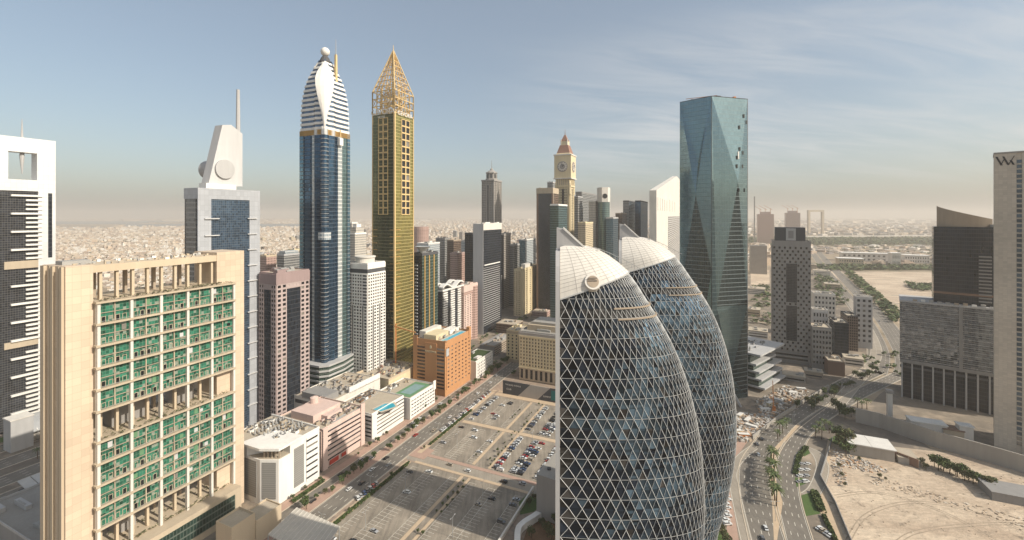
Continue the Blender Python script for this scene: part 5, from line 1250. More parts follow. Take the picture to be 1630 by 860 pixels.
def egg(label, px_, Y, s, kz, seed, hole):
    rg = random.Random(seed); X_ = (px_ - CX) / F * Y; ray = math.atan((px_ - CX) / F)
    root = empty('lattice_tower', (X_, Y), -ray, label, 'skyscraper', 'pair of curved lattice towers')
    def pt(phi, z, off=0.0):
        w = (smooth_w(z)) * s; bb = 17.0 * s * (w / (56 * s)) ** .5 * (1 if z < 150 else max(.15, 1 - ((z - 150) / 13) ** 2 * .55))
        c, q = cos(phi), sin(phi); x = w * abs(c) ** .85; y = bb * q
        nx, ny = c / w, q / bb; l = math.hypot(nx, ny) or 1
        return (x + nx / l * off, y + ny / l * off, 175 - (175 - z) * kz)
    NR, NCc = 50, 46; zt = 158.0; zb0 = 175 - 175 / kz
    zs = [zb0 + (zt - zb0) * i / NR for i in range(NR + 1)]; ph = lambda j: -pi / 2 + pi * j / NCc
    gl = MB(); tb = MB(); rings = MB()
    dark_row = (min(range(NR), key=lambda i: abs(zs[i] - 134.5)),)
    for i in range(NR):
        o0 = .5 * (i % 2); o1 = .5 * ((i + 1) % 2)
        for j in range(-1, NCc + 1):
            a0, a1 = j + o0, j + 1 + o0; b0_, b1_ = (j + o1, j + 1 + o1) if o1 > o0 else (j + o1, j + 1 + o1)
            cl = lambda t: min(max(t, 0), NCc)
            # two triangles between the rings; ring i is offset by half a cell against ring i+1
            if o0 == 0: tri = [((a0, i), (a1, i), (b0_, i + 1)), ((a1, i), (b1_, i + 1), (b0_, i + 1))]
            else: tri = [((a0, i), (b1_ + 0, i + 1), (b0_, i + 1)), ((a0, i), (a1, i), (b1_, i + 1))]
            for T in tri:
                P = [pt(ph(cl(u)), zs[k]) for u, k in T]
                if (mathutils.Vector(P[1]) - mathutils.Vector(P[0])).cross(mathutils.Vector(P[2]) - mathutils.Vector(P[0])).length < .3: continue
                zc_ = sum(p[2] for p in P) / 3; xm = sum(p[0] for p in P) / 3
                q = mathutils.noise.noise(mathutils.Vector((xm * .055 + seed, P[0][1] * .05, zc_ * .05)))
                if i in dark_row and xm > 8: m_ = 'egg_brown'
                elif xm < 4: m_ = rg.choice(('egg_dark', 'egg_brown'))
                else: v = q * .7 + rg.uniform(-.26, .26) + (xm / 50 - .45) * .25; m_ = 'egg_blue' if v > .10 else 'egg_mid' if v > -.08 else 'egg_dark'
                if rg.random() < .035: m_ = 'egg_brown'
                e_ = rg.uniform(-.03, .03); nn = (mathutils.Vector(P[1]) - mathutils.Vector(P[0])).cross(mathutils.Vector(P[2]) - mathutils.Vector(P[0])).normalized(); P = [P[0], P[1], tuple(mathutils.Vector([pt(ph(cl(u)), zs[k]) for u, k in T][2]) + nn * e_)]
                gl.poly(P, m_)
            if 0 <= a0 <= NCc:
                A0 = pt(ph(cl(a0)), zs[i], .18)
                for u in ((b0_ if o0 == 0 else b0_), (b0_ - 1 if o0 == 0 else b0_ + 1)):
                    if 0 <= u <= NCc: tb.tube(A0, pt(ph(cl(u)), zs[i + 1], .18), .10, 'lattice_paint', 3)
        pr = [pt(ph(j), zs[i], .2) for j in range(NCc + 1)]
        if i % 2 == 0 or i < 6:
            for j in range(NCc): tb.tube(pr[j], pr[j + 1], .075 if i > 5 else .4, 'lattice_paint', 3)
    gl.build('glass', root); tb.build('lattice', root)
    g = MB(); z1 = zs[dark_row[0]]; 
    for zz_ in (z1 - .3, zs[dark_row[0] + 1]):
        for j in range(8, NCc - 4): g.tube(pt(ph(j), zz_, .5), pt(ph(j + 1), zz_, .5), .35, 'tan', 4)
    g.build('terrace_rail', root)
    # cap of pale panels above a sloping cut
    g = MB(); jt = MB(); NP, NZ = 40, 14; rows_ = []
    def zcut(phi):
        z = 150.0
        for _ in range(20): z = 143.2 + .345 * pt(phi, z)[0] / s
        return z
    for k in range(NZ + 1):
        row = []
        for j in range(NP + 1):
            phi = -pi / 2 + pi * j / NP; z0_ = zcut(phi); z = z0_ + (162.4 - z0_) * (k / NZ) ** .8; row.append(pt(phi, z, .7))
        rows_.append(row)
    for k in range(NZ):
        for j in range(NP): g.poly([rows_[k][j], rows_[k][j + 1], rows_[k + 1][j + 1], rows_[k + 1][j]], 'cap_panel')
    top = rows_[-1]; cxm = sum(p[0] for p in top) / len(top)
    for j in range(NP): g.poly([top[j], top[j + 1], (4, 0, 175 - 11.6 * kz)], 'cap_panel')
    o = g.build('cap', root)
    for k in range(1, NZ, 1):
        for j in range(NP): jt.tube(rows_[k][j], rows_[k][j + 1], .07, 'joint', 3)
    for j in range(0, NP + 1, 2):
        for k in range(NZ): jt.tube(rows_[k][j], rows_[k + 1][j], .07, 'joint', 3)
    for j in range(NP): jt.tube(rows_[0][j], rows_[0][j + 1], .3, 'lattice_paint', 4)
    jt.build('panel_joint', o)
    # back plate, fin and rails
    g = MB(); prev = None
    for k in range(0, 34):
        z = zb0 + k * 5.0 * (161 - zb0) / 165; bb = abs(pt(-pi / 2, min(z, 160))[1]) + 1.2
        if prev: 
            z0_, b0 = prev; zq = 175 - (175 - z) * kz; g.hexa([(-1.5, -b0, z0_), (-.1, -b0, z0_), (-.1, b0, z0_), (-1.5, b0, z0_), (-1.5, -bb, zq), (-.1, -bb, zq), (-.1, bb, zq), (-1.5, bb, zq)], 'fin_grey')
        prev = (175 - (175 - z) * kz, bb)
    g.build('back_wall', root)
    g = MB()
    for y0, y1 in ((-2.5, 2.5),):
        fr = [(-1.2, y0, 150), (9.6, y0, 160), (9.2, y0, 162.8), (1.0, y0, 170.2), (-1.2, y0, 170.6)]; n = 5; b0 = len(g.v); k_ = g.mi('fin_grey')
        g.v += fr + [(p[0], y1, p[2]) for p in fr]; g.f.append(tuple(b0 + i for i in range(n))); g.f.append(tuple(b0 + 2 * n - 1 - i for i in range(n)))
        for i in range(n): j = (i + 1) % n; g.f.append((b0 + i, b0 + i + n, b0 + j + n, b0 + j))
        g.m += [k_] * (n + 2)
    g.build('fin', root); g = MB()
    for yy in (-2.7, 2.7): g.tube((1.2, yy, 170.6), (10.6, yy, 161.8), .32, 'white', 4)
    g.tube((10.6, -2.7, 162.4), (14, -2.5, 163.2), .2, 'white', 4)
    for k in range(9): x = 12 + k * 1.9; z = 163.6 - k * .62 - (k * .18) ** 2; g.tube((x, 1, z), (x + 1.9, 1, z - .62 - .03 * k), .15, 'metal', 4); g.tube((x, 1, z - 1.4), (x, 1, z), .1, 'metal', 4)
    g.build('rail', root)
    if hole:
        phi = -1.2; z = 149.8; c = mathutils.Vector(pt(phi, z, .8)); n_ = mathutils.Vector((pt(phi, z, 3)[0] - c.x, pt(phi, z, 3)[1] - c.y, .9)).normalized()
        g = MB(); g.tube(c - n_ * 1.5, c + n_ * .5, 3.1, 'cap_panel', 24, 2.7); o = g.build('vent', root)
        g = MB(); g.tube(c + n_ * .3, c + n_ * .62, 2.0, 'tan', 24); [g.tube(c + n_ * .65 + mathutils.Vector((0, 0, k * .9 - 1.6)) + n_.cross(mathutils.Vector((0, 0, 1))) * 1.9, c + n_ * .65 + mathutils.Vector((0, 0, k * .9 - 1.6)) - n_.cross(mathutils.Vector((0, 0, 1))) * 1.5, .14, 'darkgrey') for k in range(4)]; g.build('grille', o)
    return root
egg('nearer curved tower of dark triangular glass lattice with white cap and round vent', 891.5, 158, .878, .878, 3, True)
egg('farther curved tower of dark triangular glass lattice with plain white cap', 990, 225, .946, .893, 9, False)

# ---------------------------------------------------------------- tall folded glass tower
curtain('cw_brook_reflect', (.06, .08, .085), (.16, .19, .19), 1.6, 4.1, .08, .55, var=.35, metal=.7, rough=.12, tilt=.01)  # dark reflections put into the glass tint of some facets, with floor lines
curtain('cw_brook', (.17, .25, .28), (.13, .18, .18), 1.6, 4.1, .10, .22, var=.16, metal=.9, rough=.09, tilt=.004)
N_ = (187, 412); L_ = (166, 435); R_ = (226.6, 423); H = HC + 190 / F * 412
root = empty('folded_glass_tower', (N_[0], N_[1]), 0, 'very tall blue green mirror glass tower with folded diagonal creases', 'skyscraper')
lo = lambda p: (p[0] - N_[0], p[1] - N_[1]); l_, r_ = lo(L_), lo(R_)
bkp = (l_[0] + r_[0], l_[1] + r_[1]); zz2 = lambda y: HC + (HY - y) / F * 415
def fold(a, b, nodes, faces, nm, hz_):
    dx, dy = b[0] - a[0], b[1] - a[1]; L = math.hypot(dx, dy); nx, ny = dy / L, -dx / L
    if nx * -N_[0] + ny * -N_[1] < 0: nx, ny = -nx, -ny
    P = {k: (a[0] + dx * u + nx * d, a[1] + dy * u + ny * d, z) for k, (u, z, d) in nodes.items()}
    g = MB()
    for f in faces: g.poly([P[c] for c in f.rstrip('*')], 'cw_brook_reflect' if f.endswith('*') else 'cw_brook')
    g.build(nm, root)
D = 5.0
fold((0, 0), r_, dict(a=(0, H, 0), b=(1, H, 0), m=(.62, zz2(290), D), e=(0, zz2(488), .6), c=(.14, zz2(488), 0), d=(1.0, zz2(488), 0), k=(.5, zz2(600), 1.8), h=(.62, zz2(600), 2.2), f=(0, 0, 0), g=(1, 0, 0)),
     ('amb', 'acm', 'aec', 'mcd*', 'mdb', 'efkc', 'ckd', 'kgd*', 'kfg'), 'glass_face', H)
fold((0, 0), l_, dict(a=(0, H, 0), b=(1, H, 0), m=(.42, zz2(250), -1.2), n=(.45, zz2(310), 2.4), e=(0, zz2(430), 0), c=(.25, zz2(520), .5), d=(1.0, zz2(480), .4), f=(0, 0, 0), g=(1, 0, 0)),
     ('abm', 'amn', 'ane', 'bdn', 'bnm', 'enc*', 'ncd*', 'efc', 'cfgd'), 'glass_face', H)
g = MB(); ins = .03
g.prism([(r_[0], r_[1]), bkp, (l_[0], l_[1]), (.6, 1.2)], 0, H - .2, 'cw_brook', 'roof_grey'); g.build('glass_face', root)
g = MB()
for a, c in (((0, 0), r_), ((0, 0), l_)):
    g.tube((*a, H), (*c, H), .35, 'darkgrey', 4)
g.tube((0, 0, 0), (0, 0, H), .28, 'darkgrey', 4); g.tube((*r_, 0), (*r_, H), .28, 'grey', 4); g.build('edge_trim', root)
g = MB()
for k in range(14): t = rnd.uniform(.1, .8); u = rnd.uniform(.1, .8); x, y = r_[0] * t + l_[0] * u, r_[1] * t + l_[1] * u; g.obox(x, y, H - .3, rnd.uniform(2, 5), rnd.uniform(1, 3), rnd.uniform(1, 2.6), .3, rnd.choice(('crane_orange', 'unit_grey', 'darkgrey')))
g.tube((l_[0] * .8, l_[1] * .8, H + 2), (r_[0] * .2, r_[1] * .2 + 4, H + 2.2), .3, 'crane_orange'); g.build('rooftop_unit', root)
dx, dy = r_[0], r_[1]; LL = math.hypot(dx, dy); nn_ = (dy / LL, -dx / LL)
for u, y_ in ((.72, 205), (.86, 186), (.78, 246), (.62, 254), (.60, 268), (.75, 268), (.63, 306), (.78, 306), (.92, 196), (.70, 240)):
    z = zz2(y_); dd = D * min(1, abs(H - z) / (H - zz2(290))) + .4
    g = MB(); c = (dx * u + nn_[0] * dd, dy * u + nn_[1] * dd); g.obox(c[0], c[1], z, 1.5, .25, 3.6, math.atan2(dy, dx), 'pane_black', skip=()); g.build('open_pane', root)
g = MB(); z = zz2(253); g.obox(dx * .66 + nn_[0] * 3.6, dy * .66 + nn_[1] * 3.6, z, 1.4, .3, 7, math.atan2(dy, dx), 'white', skip=()); g.build('blind', root)
g = MB(); g.tube((dx * .45 + nn_[0] * 16, dy * .45 + nn_[1] * 16, 0), (dx * .15 + nn_[0] * 1.5, dy * .15 + nn_[1] * 1.5, 36), 1.1, 'lightgrey', 4); g.build('raking_strut', root)

# ---------------------------------------------------------------- terraced pavilion beside it
b = Bld('terraced_pavilion', 'low pavilion of stacked white terrace slabs at the foot of the folded glass tower', 'building', P=(247, 438), A=62, B=40, H=38, ang=50)
for i, (z, a, inn) in enumerate(((3.5, 62, -3), (11, 52, 0), (18, 56, 2), (25, 48, 5), (35, 60, 1))):
    g = MB(); g.box(-4, a, -3 + inn, 40, z, z + 1.8, 'lightgrey'); g.build('slab', b.root)  # white slabs coloured light grey, the shade on them put into the colour
    if i < 4: g = MB(); g.box(-3, a - 9, 3 + inn, 38, z + 1.85, z + (6.4 if i < 3 else 9.9), 'cw_green'); g.build('glass', b.root)
g = MB(); roofjunk(b, 14, 41, 2, 50, 6, 34, 36.9, 2.0, ('unit_grey', 'grey', 'lightgrey')); b.finish()

# ---------------------------------------------------------------- grey tower with small square windows
b = Bld('grey_perforated_tower', 'grey stone tower perforated by small dark windows with black panelled crown', 'tower', xc=1291, Y=512, xl=1230, xr=1300, ytop=386, A=28, ang=28)
g = MB(); H = b.H; L = b.B; g.box(0, 28, 0, L, 0, H, 'stone_grey')
nc, nr = 14, 30
b.punched(g, 'L', .3, L - .3, 14, H - 5, nc, nr, .72, .62, 'stone_grey', 'pane_black', .5, skipf=lambda i, j: (5 <= i <= 8 and (3 <= j <= 12 or 14 <= j <= 24)) or (i + j) % 2 == 0)
for z0_, z1_ in ((14 + 3 * (H - 19) / nr, 14 + 13 * (H - 19) / nr), (14 + 14 * (H - 19) / nr, 14 + 25 * (H - 19) / nr)):
    u0, u1 = .3 + 5 * (L - .6) / nc, .3 + 9 * (L - .6) / nc; q = MB(); b.fb(q, 'L', u0, u1, z0_, z1_, .4, .72, 'cw_dark'); q.build('glass_panel', b.root)
b.bands(g, 'L', 3, L - 3, 3, 12, 2, .5, 'stone_grey', 'pane_black', .7); b.punched(g, 'Y', .3, 27, 14, H - 5, 6, 30, .4, .5, 'stone_grey', 'pane_black', .4)
g.build('wall', b.root)
g = MB(); g.box(4, 24, 5, L - 3, H, H + 17, 'darkgrey'); g.build('crown', b.root); g = MB(); b.fb(g, ((3.9, L), (0, -1), (-1, 0), L), L * .36, L * .62, H + 1.5, H + 16, 0, .4, 'lightgrey'); b.fb(g, ((3.9, L), (0, -1), (-1, 0), L), L * .42, L * .56, H + 4, H + 13, .4, .5, 'grey'); g.build('crest_panel', b.root)
b.roofkit('roof_grey', 'stone_grey', 1.2, 0, 60); b.finish()
def rb_(name, label, xr_, yb, xl, ytop, mat, A=22, wall='lightgrey', cat='building', cols=6, rows=6, pun=None, roofm='roof_sand', n=4, Y=None, H=None):
    b = Bld(name, label, cat, xc=xr_, Y=Y, yb=yb, xl=xl, xr=xr_ + 3, ytop=ytop, A=A, H=H)
    g = MB(); g.box(0, b.A, 0, b.B, 0, b.H, mat)
    if pun: b.punched(g, 'L', .2, b.B - .2, b.H * .1, b.H - 1.5, cols, rows, .5, .5, mat, pun, .5)
    g.build('wall', b.root); b.roofkit(roofm, wall, 1.2, n, int(xr_)); return b.finish()
rb_('grey_annex', 'grey annex with gridded windows attached to the right of the perforated tower', 1324, 590, 1293, 524, 'stone_grey', 24, 'stone_grey', pun='pane_black', cols=6, rows=7)
rb_('dark_cube_office', 'dark bronze glass cube office between grey annex and white slab block', 1351, 572, 1328, 516, 'cw_black', 30, 'darkgrey', cols=4)
rb_('dark_cube_office', 'second dark glass cube stepping back behind the bronze cube', 1366, 560, 1348, 505, 'cw_brown', 30, 'darkgrey')
rb_('white_slab_block', 'tall thin white slab block with one column of dark windows by the highway', 1389, 556, 1362, 474, 'lightgrey', 10, 'white', pun='pane_dark', cols=3, rows=9)
rb_('white_stepped_block', 'white stepped apartment block behind the dark cube offices', 1330, 540, 1296, 470, 'offwhite', 24, 'white', pun='pane_dark', cols=6, rows=8)
rb_('white_stepped_block', 'lower grey white block in front of the white stepped apartment block', 1318, 560, 1294, 495, 'greywhite', 16, 'white', pun='pane_dark', cols=5, rows=5)
rb_('hazy_slab_block', 'pale grey slab apartment block to the right of the folded glass tower', 1221, None, 1194, 392, 'cw_stone', 30, 'lightgrey', Y=1300)
rb_('low_dark_block', 'low brown block by the road under the grey annex', 1345, 600, 1318, 578, 'brown', 26, 'tan')
for lab, xr_, xl, yt, Y in (('hazy concrete tower under construction with cranes, left one', 1232, 1206, 341, 2600), ('hazy concrete tower under construction above the perforated tower', 1274, 1251, 339, 2900)):
    b = Bld('unfinished_tower', lab, 'tower', xc=xr_, Y=Y, xl=xl, xr=xr_ + 2, ytop=yt, A=60)
    g = MB(); g.box(0, 60, 0, b.B, 0, b.H, 'cw_rose'); g.box(10, 50, b.B * .2, b.B * .8, b.H, b.H + 14, 'pinktile'); g.build('wall', b.root)
    for k in range(3): g = MB(); x, y = 20 * k + 5, b.B * (.2 + .3 * k); g.tube((x, y, b.H), (x, y, b.H + 34), 1.4, 'crane_orange'); g.tube((x, y - 8, b.H + 26), (x, y + 34, b.H + 52), 1.1, 'crane_orange'); g.build('crane', b.root)
b = Bld('mast', 'thin hazy lattice mast beside the folded glass tower', 'mast', xc=1202, Y=2500, xl=1200, xr=1204, ytop=313, A=4, B=4)
g = MB(); g.box(0, 6, 0, 6, 0, b.H, 'grey'); g.build('mast_pole', b.root)
# golden picture frame tower
Y = 4000; x0, x1 = (1287 - CX) / F * Y, (1312 - CX) / F * Y; zt = HC + 8.5 / F * Y
root = empty('frame_tower', (x0, Y), 0, 'giant rectangular frame shaped tower far away in the haze', 'tower')
g = MB(); w = 17
g.box(0, w, 0, 22, 0, zt, 'sandstone'); g.build('leg', root); g = MB(); g.box(x1 - x0 - w, x1 - x0, 0, 22, 0, zt, 'sandstone'); g.build('leg', root)
g = MB(); g.box(w, x1 - x0 - w, 0, 22, zt - 16, zt, 'sandstone'); g.build('bridge', root)
# elevated road far right, pale pavilion rows
g = MB(); A1, B1 = G(1285, 379.5), G(1900, 374); pts_ = [(A1[0] + (B1[0] - A1[0]) * t / 10, A1[1] + (B1[1] - A1[1]) * t / 10) for t in range(11)]
for a, c in zip(pts_, pts_[1:]): g.hexa([(a[0], a[1], 9), (c[0], c[1], 9), (c[0], c[1] + 30, 9), (a[0], a[1] + 30, 9), (a[0], a[1], 15), (c[0], c[1], 15), (c[0], c[1] + 30, 15), (a[0], a[1] + 30, 15)], 'offwhite')
for k in range(50): t = k / 50; x, y = A1[0] + (B1[0] - A1[0]) * t, A1[1] + (B1[1] - A1[1]) * t; g.box(x, x + 6, y + 10, y + 20, 0, 9, 'concrete')
tag(g.build('elevated_road'), 'long pale elevated roadway crossing the hazy green belt', 'bridge')
g = MB(); A1, B1 = G(1283, 400), G(1340, 402); g.hexa([(A1[0], A1[1], 7), (B1[0], B1[1], 7), (B1[0], B1[1] + 14, 7), (A1[0], A1[1] + 14, 7), (A1[0], A1[1], 9), (B1[0], B1[1], 9), (B1[0], B1[1] + 14, 9), (A1[0], A1[1] + 14, 9)], 'offwhite'); tag(g.build('footbridge'), 'pale footbridge crossing the distant highway', 'bridge')
for lab, xr_, xl, yb, yt in (('long white curved roof hall beyond the highway', 1420, 1340, 418, 405), ('white four storey block with dark slots beyond the sand plot', 1434, 1420, 424, 404), ('low ochre hall beside the long white hall', 1375, 1335, 424, 413), ('pale low hall right of the white four storey block', 1480, 1440, 420, 408)):
    b = Bld('event_hall', lab, 'hall', xc=xr_, yb=yb, xl=xl, xr=xr_ + 3, ytop=yt, A=40)
    g = MB(); g.box(0, 40, 0, b.B, 0, b.H, 'beige' if 'ochre' in lab else 'offwhite'); b.punched(g, 'L', 1, b.B - 1, 1, b.H - 2, 10, 2, .5, .5, 'beige' if 'ochre' in lab else 'offwhite', 'pane_dark', .8); g.build('wall', b.root)
    g = MB(); g.box(-2, 42, -2, b.B + 2, b.H, b.H + 2, 'white'); g.build('roof', b.root); b.finish()

# ---------------------------------------------------------------- dark glass tower on mirror podium
b = Bld('mirror_podium_building', 'dark glass tower with curved brown screen standing on a wide mirrored podium with tall columns', 'office building', P=(374 + .755 * 88, 424 - .656 * 88), A=40, B=88, H=93, ang=41)
curtain('cw_mirror', (.15, .17, .20), (.20, .20, .20), 2.2, 3.6, .08, .40, var=.8, metal=.8, rough=.09, tilt=.035)
g = MB(); z1 = 34; g.box(0, 40, 0, 88, z1, 92, 'cw_mirror'); g.build('podium', b.root)
g = MB(); g.box(3.2, 40, 2, 86, 0, z1, 'cw_black'); g.box(-.4, 40.4, -.4, 88.4, 92, 93.5, 'lightgrey'); g.build('wall', b.root)
for i in range(11):
    g = MB(); u = 1 + i * 7.2; b.fb(g, 'L', u, u + 1.1, 0, z1 - .05, -3.0, -.2, 'lightgrey'); g.build('column', b.root)
g = MB(); b.fb(g, 'L', 0, 88, z1 - .02, z1 + 3, 0, .7, 'grey'); b.fb(g, 'L', 0, 88, z1 - 5, z1 - 3, -3, -.3, 'darkgrey'); b.fb(g, 'L', 40, 42.5, z1, 92, 0, 1.2, 'grey')
for j in range(15): b.fb(g, 'L', 0, 88, z1 + 4 + j * 3.6, z1 + 4.35 + j * 3.6, 0, .25, 'lightgrey')
g.build('band', b.root)
zT = lambda x, y: b.pix('L', x, y, -8)[1]; uT = lambda x: b.pix('L', x, 400, -8)[0]
yy0, yy1 = 88 - uT(1486), 88 - uT(1600); ztp = zT(1500, 361)
g = MB(); g.box(8, 34, yy1, yy0, 93.5, ztp, 'cw_black'); g.build('tower_block', b.root)
f2 = ((8, yy0), (0, -1), (-1, 0), yy0 - yy1)
g = MB()
for j in range(18): z = 98 + j * 3.7; 
for j in range(14): b.fb(g, f2, uT(1558) - uT(1486), uT(1579) - uT(1486), 97 + j * 3.1, 98.2 + j * 3.1, 0, .5, 'grey')
b.fb(g, f2, 0, yy0 - yy1, 102, 104, 0, .4, 'brown'); g.build('louvre', b.root)
g = MB(); q0, q1 = b.pix('L', 1491, 328, -14), b.pix('L', 1580, 349, -14)
for i in range(16):
    t0, t1 = i / 16, (i + 1) / 16; ya, yb_ = 88 - (q0[0] + (q1[0] - q0[0]) * t0), 88 - (q0[0] + (q1[0] - q0[0]) * t1)
    h = lambda t: q0[1] + (q1[1] - q0[1]) * (t ** .8); cv = lambda t: 14 - 5 * sin(pi * t)
    g.hexa([(cv(t0), ya, ztp - 3), (cv(t0) + 1, ya, ztp - 3), (cv(t1) + 1, yb_, ztp - 3), (cv(t1), yb_, ztp - 3), (cv(t0), ya, h(t0)), (cv(t0) + 1, ya, h(t0)), (cv(t1) + 1, yb_, h(t1)), (cv(t1), yb_, h(t1))], 'tan')
g.build('screen_wall', b.root)
for i in range(12): g = MB(); x, y = rnd.uniform(10, 34), rnd.uniform(yy1 + 4, yy0 - 6); g.box(x, x + 3, y, y + 4, ztp, ztp + rnd.uniform(1, 3.4), 'unit_grey'); g.build('rooftop_unit', b.root)
for i in range(14): g = MB(); y = 3 + i * 5.6; g.box(1, 4, y, y + 3, 93.5, 93.5 + rnd.uniform(.8, 2.2), rnd.choice(('unit_grey', 'tan', 'white'))); g.build('rooftop_unit', b.root)
b.finish()

# ---------------------------------------------------------------- sandstone hotel slab at the right edge
b = Bld('stone_hotel_tower', 'tall pale sandstone slab tower with crossed letter emblem and a column of glass bays', 'hotel', P=SW(0, 0), A=40, B=60, H=221)
b.root.location = (0, 0, 0); bpy.data.objects.remove(b.root)
Px = (1760 - CX) / F; # right-front corner, outside the frame
X0, Y0 = 364.5, 332.5; t_ = 60; v4 = uv_dir(47)[1]; P_ = (X0 - v4[0] * t_, Y0 - v4[1] * t_)
b = Bld('stone_hotel_tower', 'tall pale sandstone slab tower with crossed letter emblem and a column of glass bays', 'hotel', P=P_, A=30, B=t_, H=zpx(246, 332.5), ang=47)
H = b.H; g = MB(); g.box(0, 30, 0, b.B, 0, H, 'tile_stone'); u0, u1 = b.pix('L', 1618, 300)[0], b.pix('L', 1627, 300)[0]
b.fb(g, 'L', 0, u0, 0, H, 0, .6, 'tile_stone'); b.fb(g, 'L', u1, b.B, 0, H, 0, .6, 'tile_stone'); g.box(-.9, 30, -.5, b.B + .3, H, H + 1.2, 'stone_grey'); g.build('wall', b.root)
for j in range(58): z = 6 + j * (H - 10) / 58; b.addwin('L', u0 + .1, u1 - .1, z, z + 2.5, .25, 'pane_blue')
q = b.pix('L', 1599, 256, .6); g = MB(); lw = .75
def stroke(x0, z0_, x1, z1_, w=lw):
    g.hexa([b.pt('L', x0, z0_, .62), b.pt('L', x0 + w, z0_, .62), b.pt('L', x0 + w, z0_, .9), b.pt('L', x0, z0_, .9), b.pt('L', x1, z1_, .62), b.pt('L', x1 + w, z1_, .62), b.pt('L', x1 + w, z1_, .9), b.pt('L', x1, z1_, .9)], 'black')
c, zq = q; 
for dx_ in (-4.6, -1.2): stroke(c + dx_ + 2.6, zq - 3.4, c + dx_, zq + 3.2, 1.1)
stroke(c - 2.2, zq - 3.4, c - .4, zq + 1.2, .5); stroke(c + 1.6, zq - 3.4, c + 4.6, zq + 3.2, .5); stroke(c + 4.0, zq - 3.4, c + 2.4, zq + .2, 1.1); g.build('emblem', b.root); b.finish()

# ---------------------------------------------------------------- yard wall, shed, pier, cabins
def wall_line(name, label, px, z1, th=.6, mat='concrete', cat='wall', z0=0, posts=None):
    P = [G(*p) for p in px]; g = MB(); L = []; Rr = []; n = len(P)
    for i in range(n):
        a = P[max(i - 1, 0)]; c = P[min(i + 1, n - 1)]; dx, dy = c[0] - a[0], c[1] - a[1]; l = math.hypot(dx, dy); L.append((P[i][0] - dy / l * th / 2, P[i][1] + dx / l * th / 2)); Rr.append((P[i][0] + dy / l * th / 2, P[i][1] - dx / l * th / 2))
    for i in range(n - 1): g.hexa([(*Rr[i], z0), (*Rr[i + 1], z0), (*L[i + 1], z0), (*L[i], z0), (*Rr[i], z1), (*Rr[i + 1], z1), (*L[i + 1], z1), (*L[i], z1)], mat)
    if posts:
        o = empty(name, (0, 0), 0, label, cat); w_ = g.build('panel', o)
        for i in range(n - 1):
            l = math.dist(P[i], P[i + 1]); m_ = int(l / posts)
            for k in range(m_): t = k / m_; x, y = lerp(P[i], P[i + 1], t); q = MB(); q.box(-.25, .25, -.4, .4, z0, z1 + .3, 'tan'); q.build('post', o, loc=(x, y, 0))
        return o
    return tag(g.build(name), label, cat)
wall_line('yard_wall', 'long high pale grey wall around the hotel yard above the sand plot', [(1362, 672), (1400, 681), (1490, 712), (1560, 732), (1680, 768), (1900, 830)], 12, 1.0, 'concrete')
wall_line('construction_fence', 'low dark fence with posts between the pavement and the sandy plot', [(1325, 700), (1306, 762), (1330, 805), (1356, 868), (1372, 900)], 2.6, .4, 'grey', 'fence')
wall_line('construction_fence', 'brown ribbed boundary fence in front of the flat roofed shed', [(1345, 702), (1400, 722), (1462, 746)], 6, .5, 'brown', 'fence', posts=5)
wall_line('road_parapet', 'low pale parapet wall beside the sunken road by the construction site', [(1198, 700), (1238, 668), (1318, 618)], 3.2, .8, 'concrete')
b = Bld('flat_roofed_shed', 'shed with two pale flat roofs and open yard beside the high grey wall', 'shed', P=G(1466, 745), A=18, B=40, H=9, ang=TH)
g = MB(); g.box(1, 17, 14, 40, 0, 8, 'concrete'); g.box(1, 17, 0, 12, 0, 4, 'concrete'); b.punched(g, 'L', 2, 24, .5, 7.5, 8, 1, .7, .8, 'tan', 'pane_dark', -.2) if False else None; g.build('wall', b.root)
g = MB(); g.box(0, 18, 27.2, 41, 8.1, 8.8, 'roof_white'); g.build('roof', b.root); g = MB(); g.box(0, 18, 13, 27, 8.1, 8.8, 'roof_white'); g.build('roof', b.root); g = MB(); g.box(1, 17, 0, 12, 4.1, 4.5, 'roof_sand'); g.build('roof', b.root); b.finish()
b = Bld('square_pier', 'slim square white pier with grey cap rising behind the yard wall', 'pier', P=G(1421, 668), A=3.4, B=3.4, H=24); g = MB(); g.box(0, 3.4, 0, 3.4, 0, 22, 'offwhite'); g.build('shaft', b.root); g = MB(); g.box(-.7, 4.1, -.7, 4.1, 22, 24.5, 'stone_grey'); g.build('cap', b.root)
for nm, lab, px_, A_, B_, H_, m_, rf in (('gatehouse', 'pale flat gatehouse with dark opening behind the high yard wall', (1508, 700), 10, 22, 10, 'offwhite', 'roof_white'), ('gatehouse', 'small brown hipped roof pavilion beside the pale gatehouse', (1535, 705), 9, 12, 8, 'sandstone', 'brown'), ('gatehouse', 'narrow pale service box at the foot of the sandstone tower', (1550, 707), 7, 8, 12, 'offwhite', 'roof_white')):
    b = Bld(nm, lab, 'building', P=G(*px_), A=A_, B=B_, H=H_); g = MB(); g.box(0, A_, 0, B_, 0, H_, m_); g.build('wall', b.root); g = MB(); g.box(-.5, A_ + .5, -.5, B_ + .5, H_, H_ + .8, rf); g.build('roof', b.root)
    g = MB(); b.fb(g, 'L', B_ * .3, B_ * .45, 0, 3, 0, .15, 'pane_black'); g.build('door', b.root)
b = Bld('shadow_block', 'low dark box standing in for a shadow at the right edge of the sandy plot', 'shed', P=G(1690, 818), A=16, B=30, H=5); g = MB(); g.box(0, 16, 0, 30, 0, 5, 'grey'); g.build('wall', b.root); g = MB(); g.box(-.4, 16.4, -.4, 30.4, 5, 5.5, 'grey'); g.build('roof', b.root)  # added dark box in place of a shadow lying on the sand
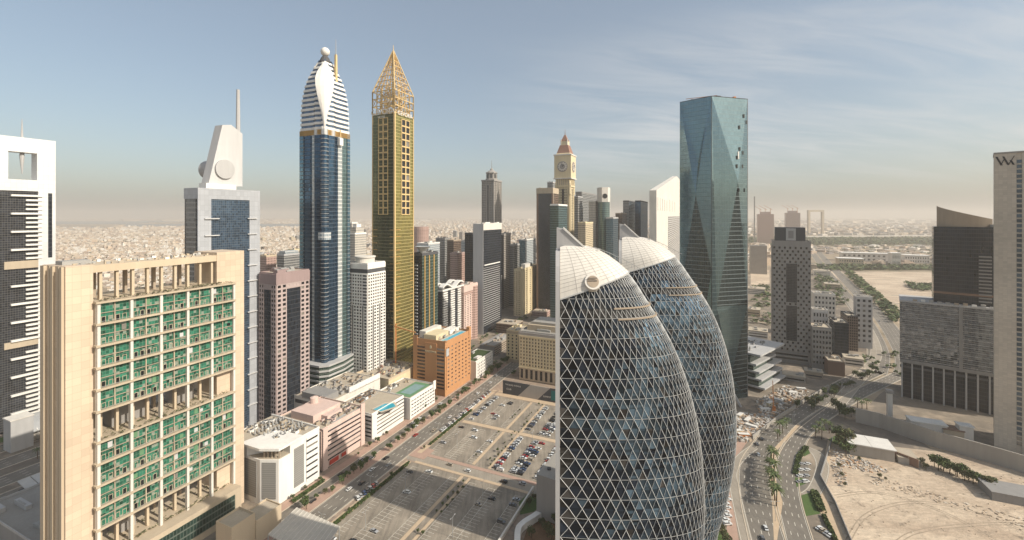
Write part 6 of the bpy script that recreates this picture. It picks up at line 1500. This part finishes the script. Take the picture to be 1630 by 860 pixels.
# lift block beside the nearer curved tower
b = Bld('stair_block', 'plain grey stair block with flat roof between the car park and the nearer curved tower', 'building', P=SW(243, -88), A=36, B=8, H=26)
b = None
o_ = [o for o in COL.objects if o.name.startswith('stair_block')]; [bpy.data.objects.remove(o) for o in o_]
z_ = 25; tp = [G(853, 752, z_), G(868, 764, z_), (G(900, 770, z_)), G(900, 715, z_), G(880, 722, z_)]; root = empty('stair_block', (tp[0][0], tp[0][1]), 0, 'plain grey stair block with flat roof between the car park and the nearer curved tower', 'building')
g = MB(); g.prism([(x - tp[0][0], y - tp[0][1]) for x, y in (G(854, 755, z_), G(885, 765, z_), G(905, 765, z_), G(905, 722, z_), G(882, 722, z_))], 0, z_, 'stone_grey', 'roof_grey'); g.build('wall', root)
g = MB(); g.box(7, 9, 2, 4, z_, z_ + 1, 'darkgrey'); g.build('rooftop_unit', root)
# curved planter walls
cw_ = smooth_line([G(*p) for p in ((824, 900), (824, 856), (832, 842), (850, 830), (868, 818), (874, 812))])
g = MB(); ribbon(g, cw_, -1.6, 1.6, 3.6, 'white'); ribbon(g, cw_, -1.6, 1.6, .1, 'white'); n = len(cw_)
for sg in (-1.6, 1.6):
    sd_ = []
    for i in range(n): p = cw_[max(i - 1, 0)]; q = cw_[min(i + 1, n - 1)]; dx, dy = q[0] - p[0], q[1] - p[1]; l = math.hypot(dx, dy); sd_.append((cw_[i][0] + dy / l * sg, cw_[i][1] - dx / l * sg))
    for i in range(n - 1): g.poly([(*sd_[i], .1), (*sd_[i + 1], .1), (*sd_[i + 1], 3.6), (*sd_[i], 3.6)], 'white')
tag(g.build('garden_wall'), 'thick curved white garden wall by the nearer curved tower', 'wall')
sheet_px('garden_bed', [(830, 870), (838, 845), (876, 815), (905, 812), (905, 870)], .12, 'flower_red'); sheet_px('garden_bed', [(826, 800), (838, 788), (868, 798), (850, 815), (828, 820)], .12, 'lawn')
sheet_px('garden_bed', [(1130, 870), (1128, 848), (1150, 838), (1160, 850), (1160, 880)], .12, 'lawn')

# ---------------------------------------------------------------- left bottom: metro hall and service buildings
b = Bld('highway_service_block', 'tall plain grey service block beside the highway below the white tower', 'building', P=G(17, 722), A=10, B=12, H=1, ang=TH)
zh = zpx(672, b.P[1]); g = MB(); g.box(0, 12, 0, 12, 0, zh, 'lightgrey'); g.build('wall', b.root); g = MB(); g.box(-.4, 12.4, -.4, 12.4, zh, zh + .8, 'offwhite'); g.build('roof', b.root)
b = Bld('ribbed_hall', 'low hall with curved ribbed grey roof beside the highway', 'hall', P=G(40, 706), A=30, B=26, H=8)
g = MB(); g.box(0, 46, 0, 24, 0, 6, 'concrete'); g.build('wall', b.root); g = MB()
for i in range(10): y0, y1 = -3 + i * 3, i * 3; h = lambda y: 8 + 9 * sin(pi * (y + 3) / 30); g.hexa([(-2, y0, h(y0) - .6), (48, y0, h(y0) - .6), (48, y1, h(y1) - .6), (-2, y1, h(y1) - .6), (-2, y0, h(y0)), (48, y0, h(y0)), (48, y1, h(y1)), (-2, y1, h(y1))], 'metal')
g.build('roof', b.root); g = MB()
for i in range(16): g.tube((i * 3, -3.2, 8.2), (i * 3, 3, 12), .25, 'white'); g.tube((i * 3, -3.2, 0), (i * 3, -3.2, 8.2), .2, 'metal')
g.build('rib', b.root)
b = Bld('station_canopy', 'slatted grey station canopy beside the near lanes of the highway', 'canopy', P=G(45, 802), A=30, B=14, H=7)
g = MB(); g.box(0, 34, 0, 13, 0, 5, 'darkgrey'); g.build('wall', b.root)
for i in range(6): g = MB(); g.hexa([(i * 6, -2, 6.5), (i * 6 + 5.6, -2, 6.5), (i * 6 + 5.6, 15, 9.5), (i * 6, 15, 9.5), (i * 6, -2, 6.9), (i * 6 + 5.6, -2, 6.9), (i * 6 + 5.6, 15, 9.9), (i * 6, 15, 9.9)], 'metal'); g.build('roof_panel', b.root)
for i in range(3): g = MB(); g.box(2 + i * 14, 3 + i * 14, -1, 0, 0, 6.5, 'metal'); g.build('column', b.root)
b = Bld('grey_flat_building', 'grey flat roofed building with yard at the lower left corner', 'building', P=G(60, 905), A=40, B=60, H=9)
g = MB(); g.box(0, 30, 0, 70, 0, 10, 'grey'); g.build('wall', b.root); b.A = 30; b.B = 70; b.roofkit('roof_grey', 'lightgrey', 1.4, 7, 71, H=10)
sheet('lawn', swq(130, 250, -508, -497), .09, 'lawn')
# ---------------------------------------------------------------- cars
plaster('track', (.34, .27, .20), scale=.4, streak=False, var=.3)
def paint(name, c): 
    m, nt, p = newmat(name); p.inputs['Base Color'].default_value = c + (1,); p.inputs['Roughness'].default_value = .25; p.inputs['Coat Weight'].default_value = .6; p.inputs['Metallic'].default_value = .15; M[name] = m
CARS = {'white': (.72, .72, .70), 'silver': (.40, .40, .40), 'black': (.02, .02, .022), 'grey': (.12, .12, .125), 'red': (.35, .025, .02), 'blue': (.03, .06, .14), 'beige': (.42, .36, .28)}
for k, c in CARS.items(): paint('paint_' + k, c)
def car_parts(col, suv=False, van=False):
    P = 'paint_' + col; h = 1.9 if van else 1.15 if suv else .95; H = 2.3 if van else 1.75 if suv else 1.42; L, Wd = (5.4, 1.0) if van else (2.35 * 2, .92)
    L2 = L / 2; g = MB(); w = MB(); gl = MB()
    prof = [(-L2, .35), (L2, .35), (L2, h * .78), (L2 * .55, h), (-L2 * .92, h), (-L2, h * .85)]
    n = len(prof); b0 = len(g.v); k = g.mi(P); g.v += [(x, -Wd, z) for x, z in prof] + [(x, Wd, z) for x, z in prof]
    g.f.append(tuple(b0 + i for i in range(n))); g.f.append(tuple(b0 + 2 * n - 1 - i for i in range(n)))
    for i in range(n): j = (i + 1) % n; g.f.append((b0 + i, b0 + i + n, b0 + j + n, b0 + j))
    g.m += [k] * (n + 2)
    c0, c1 = (-L2 * .9, L2 * .5) if van or suv else (-L2 * .72, L2 * .42); t0, t1 = (c0 + .15, c1 - .8) if van or suv else (c0 + .6, c1 - .75)
    gl.hexa([(c0, -.86, h), (c1, -.86, h), (c1, .86, h), (c0, .86, h), (t0, -.70, H - .06), (t1, -.70, H - .06), (t1, .70, H - .06), (t0, .70, H - .06)], 'car_glass')
    g.box(t0 - .03, t1 + .03, -.72, .72, H - .06, H, P)
    w.tube((0, -.12, 0), (0, .12, 0), .33, 'rubber', 8)
    return g.mesh('body'), gl.mesh('window'), w.mesh('wheel'), [(sx * L2 * 1.02, sy * Wd, .33) for sx in (-.62, .62) for sy in (-1, 1)]
meshes = {}
def merged_car(col, kind):
    key = (col, kind)
    if key not in meshes:
        meshes[key] = car_parts(col, kind == 'suv', kind == 'van')
    return meshes[key]
def place_car(x, y, a, col, kind, label, group, detail=True, z=.06):
    me = merged_car(col, kind); o = bpy.data.objects.new('parked_car' if 'parked' in label else 'driving_car', me[0]); COL.objects.link(o)
    o.location = (x, y, z); o.rotation_euler = (0, 0, a); s_ = random.uniform(.95, 1.08); o.scale = (s_, s_, s_); tag(o, label, 'car', group)
    if detail:
        c = bpy.data.objects.new('window', me[1]); COL.objects.link(c); c.parent = o
        for q in me[3]: c = bpy.data.objects.new('wheel', me[2]); COL.objects.link(c); c.parent = o; c.location = q
    return o
rc_ = random.Random(5)
def pickcol(): return rc_.choices(list(CARS), (44, 16, 14, 10, 8, 4, 4))[0]
def kindc(): return rc_.choice(('sedan', 'sedan', 'suv'))
aU = R(90 - TH)
def lot_cars(s0, s1, w0, w1, prob, where):
    for s, w in LOT:
        if s0 <= s <= s1 and w0 <= w <= w1 and rc_.random() < prob:
            p = SW(s, w); col = pickcol(); place_car(p[0], p[1], aU + R(90) + (pi if rc_.random() < .5 else 0) + rc_.uniform(-.04, .04), col, kindc(), '%s car parked %s' % (col, where), '%s cars parked %s' % (col, where), detail=True)
lot_cars(268, 322, -140, -60, .86, 'in the crowded sunlit rows of the car park')
lot_cars(327, 384, -140, -40, .74, 'in the far rows of the car park')
lot_cars(327, 384, -192, -180, .65, 'in the far row nearest the main street'); lot_cars(327, 384, -179, -140, .10, 'in the emptier far left rows of the car park')
lot_cars(268, 322, -192, -140, .08, 'in the nearly empty middle rows of the car park')
lot_cars(150, 256, -192, -146, .06, 'in the near left rows of the car park')
lot_cars(225, 256, -128, -102, .32, 'in the tower shadow near the boundary wall')
lot_cars(150, 225, -145, -102, .03, 'in the near right rows of the car park')
for i in range(80):
    s = 190 + i * 2.75
    if (205 < s < 236 and rc_.random() < .6) or (300 < s < 390 and rc_.random() < .85):
        p = SW(s, -197.4); col = pickcol(); where = 'in the kerbside row of the main street'
        place_car(p[0], p[1], aU + R(60), col, kindc(), '%s car parked %s' % (col, where), '%s cars parked %s' % (col, where))
for s in (196, 224, 243, 248, 300, 304, 312, 345, 362, 368): 
    p = SW(s, -220.5 if rc_.random() < .4 else -226); col = pickcol(); place_car(p[0], p[1], aU, col, kindc(), '%s car parked along the frontage road by the white blocks' % col, '%s cars on the frontage road' % col)
for i, (s, w) in enumerate(((214, -209), (222, -206), (237, -210.5), (246, -204), (252, -211), (288, -212), (326, -204), (352, -210), (380, -206), (300, -203), (410, -207), (430, -210))):
    p = SW(s, w); col = ('white', 'black', 'white', 'silver', 'black', 'red', 'white', 'grey', 'white', 'beige', 'white', 'silver')[i]; place_car(p[0], p[1], aU, col, kindc(), '%s car driving on the main street beside the car park' % col, '%s cars driving on the main street' % col)
for s, w, c in ((262, -150, 'white'), (263.5, -165, 'beige'), (261, -122, 'black'), (264, -110, 'silver')):
    p = SW(s, w); place_car(p[0], p[1], aU + R(90), c, 'suv', '%s car driving on the cross lane between the car park blocks' % c, None)
p = SW(272, -130); place_car(p[0], p[1], aU + R(90), 'white', 'van', 'white van parked at the near end of the crowded rows', None)
# highway at the lower left
for k in range(34):
    s = rc_.uniform(60, 330); w = rc_.choice((-389, -393, -398, -402, -419, -423, -428, -449, -453, -458, -480, -487)); p = SW(s, w); col = pickcol(); place_car(p[0], p[1], aU, col, kindc(), '%s car driving on the wide highway behind the green glazed building' % col, '%s cars driving on the wide highway' % col)
def on_line(pts, t):
    i = min(int(t * (len(pts) - 1)), len(pts) - 2); f = t * (len(pts) - 1) - i; a, c = pts[i], pts[i + 1]; return (a[0] + (c[0] - a[0]) * f, a[1] + (c[1] - a[1]) * f), math.atan2(c[1] - a[1], c[0] - a[0])
def car_px(x, y, col, kind, label, a, group=None): X_, Y_ = G(x, y); place_car(X_, Y_, a, col, kind, label, group)
for x, y, col, lab in ((1219, 842, 'white', 'white car driving down the left carriageway in sunlight'), (1214, 859, 'grey', 'grey car behind the white one on the left carriageway'), (1207, 725, 'white', 'white car driving beside the palm median'), (1212, 700, 'black', 'black car just past the construction parapet'), (1205, 708, 'grey', 'grey car at the shadow edge by the parapet'), (1246, 671, 'white', 'white car in the shade before the palm median'), (1330, 622, 'white', 'white car on the shaded avenue'), (1352, 612, 'silver', 'silver car on the shaded avenue'), (1372, 603, 'black', 'black car on the shaded avenue')):
    car_px(x, y, col, 'suv' if rc_.random() < .4 else 'sedan', lab, R(75 if y > 690 else 40))
for k in range(8): x = 1273 + (k % 2) * 9 + k * .5; y = 768 - (k // 2) * 9.5; car_px(x, y, 'white' if k % 3 else 'silver', kindc(), '%s car parked in the small bay by the slip road' % ('white' if k % 3 else 'silver'), R(10), '%s cars in the slip road bay' % ('white' if k % 3 else 'silver'))
for k in range(8): car_px(1155 + (k % 2) * 3, 790 + k * 6.5, 'white', kindc(), 'white car parked in a row at the foot of the farther curved tower', R(5), 'white cars by the farther curved tower')
for k in range(4): car_px(1304 + k * 6, 842 + k * 4, ('white', 'beige', 'silver', 'white')[k], kindc(), '%s car parked by the hedge near the lower edge' % ('white', 'beige', 'silver', 'white')[k], R(25), 'cars parked by the lower hedge')
for k in range(26):
    t = rc_.uniform(.28, .9); (x, y), a = on_line(hw, t); off = rc_.choice((-22, -17, -12, -7, 4, 9, 14, 19)); x += sin(a) * off; y -= cos(a) * off; col = pickcol()
    place_car(x, y, a, col, 'suv', '%s car driving on the distant curving highway' % col, '%s cars on the distant curving highway' % col, detail=False)

# ---------------------------------------------------------------- trees
def crown_mesh(seed, r, h, n, mat='foliage', flat=False):
    g = MB(); rg = random.Random(seed)
    cl = [(rg.uniform(-.6, .6) * r, rg.uniform(-.6, .6) * r, h * rg.uniform(.5, .95), r * rg.uniform(.35, .6)) for _ in range(9)]
    for i in range(n):
        cx_, cy_, cz_, cr_ = rg.choice(cl); d = mathutils.Vector((rg.gauss(0, 1), rg.gauss(0, 1), rg.gauss(0, .8))).normalized() * cr_ * rg.uniform(.5, 1.05)
        c = mathutils.Vector((cx_, cy_, cz_)) + d; n_ = mathutils.Vector((rg.gauss(0, 1), rg.gauss(0, 1), rg.gauss(.6, 1))).normalized(); a = n_.orthogonal().normalized() * rg.uniform(.16, .34); b_ = n_.cross(a).normalized() * rg.uniform(.14, .3)
        g.poly([c - a - b_, c + a - b_ * .6, c + a * .8 + b_, c - a * .7 + b_ * 1.2], mat)
    return g.mesh('crown')
def trunk_mesh(h, r=.18):
    g = MB(); g.tube((0, 0, 0), (.1, .05, h * .6), r, 'trunk', 6, r * .6)
    for k in range(4): a = k * 1.6; g.tube((.1, .05, h * .5), (cos(a) * h * .22, sin(a) * h * .22, h * .85), r * .5, 'trunk', 4, r * .2)
    return g.mesh('trunk')
CR = [crown_mesh(s, 2.4, 5.2, 420, m) for s, m in ((1, 'foliage'), (2, 'foliage'), (3, 'foliage_dry'), (4, 'foliage'))]; TR = trunk_mesh(5.2)
def tree(x, y, s, k, label, group, name='street_tree'):
    r_ = empty(name, (x, y, .1), rc_.uniform(0, 6), label, 'tree', group); r_.scale = (s, s, s)
    for nm, m_ in (('crown', CR[k % 4]), ('trunk', TR)): c = bpy.data.objects.new(nm, m_); COL.objects.link(c); c.parent = r_
for i in range(46):
    s = 190 + i * 6.4 + rc_.uniform(-2, 2)
    if 262 < s < 268 or rc_.random() < .12: continue
    p = SW(s, -218 + rc_.uniform(-2.5, 2.5)); tree(p[0], p[1], rc_.uniform(.6, 1.35) * (1.0 if s < 430 else 1.2), i, 'small green street tree on the pavement between main street and frontage road', 'street trees along the main street pavement')
for i in range(24):
    s = 195 + i * 9 + rc_.uniform(-3, 3); p = SW(s, -233 + rc_.uniform(-1, 1)); 
    if rc_.random() < .6: tree(p[0], p[1], rc_.uniform(.4, .9), i + 1, 'small tree close to the fronts of the white and pink blocks', 'trees by the block fronts')
for w_ in (-148, -144.6):
    for i in range(30):
        s = 200 + i * 6.2
        if 254 < s < 272 or rc_.random() < .35: continue
        p = SW(s, w_ + (2 if s < 260 else 6)); tree(p[0], p[1], rc_.uniform(.28, .5), i, 'tiny sparse tree in the planted strip between car park kerbs', 'tiny trees between the car park kerbs')
for i in range(22):
    s = 270 + i * 5.4; p = SW(s, -153.5); 
    if rc_.random() < .5: tree(p[0], p[1], rc_.uniform(.25, .42), i, 'tiny dry tree in the planted strip between car park kerbs', 'tiny dry trees between the car park kerbs')
for i in range(12): p = SW(160 + i * 19, -193.8); (tree(p[0], p[1], rc_.uniform(.4, .6), i, 'small tree beside the hedge on the street edge of the car park', 'trees by the car park hedge') if rc_.random() < .7 else None)
for x, y, s in ((1142, 846, 1.3), (1150, 858, 1.2), (1134, 862, 1.5), (1158, 868, 1.0), (842, 806, .8), (850, 797, .7), (846, 856, 1.), (870, 850, 1.1), (862, 838, .8), (884, 835, 1.2), (878, 860, 1.2)):
    X_, Y_ = G(x, y); tree(X_, Y_, s, int(x), 'green garden tree at the foot of the curved towers', 'garden trees by the curved towers', 'garden_tree')
for x, y, s in ((1342, 716, 1.6), (1350, 712, 1.9), (1335, 705, 1.7), (1347, 728, 1.5), (1358, 722, 1.2), (1336, 660, 1.6), (1330, 652, 1.3), (1345, 668, 1.5), (1355, 664, 1.1)):
    X_, Y_ = G(x, y); tree(X_, Y_, s * 1.3, int(x), 'dark bushy tree at the corner of the sandy plot', 'bushy trees at the sandy plot corner', 'bushy_tree')
for i in range(22):
    t = i / 21; X_, Y_ = G(1490 + 98 * t + rc_.uniform(-4, 4), 745 + 38 * t + rc_.uniform(-3, 4)); tree(X_, Y_, rc_.uniform(1.1, 1.7) * (1.2 - .4 * t), i, 'dense dark green bush in the row across the sandy plot', 'row of dense bushes across the sandy plot', 'bush')
for x, y, s in ((1466, 742, 1.), (1474, 748, .8), (1368, 735, .6), (1400, 762, .6), (1410, 766, .45), (1560, 728, .7), (1583, 738, .6), (1610, 746, .7), (1340, 760, .6), (1336, 745, .6), (1345, 775, .5)):
    X_, Y_ = G(x, y); tree(X_, Y_, s, 2, 'scrubby dry bush on the sandy plot', 'scrubby bushes on the sandy plot', 'bush')
for i in range(34):
    t = rc_.random(); X_, Y_ = G(1280 + 110 * t + rc_.uniform(-14, 8), 655 - 62 * t + rc_.uniform(-5, 5)); tree(X_, Y_, rc_.uniform(.8, 1.5), i, 'dark shaded tree along the avenue near the perforated tower', 'shaded trees along the avenue')
# hedges
def hedge(name, label, pts, w, h, n=900, mat='hedge_green'):
    g = MB(); ribbon(g, pts, -w / 2, w / 2, h * .8, mat); 
    for i in range(n):
        t = rc_.random(); (x, y), a = on_line(pts, t); q = rc_.uniform(-w / 2, w / 2); z = rc_.uniform(0, h)
        if abs(q) < w * .35: z = h * rc_.uniform(.75, 1)
        c = mathutils.Vector((x - sin(a) * q, y + cos(a) * q, z)); n_ = mathutils.Vector((rc_.gauss(0, 1), rc_.gauss(0, 1), rc_.gauss(.6, 1))).normalized(); u = n_.orthogonal().normalized() * .4; v = n_.cross(u) * .9
        g.poly([c - u - v, c + u - v, c + u + v, c - u + v], 'foliage')
    return tag(g.build(name), label, 'hedge')
hedge('hedge', 'long clipped hedge between the main street and the near car park block', sline(180, 254, -192.6), 1.6, 1.5, 2200); hedge('hedge', 'long clipped hedge between the main street and the far car park block', sline(280, 345, -193.2), 1.6, 1.5, 2000)
hedge('hedge', 'short hedge in front of the white louvred block', [SW(190, -231), SW(214, -231)], 2.6, 1.6, 900)
hedge('hedge', 'dark hedge beside the triangular lawn near the slip road', [G(1296, 784), G(1309, 816)], 4.2, 1.8, 900); hedge('hedge', 'thin hedge beside the parking bay at the lower edge', [G(1311, 822), G(1332, 866)], 2.2, 1.6, 700)
hedge('hedge', 'hedge around the slip road island with parked cars', [G(1266, 756), G(1272, 728), G(1284, 712)], 3.2, 1.2, 800)
# palms
def palm_meshes(seed):
    rg = random.Random(seed); t = MB(); t.tube((0, 0, 0), (.15, .1, 6.4), .26, 'trunk', 7, .18); c = MB()
    for k in range(22):
        a = k * 2.4 + rg.uniform(-.2, .2); up = rg.uniform(.1, 1.1); L = rg.uniform(2.6, 3.4); prev = None
        for j in range(6):
            f = j / 5; r = L * f * cos(up * .5); z = 6.4 + L * (sin(up) * f - .75 * f * f); w = .38 * (1 - f * .8) + .04
            x, y = cos(a) * r, sin(a) * r; px_, py_ = -sin(a) * w, cos(a) * w
            row = ((x - px_, y - py_, z - .12), (x, y, z), (x + px_, y + py_, z - .12))
            if prev: c.poly([prev[0], prev[1], row[1], row[0]], 'foliage'); c.poly([prev[1], prev[2], row[2], row[1]], 'foliage_dry' if k % 3 == 0 else 'foliage')
            prev = row
    return c.mesh('crown'), t.mesh('trunk')
PM = [palm_meshes(s) for s in (1, 2, 3)]
def palm(x, y, s, k, label, group):
    r_ = empty('palm_tree', (x, y, .1), rc_.uniform(0, 6), label, 'palm tree', group); r_.scale = (s, s, s)
    for nm, m_ in zip(('crown', 'trunk'), PM[k % 3]): c = bpy.data.objects.new(nm, m_); COL.objects.link(c); c.parent = r_
for i, (x, y) in enumerate(((1252, 683), (1246, 690), (1241, 695), (1238, 703), (1228, 738), (1231, 744), (1225, 750), (1228, 757), (1232, 762), (1224, 766), (1229, 774), (1232, 783), (1229, 790), (1233, 797), (1236, 806), (1227, 730))):
    X_, Y_ = G(x, y); palm(X_, Y_, 1.25 + .2 * (i % 3), i, 'date palm on the planted median between the two carriageways', 'date palms on the avenue median')
for i, (x, y) in enumerate(((1304, 690), (1312, 686), (1298, 697), (1320, 690), (1308, 700), (1365, 650), (1372, 655), (1380, 652))): X_, Y_ = G(x, y); palm(X_, Y_, 1.3, i, 'palm at the junction corner by the lawn and yard wall', 'palms at the junction corner')
for i in range(10): p = SW(150 + i * 18, -440); palm(p[0], p[1], 1.1, i, 'palm on the highway median at the lower left', 'palms on the highway median')
# lamps
def lamp(x, y, a, label, group, h=11):
    r_ = empty('street_lamp', (x, y, .1), a, label, 'street lamp', group)
    for nm, m_ in LM: c = bpy.data.objects.new(nm, m_); COL.objects.link(c); c.parent = r_
g1 = MB(); g1.tube((0, 0, 0), (0, 0, 11), .14, 'metal', 6, .08); g2 = MB(); g2.tube((0, 0, 11), (-1.8, 0, 11.4), .07, 'metal', 4); g2.tube((0, 0, 11), (1.8, 0, 11.4), .07, 'metal', 4); g3 = MB(); g3.box(-2.6, -1.7, -.15, .15, 11.3, 11.5, 'lightgrey'); g3.box(1.7, 2.6, -.15, .15, 11.3, 11.5, 'lightgrey')
LM = [('pole', g1.mesh('pole')), ('arm', g2.mesh('arm')), ('lamp_head', g3.mesh('lamp_head'))]
for i in range(7): p = SW(178 + i * 38, -193.6); lamp(p[0], p[1], aU + R(90), 'twin arm street lamp between the main street and the car park', 'lamps along the main street')
for s, w in ((190, -173.5), (225, -173.5), (205, -126.5), (240, -126.5), (285, -172), (310, -121), (340, -172), (365, -121), (295, -85)): p = SW(s, w); lamp(p[0], p[1], aU, 'twin arm lamp standing between the rows of the car park', 'lamps in the car park')
for x, y in ((1234, 830), (1226, 768), (1233, 726), (1262, 682), (1264, 672), (1298, 652), (1340, 628)): X_, Y_ = G(x, y); lamp(X_, Y_, 0, 'twin arm lamp on the avenue median', 'lamps on the avenue median')
for i in range(6): p = SW(120 + i * 34, -411); lamp(p[0], p[1], aU + R(90), 'twin arm lamp on the highway divider at the lower left', 'lamps on the highway divider')

# ---------------------------------------------------------------- building site and rubble
g = MB()
def rub(poly, n, smin, smax, hmax, mat='rubble'):
    P = [G(*p) for p in poly]; xs = [p[0] for p in P]; ys = [p[1] for p in P]; c = 0
    while c < n:
        x, y = rc_.uniform(min(xs), max(xs)), rc_.uniform(min(ys), max(ys)); ins = False; j = len(P) - 1
        for i in range(len(P)):
            if (P[i][1] > y) != (P[j][1] > y) and x < (P[j][0] - P[i][0]) * (y - P[i][1]) / (P[j][1] - P[i][1]) + P[i][0]: ins = not ins
            j = i
        if ins: g.obox(x, y, 0, rc_.uniform(smin, smax), rc_.uniform(smin, smax) * .6, rc_.uniform(.3, hmax), rc_.uniform(0, pi), mat); c += 1
rub([(1150, 655), (1200, 660), (1235, 668), (1210, 690), (1190, 705), (1150, 700)], 900, .5, 3.2, 2.2)
rub([(1200, 640), (1250, 615), (1290, 625), (1240, 660), (1215, 668)], 420, .6, 3.4, 2.0)
rub([(1325, 712), (1345, 722), (1385, 735), (1420, 752), (1380, 752), (1335, 742)], 260, .4, 1.8, .8); rub([(1322, 730), (1345, 745), (1350, 775), (1330, 770)], 90, .4, 1.5, .7)
rub([(1400, 756), (1500, 790), (1640, 828), (1640, 842), (1500, 803), (1380, 768)], 170, .2, 2.2, .35, 'rubble_sand'); rub([(1330, 780), (1640, 800), (1640, 960), (1380, 900)], 90, .2, 1.0, .3, 'rubble_sand'); rub([(1470, 730), (1640, 765), (1640, 790), (1480, 760)], 60, .2, 1.2, .3, 'rubble_sand')
g.build('rubble', kind='stuff')
cab = [(1165, 668, 'white'), (1178, 664, 'pale orange'), (1190, 672, 'grey'), (1172, 690, 'cream'), (1162, 684, 'white'), (1196, 682, 'white'), (1184, 696, 'orange'), (1218, 655, 'white'), (1238, 640, 'grey'), (1262, 628, 'white'), (1226, 645, 'cream'), (1275, 622, 'grey')]
mats_ = {'white': 'white', 'pale orange': 'beige', 'grey': 'lightgrey', 'cream': 'cream', 'orange': 'crane_orange'}
for i, (x, y, c) in enumerate(cab):
    X_, Y_ = G(x, y); r_ = empty('site_cabin', (X_, Y_), rc_.uniform(0, 3), '%s site cabin among rubble %s' % (c, 'by the terraced pavilion' if x > 1210 else 'next to the farther curved tower'), 'cabin', '%s site cabins %s' % (c, 'by pavilion' if x > 1210 else 'by curved tower'))
    g = MB(); g.box(-4, 4, -1.4, 1.4, 0, 2.7, mats_[c]); g.build('wall', r_); g = MB(); g.box(-4.2, 4.2, -1.6, 1.6, 2.7, 2.95, 'roof_white'); g.build('roof', r_); g = MB(); g.box(-2.6, -1.2, -1.5, -1.4, 1, 2, 'pane_dark'); g.build('window', r_); g = MB(); g.box(1, 2, -1.5, -1.4, 0, 2.1, 'grey'); g.build('door', r_)
X_, Y_ = G(1232, 655); r_ = empty('mobile_crane', (X_, Y_), 1.0, 'orange mobile crane with raised boom on the construction site', 'crane')
g = MB(); g.box(-4, 4, -1.3, 1.3, .7, 2.2, 'crane_orange'); g.box(2.4, 4, -1.2, 1.2, 2.2, 3.4, 'crane_orange'); g.build('body', r_)
g = MB(); g.tube((-1, 0, 2.2), (4, 1, 26), .5, 'crane_orange', 4, .25); g.tube((-1, 1, 2.2), (4, 1.4, 26), .15, 'crane_orange', 4); g.build('boom', r_)
for sx in (-3, -1, 1, 3): g = MB(); g.tube((sx, -1.4, .6), (sx, 1.4, .6), .6, 'rubber', 10); g.build('wheel', r_)
for o in [o for o in COL.objects if o.type == 'FONT']:
    bpy.context.view_layer.update(); me = bpy.data.meshes.new_from_object(o.evaluated_get(bpy.context.evaluated_depsgraph_get())); n = bpy.data.objects.new('lettering', me); COL.objects.link(n); n.parent = o.parent; n.location = o.location; n.rotation_euler = o.rotation_euler; bpy.data.objects.remove(o)

# tyre tracks on the sandy plot
g = MB()
for px in ([(1345, 870), (1380, 820), (1450, 800), (1540, 812), (1640, 850)], [(1330, 790), (1400, 785), (1500, 815), (1600, 870)], [(1470, 748), (1520, 770), (1590, 786), (1660, 800)], [(1400, 900), (1450, 850), (1560, 835), (1660, 835)]):
    L_ = smooth_line([G(*p) for p in px], 10)
    for o_ in (-1.0, 1.0): ribbon(g, L_, o_ - .28, o_ + .28, .05, 'track')
structure(g.build('track'))
# mosques among the villas
for i, (x, y) in enumerate(((130, 402), (215, 385), (262, 396), (440, 384), (720, 371), (828, 366))):
    X_, Y_ = G(x, y); k = Y_ / 1800; r_ = empty('mosque', (X_, Y_), R(20), 'small pale mosque with dome and minaret among the villas', 'mosque', 'mosques among the villas')
    g = MB(); g.box(-14, 14, -14, 14, 0, 9, 'white'); g.build('hall', r_); g = MB(); g.lathe([(7, 9), (7, 12), (6.2, 15), (4, 18), (1.5, 19.6), (.1, 20)], 'offwhite', 14); g.build('dome', r_)
    g = MB(); g.tube((15, -12, 0), (15, -12, 36), 1.8, 'white', 8, 1.2); g.tube((15, -12, 36), (15, -12, 41), 1.4, 'offwhite', 8, .1); g.build('minaret', r_)

# low blocks on the plots behind the perforated tower and pavilion
for i, (x, y, A_, B_, h, c) in enumerate(((1222, 540, 22, 24, 9, 'white'), (1210, 505, 26, 28, 11, 'beige'), (1218, 470, 30, 34, 12, 'offwhite'), (1338, 462, 30, 30, 12, 'beige'), (1322, 440, 34, 40, 14, 'offwhite'), (1300, 430, 34, 30, 16, 'sandstone'), (1375, 585, 16, 18, 8, 'offwhite'), (1282, 610, 14, 20, 5, 'concrete'), (1310, 604, 12, 16, 6, 'tan'))):
    X_, Y_ = G(x, y); r_ = empty('low_block', (X_, Y_), R(60), ('low white block behind the terraced pavilion', 'low beige block between folded tower and perforated tower', 'long pale low block left of the perforated tower', 'low beige block at the edge of the tree belt', 'pale low block near the distant highway bend', 'sandstone block behind the white stepped blocks', 'small pale block by the shaded junction', 'flat concrete kiosk in front of the perforated tower', 'small tan kiosk beside the flat concrete kiosk')[i], 'building')
    g = MB(); g.box(0, A_, 0, B_, 0, h, c); g.build('wall', r_); g = MB(); g.box(-.5, A_ + .5, -.5, B_ + .5, h, h + 1, 'roof_sand'); g.build('roof', r_)
    for k in range(3): g = MB(); q, w = rc_.uniform(1, A_ - 5), rc_.uniform(1, B_ - 5); g.box(q, q + 3, w, w + 4, h + 1, h + 2.6, 'unit_grey'); g.build('rooftop_unit', r_)
    for k in range(int(h / 4)): g = MB(); g.box(1, A_ - 1, -.12, 0, 1.5 + k * 3.6, 3 + k * 3.6, 'pane_dark'); g.build('window_band', r_); g = MB(); g.box(-.12, 0, 1, B_ - 1, 1.5 + k * 3.6, 3 + k * 3.6, 'pane_dark'); g.build('window_band', r_)
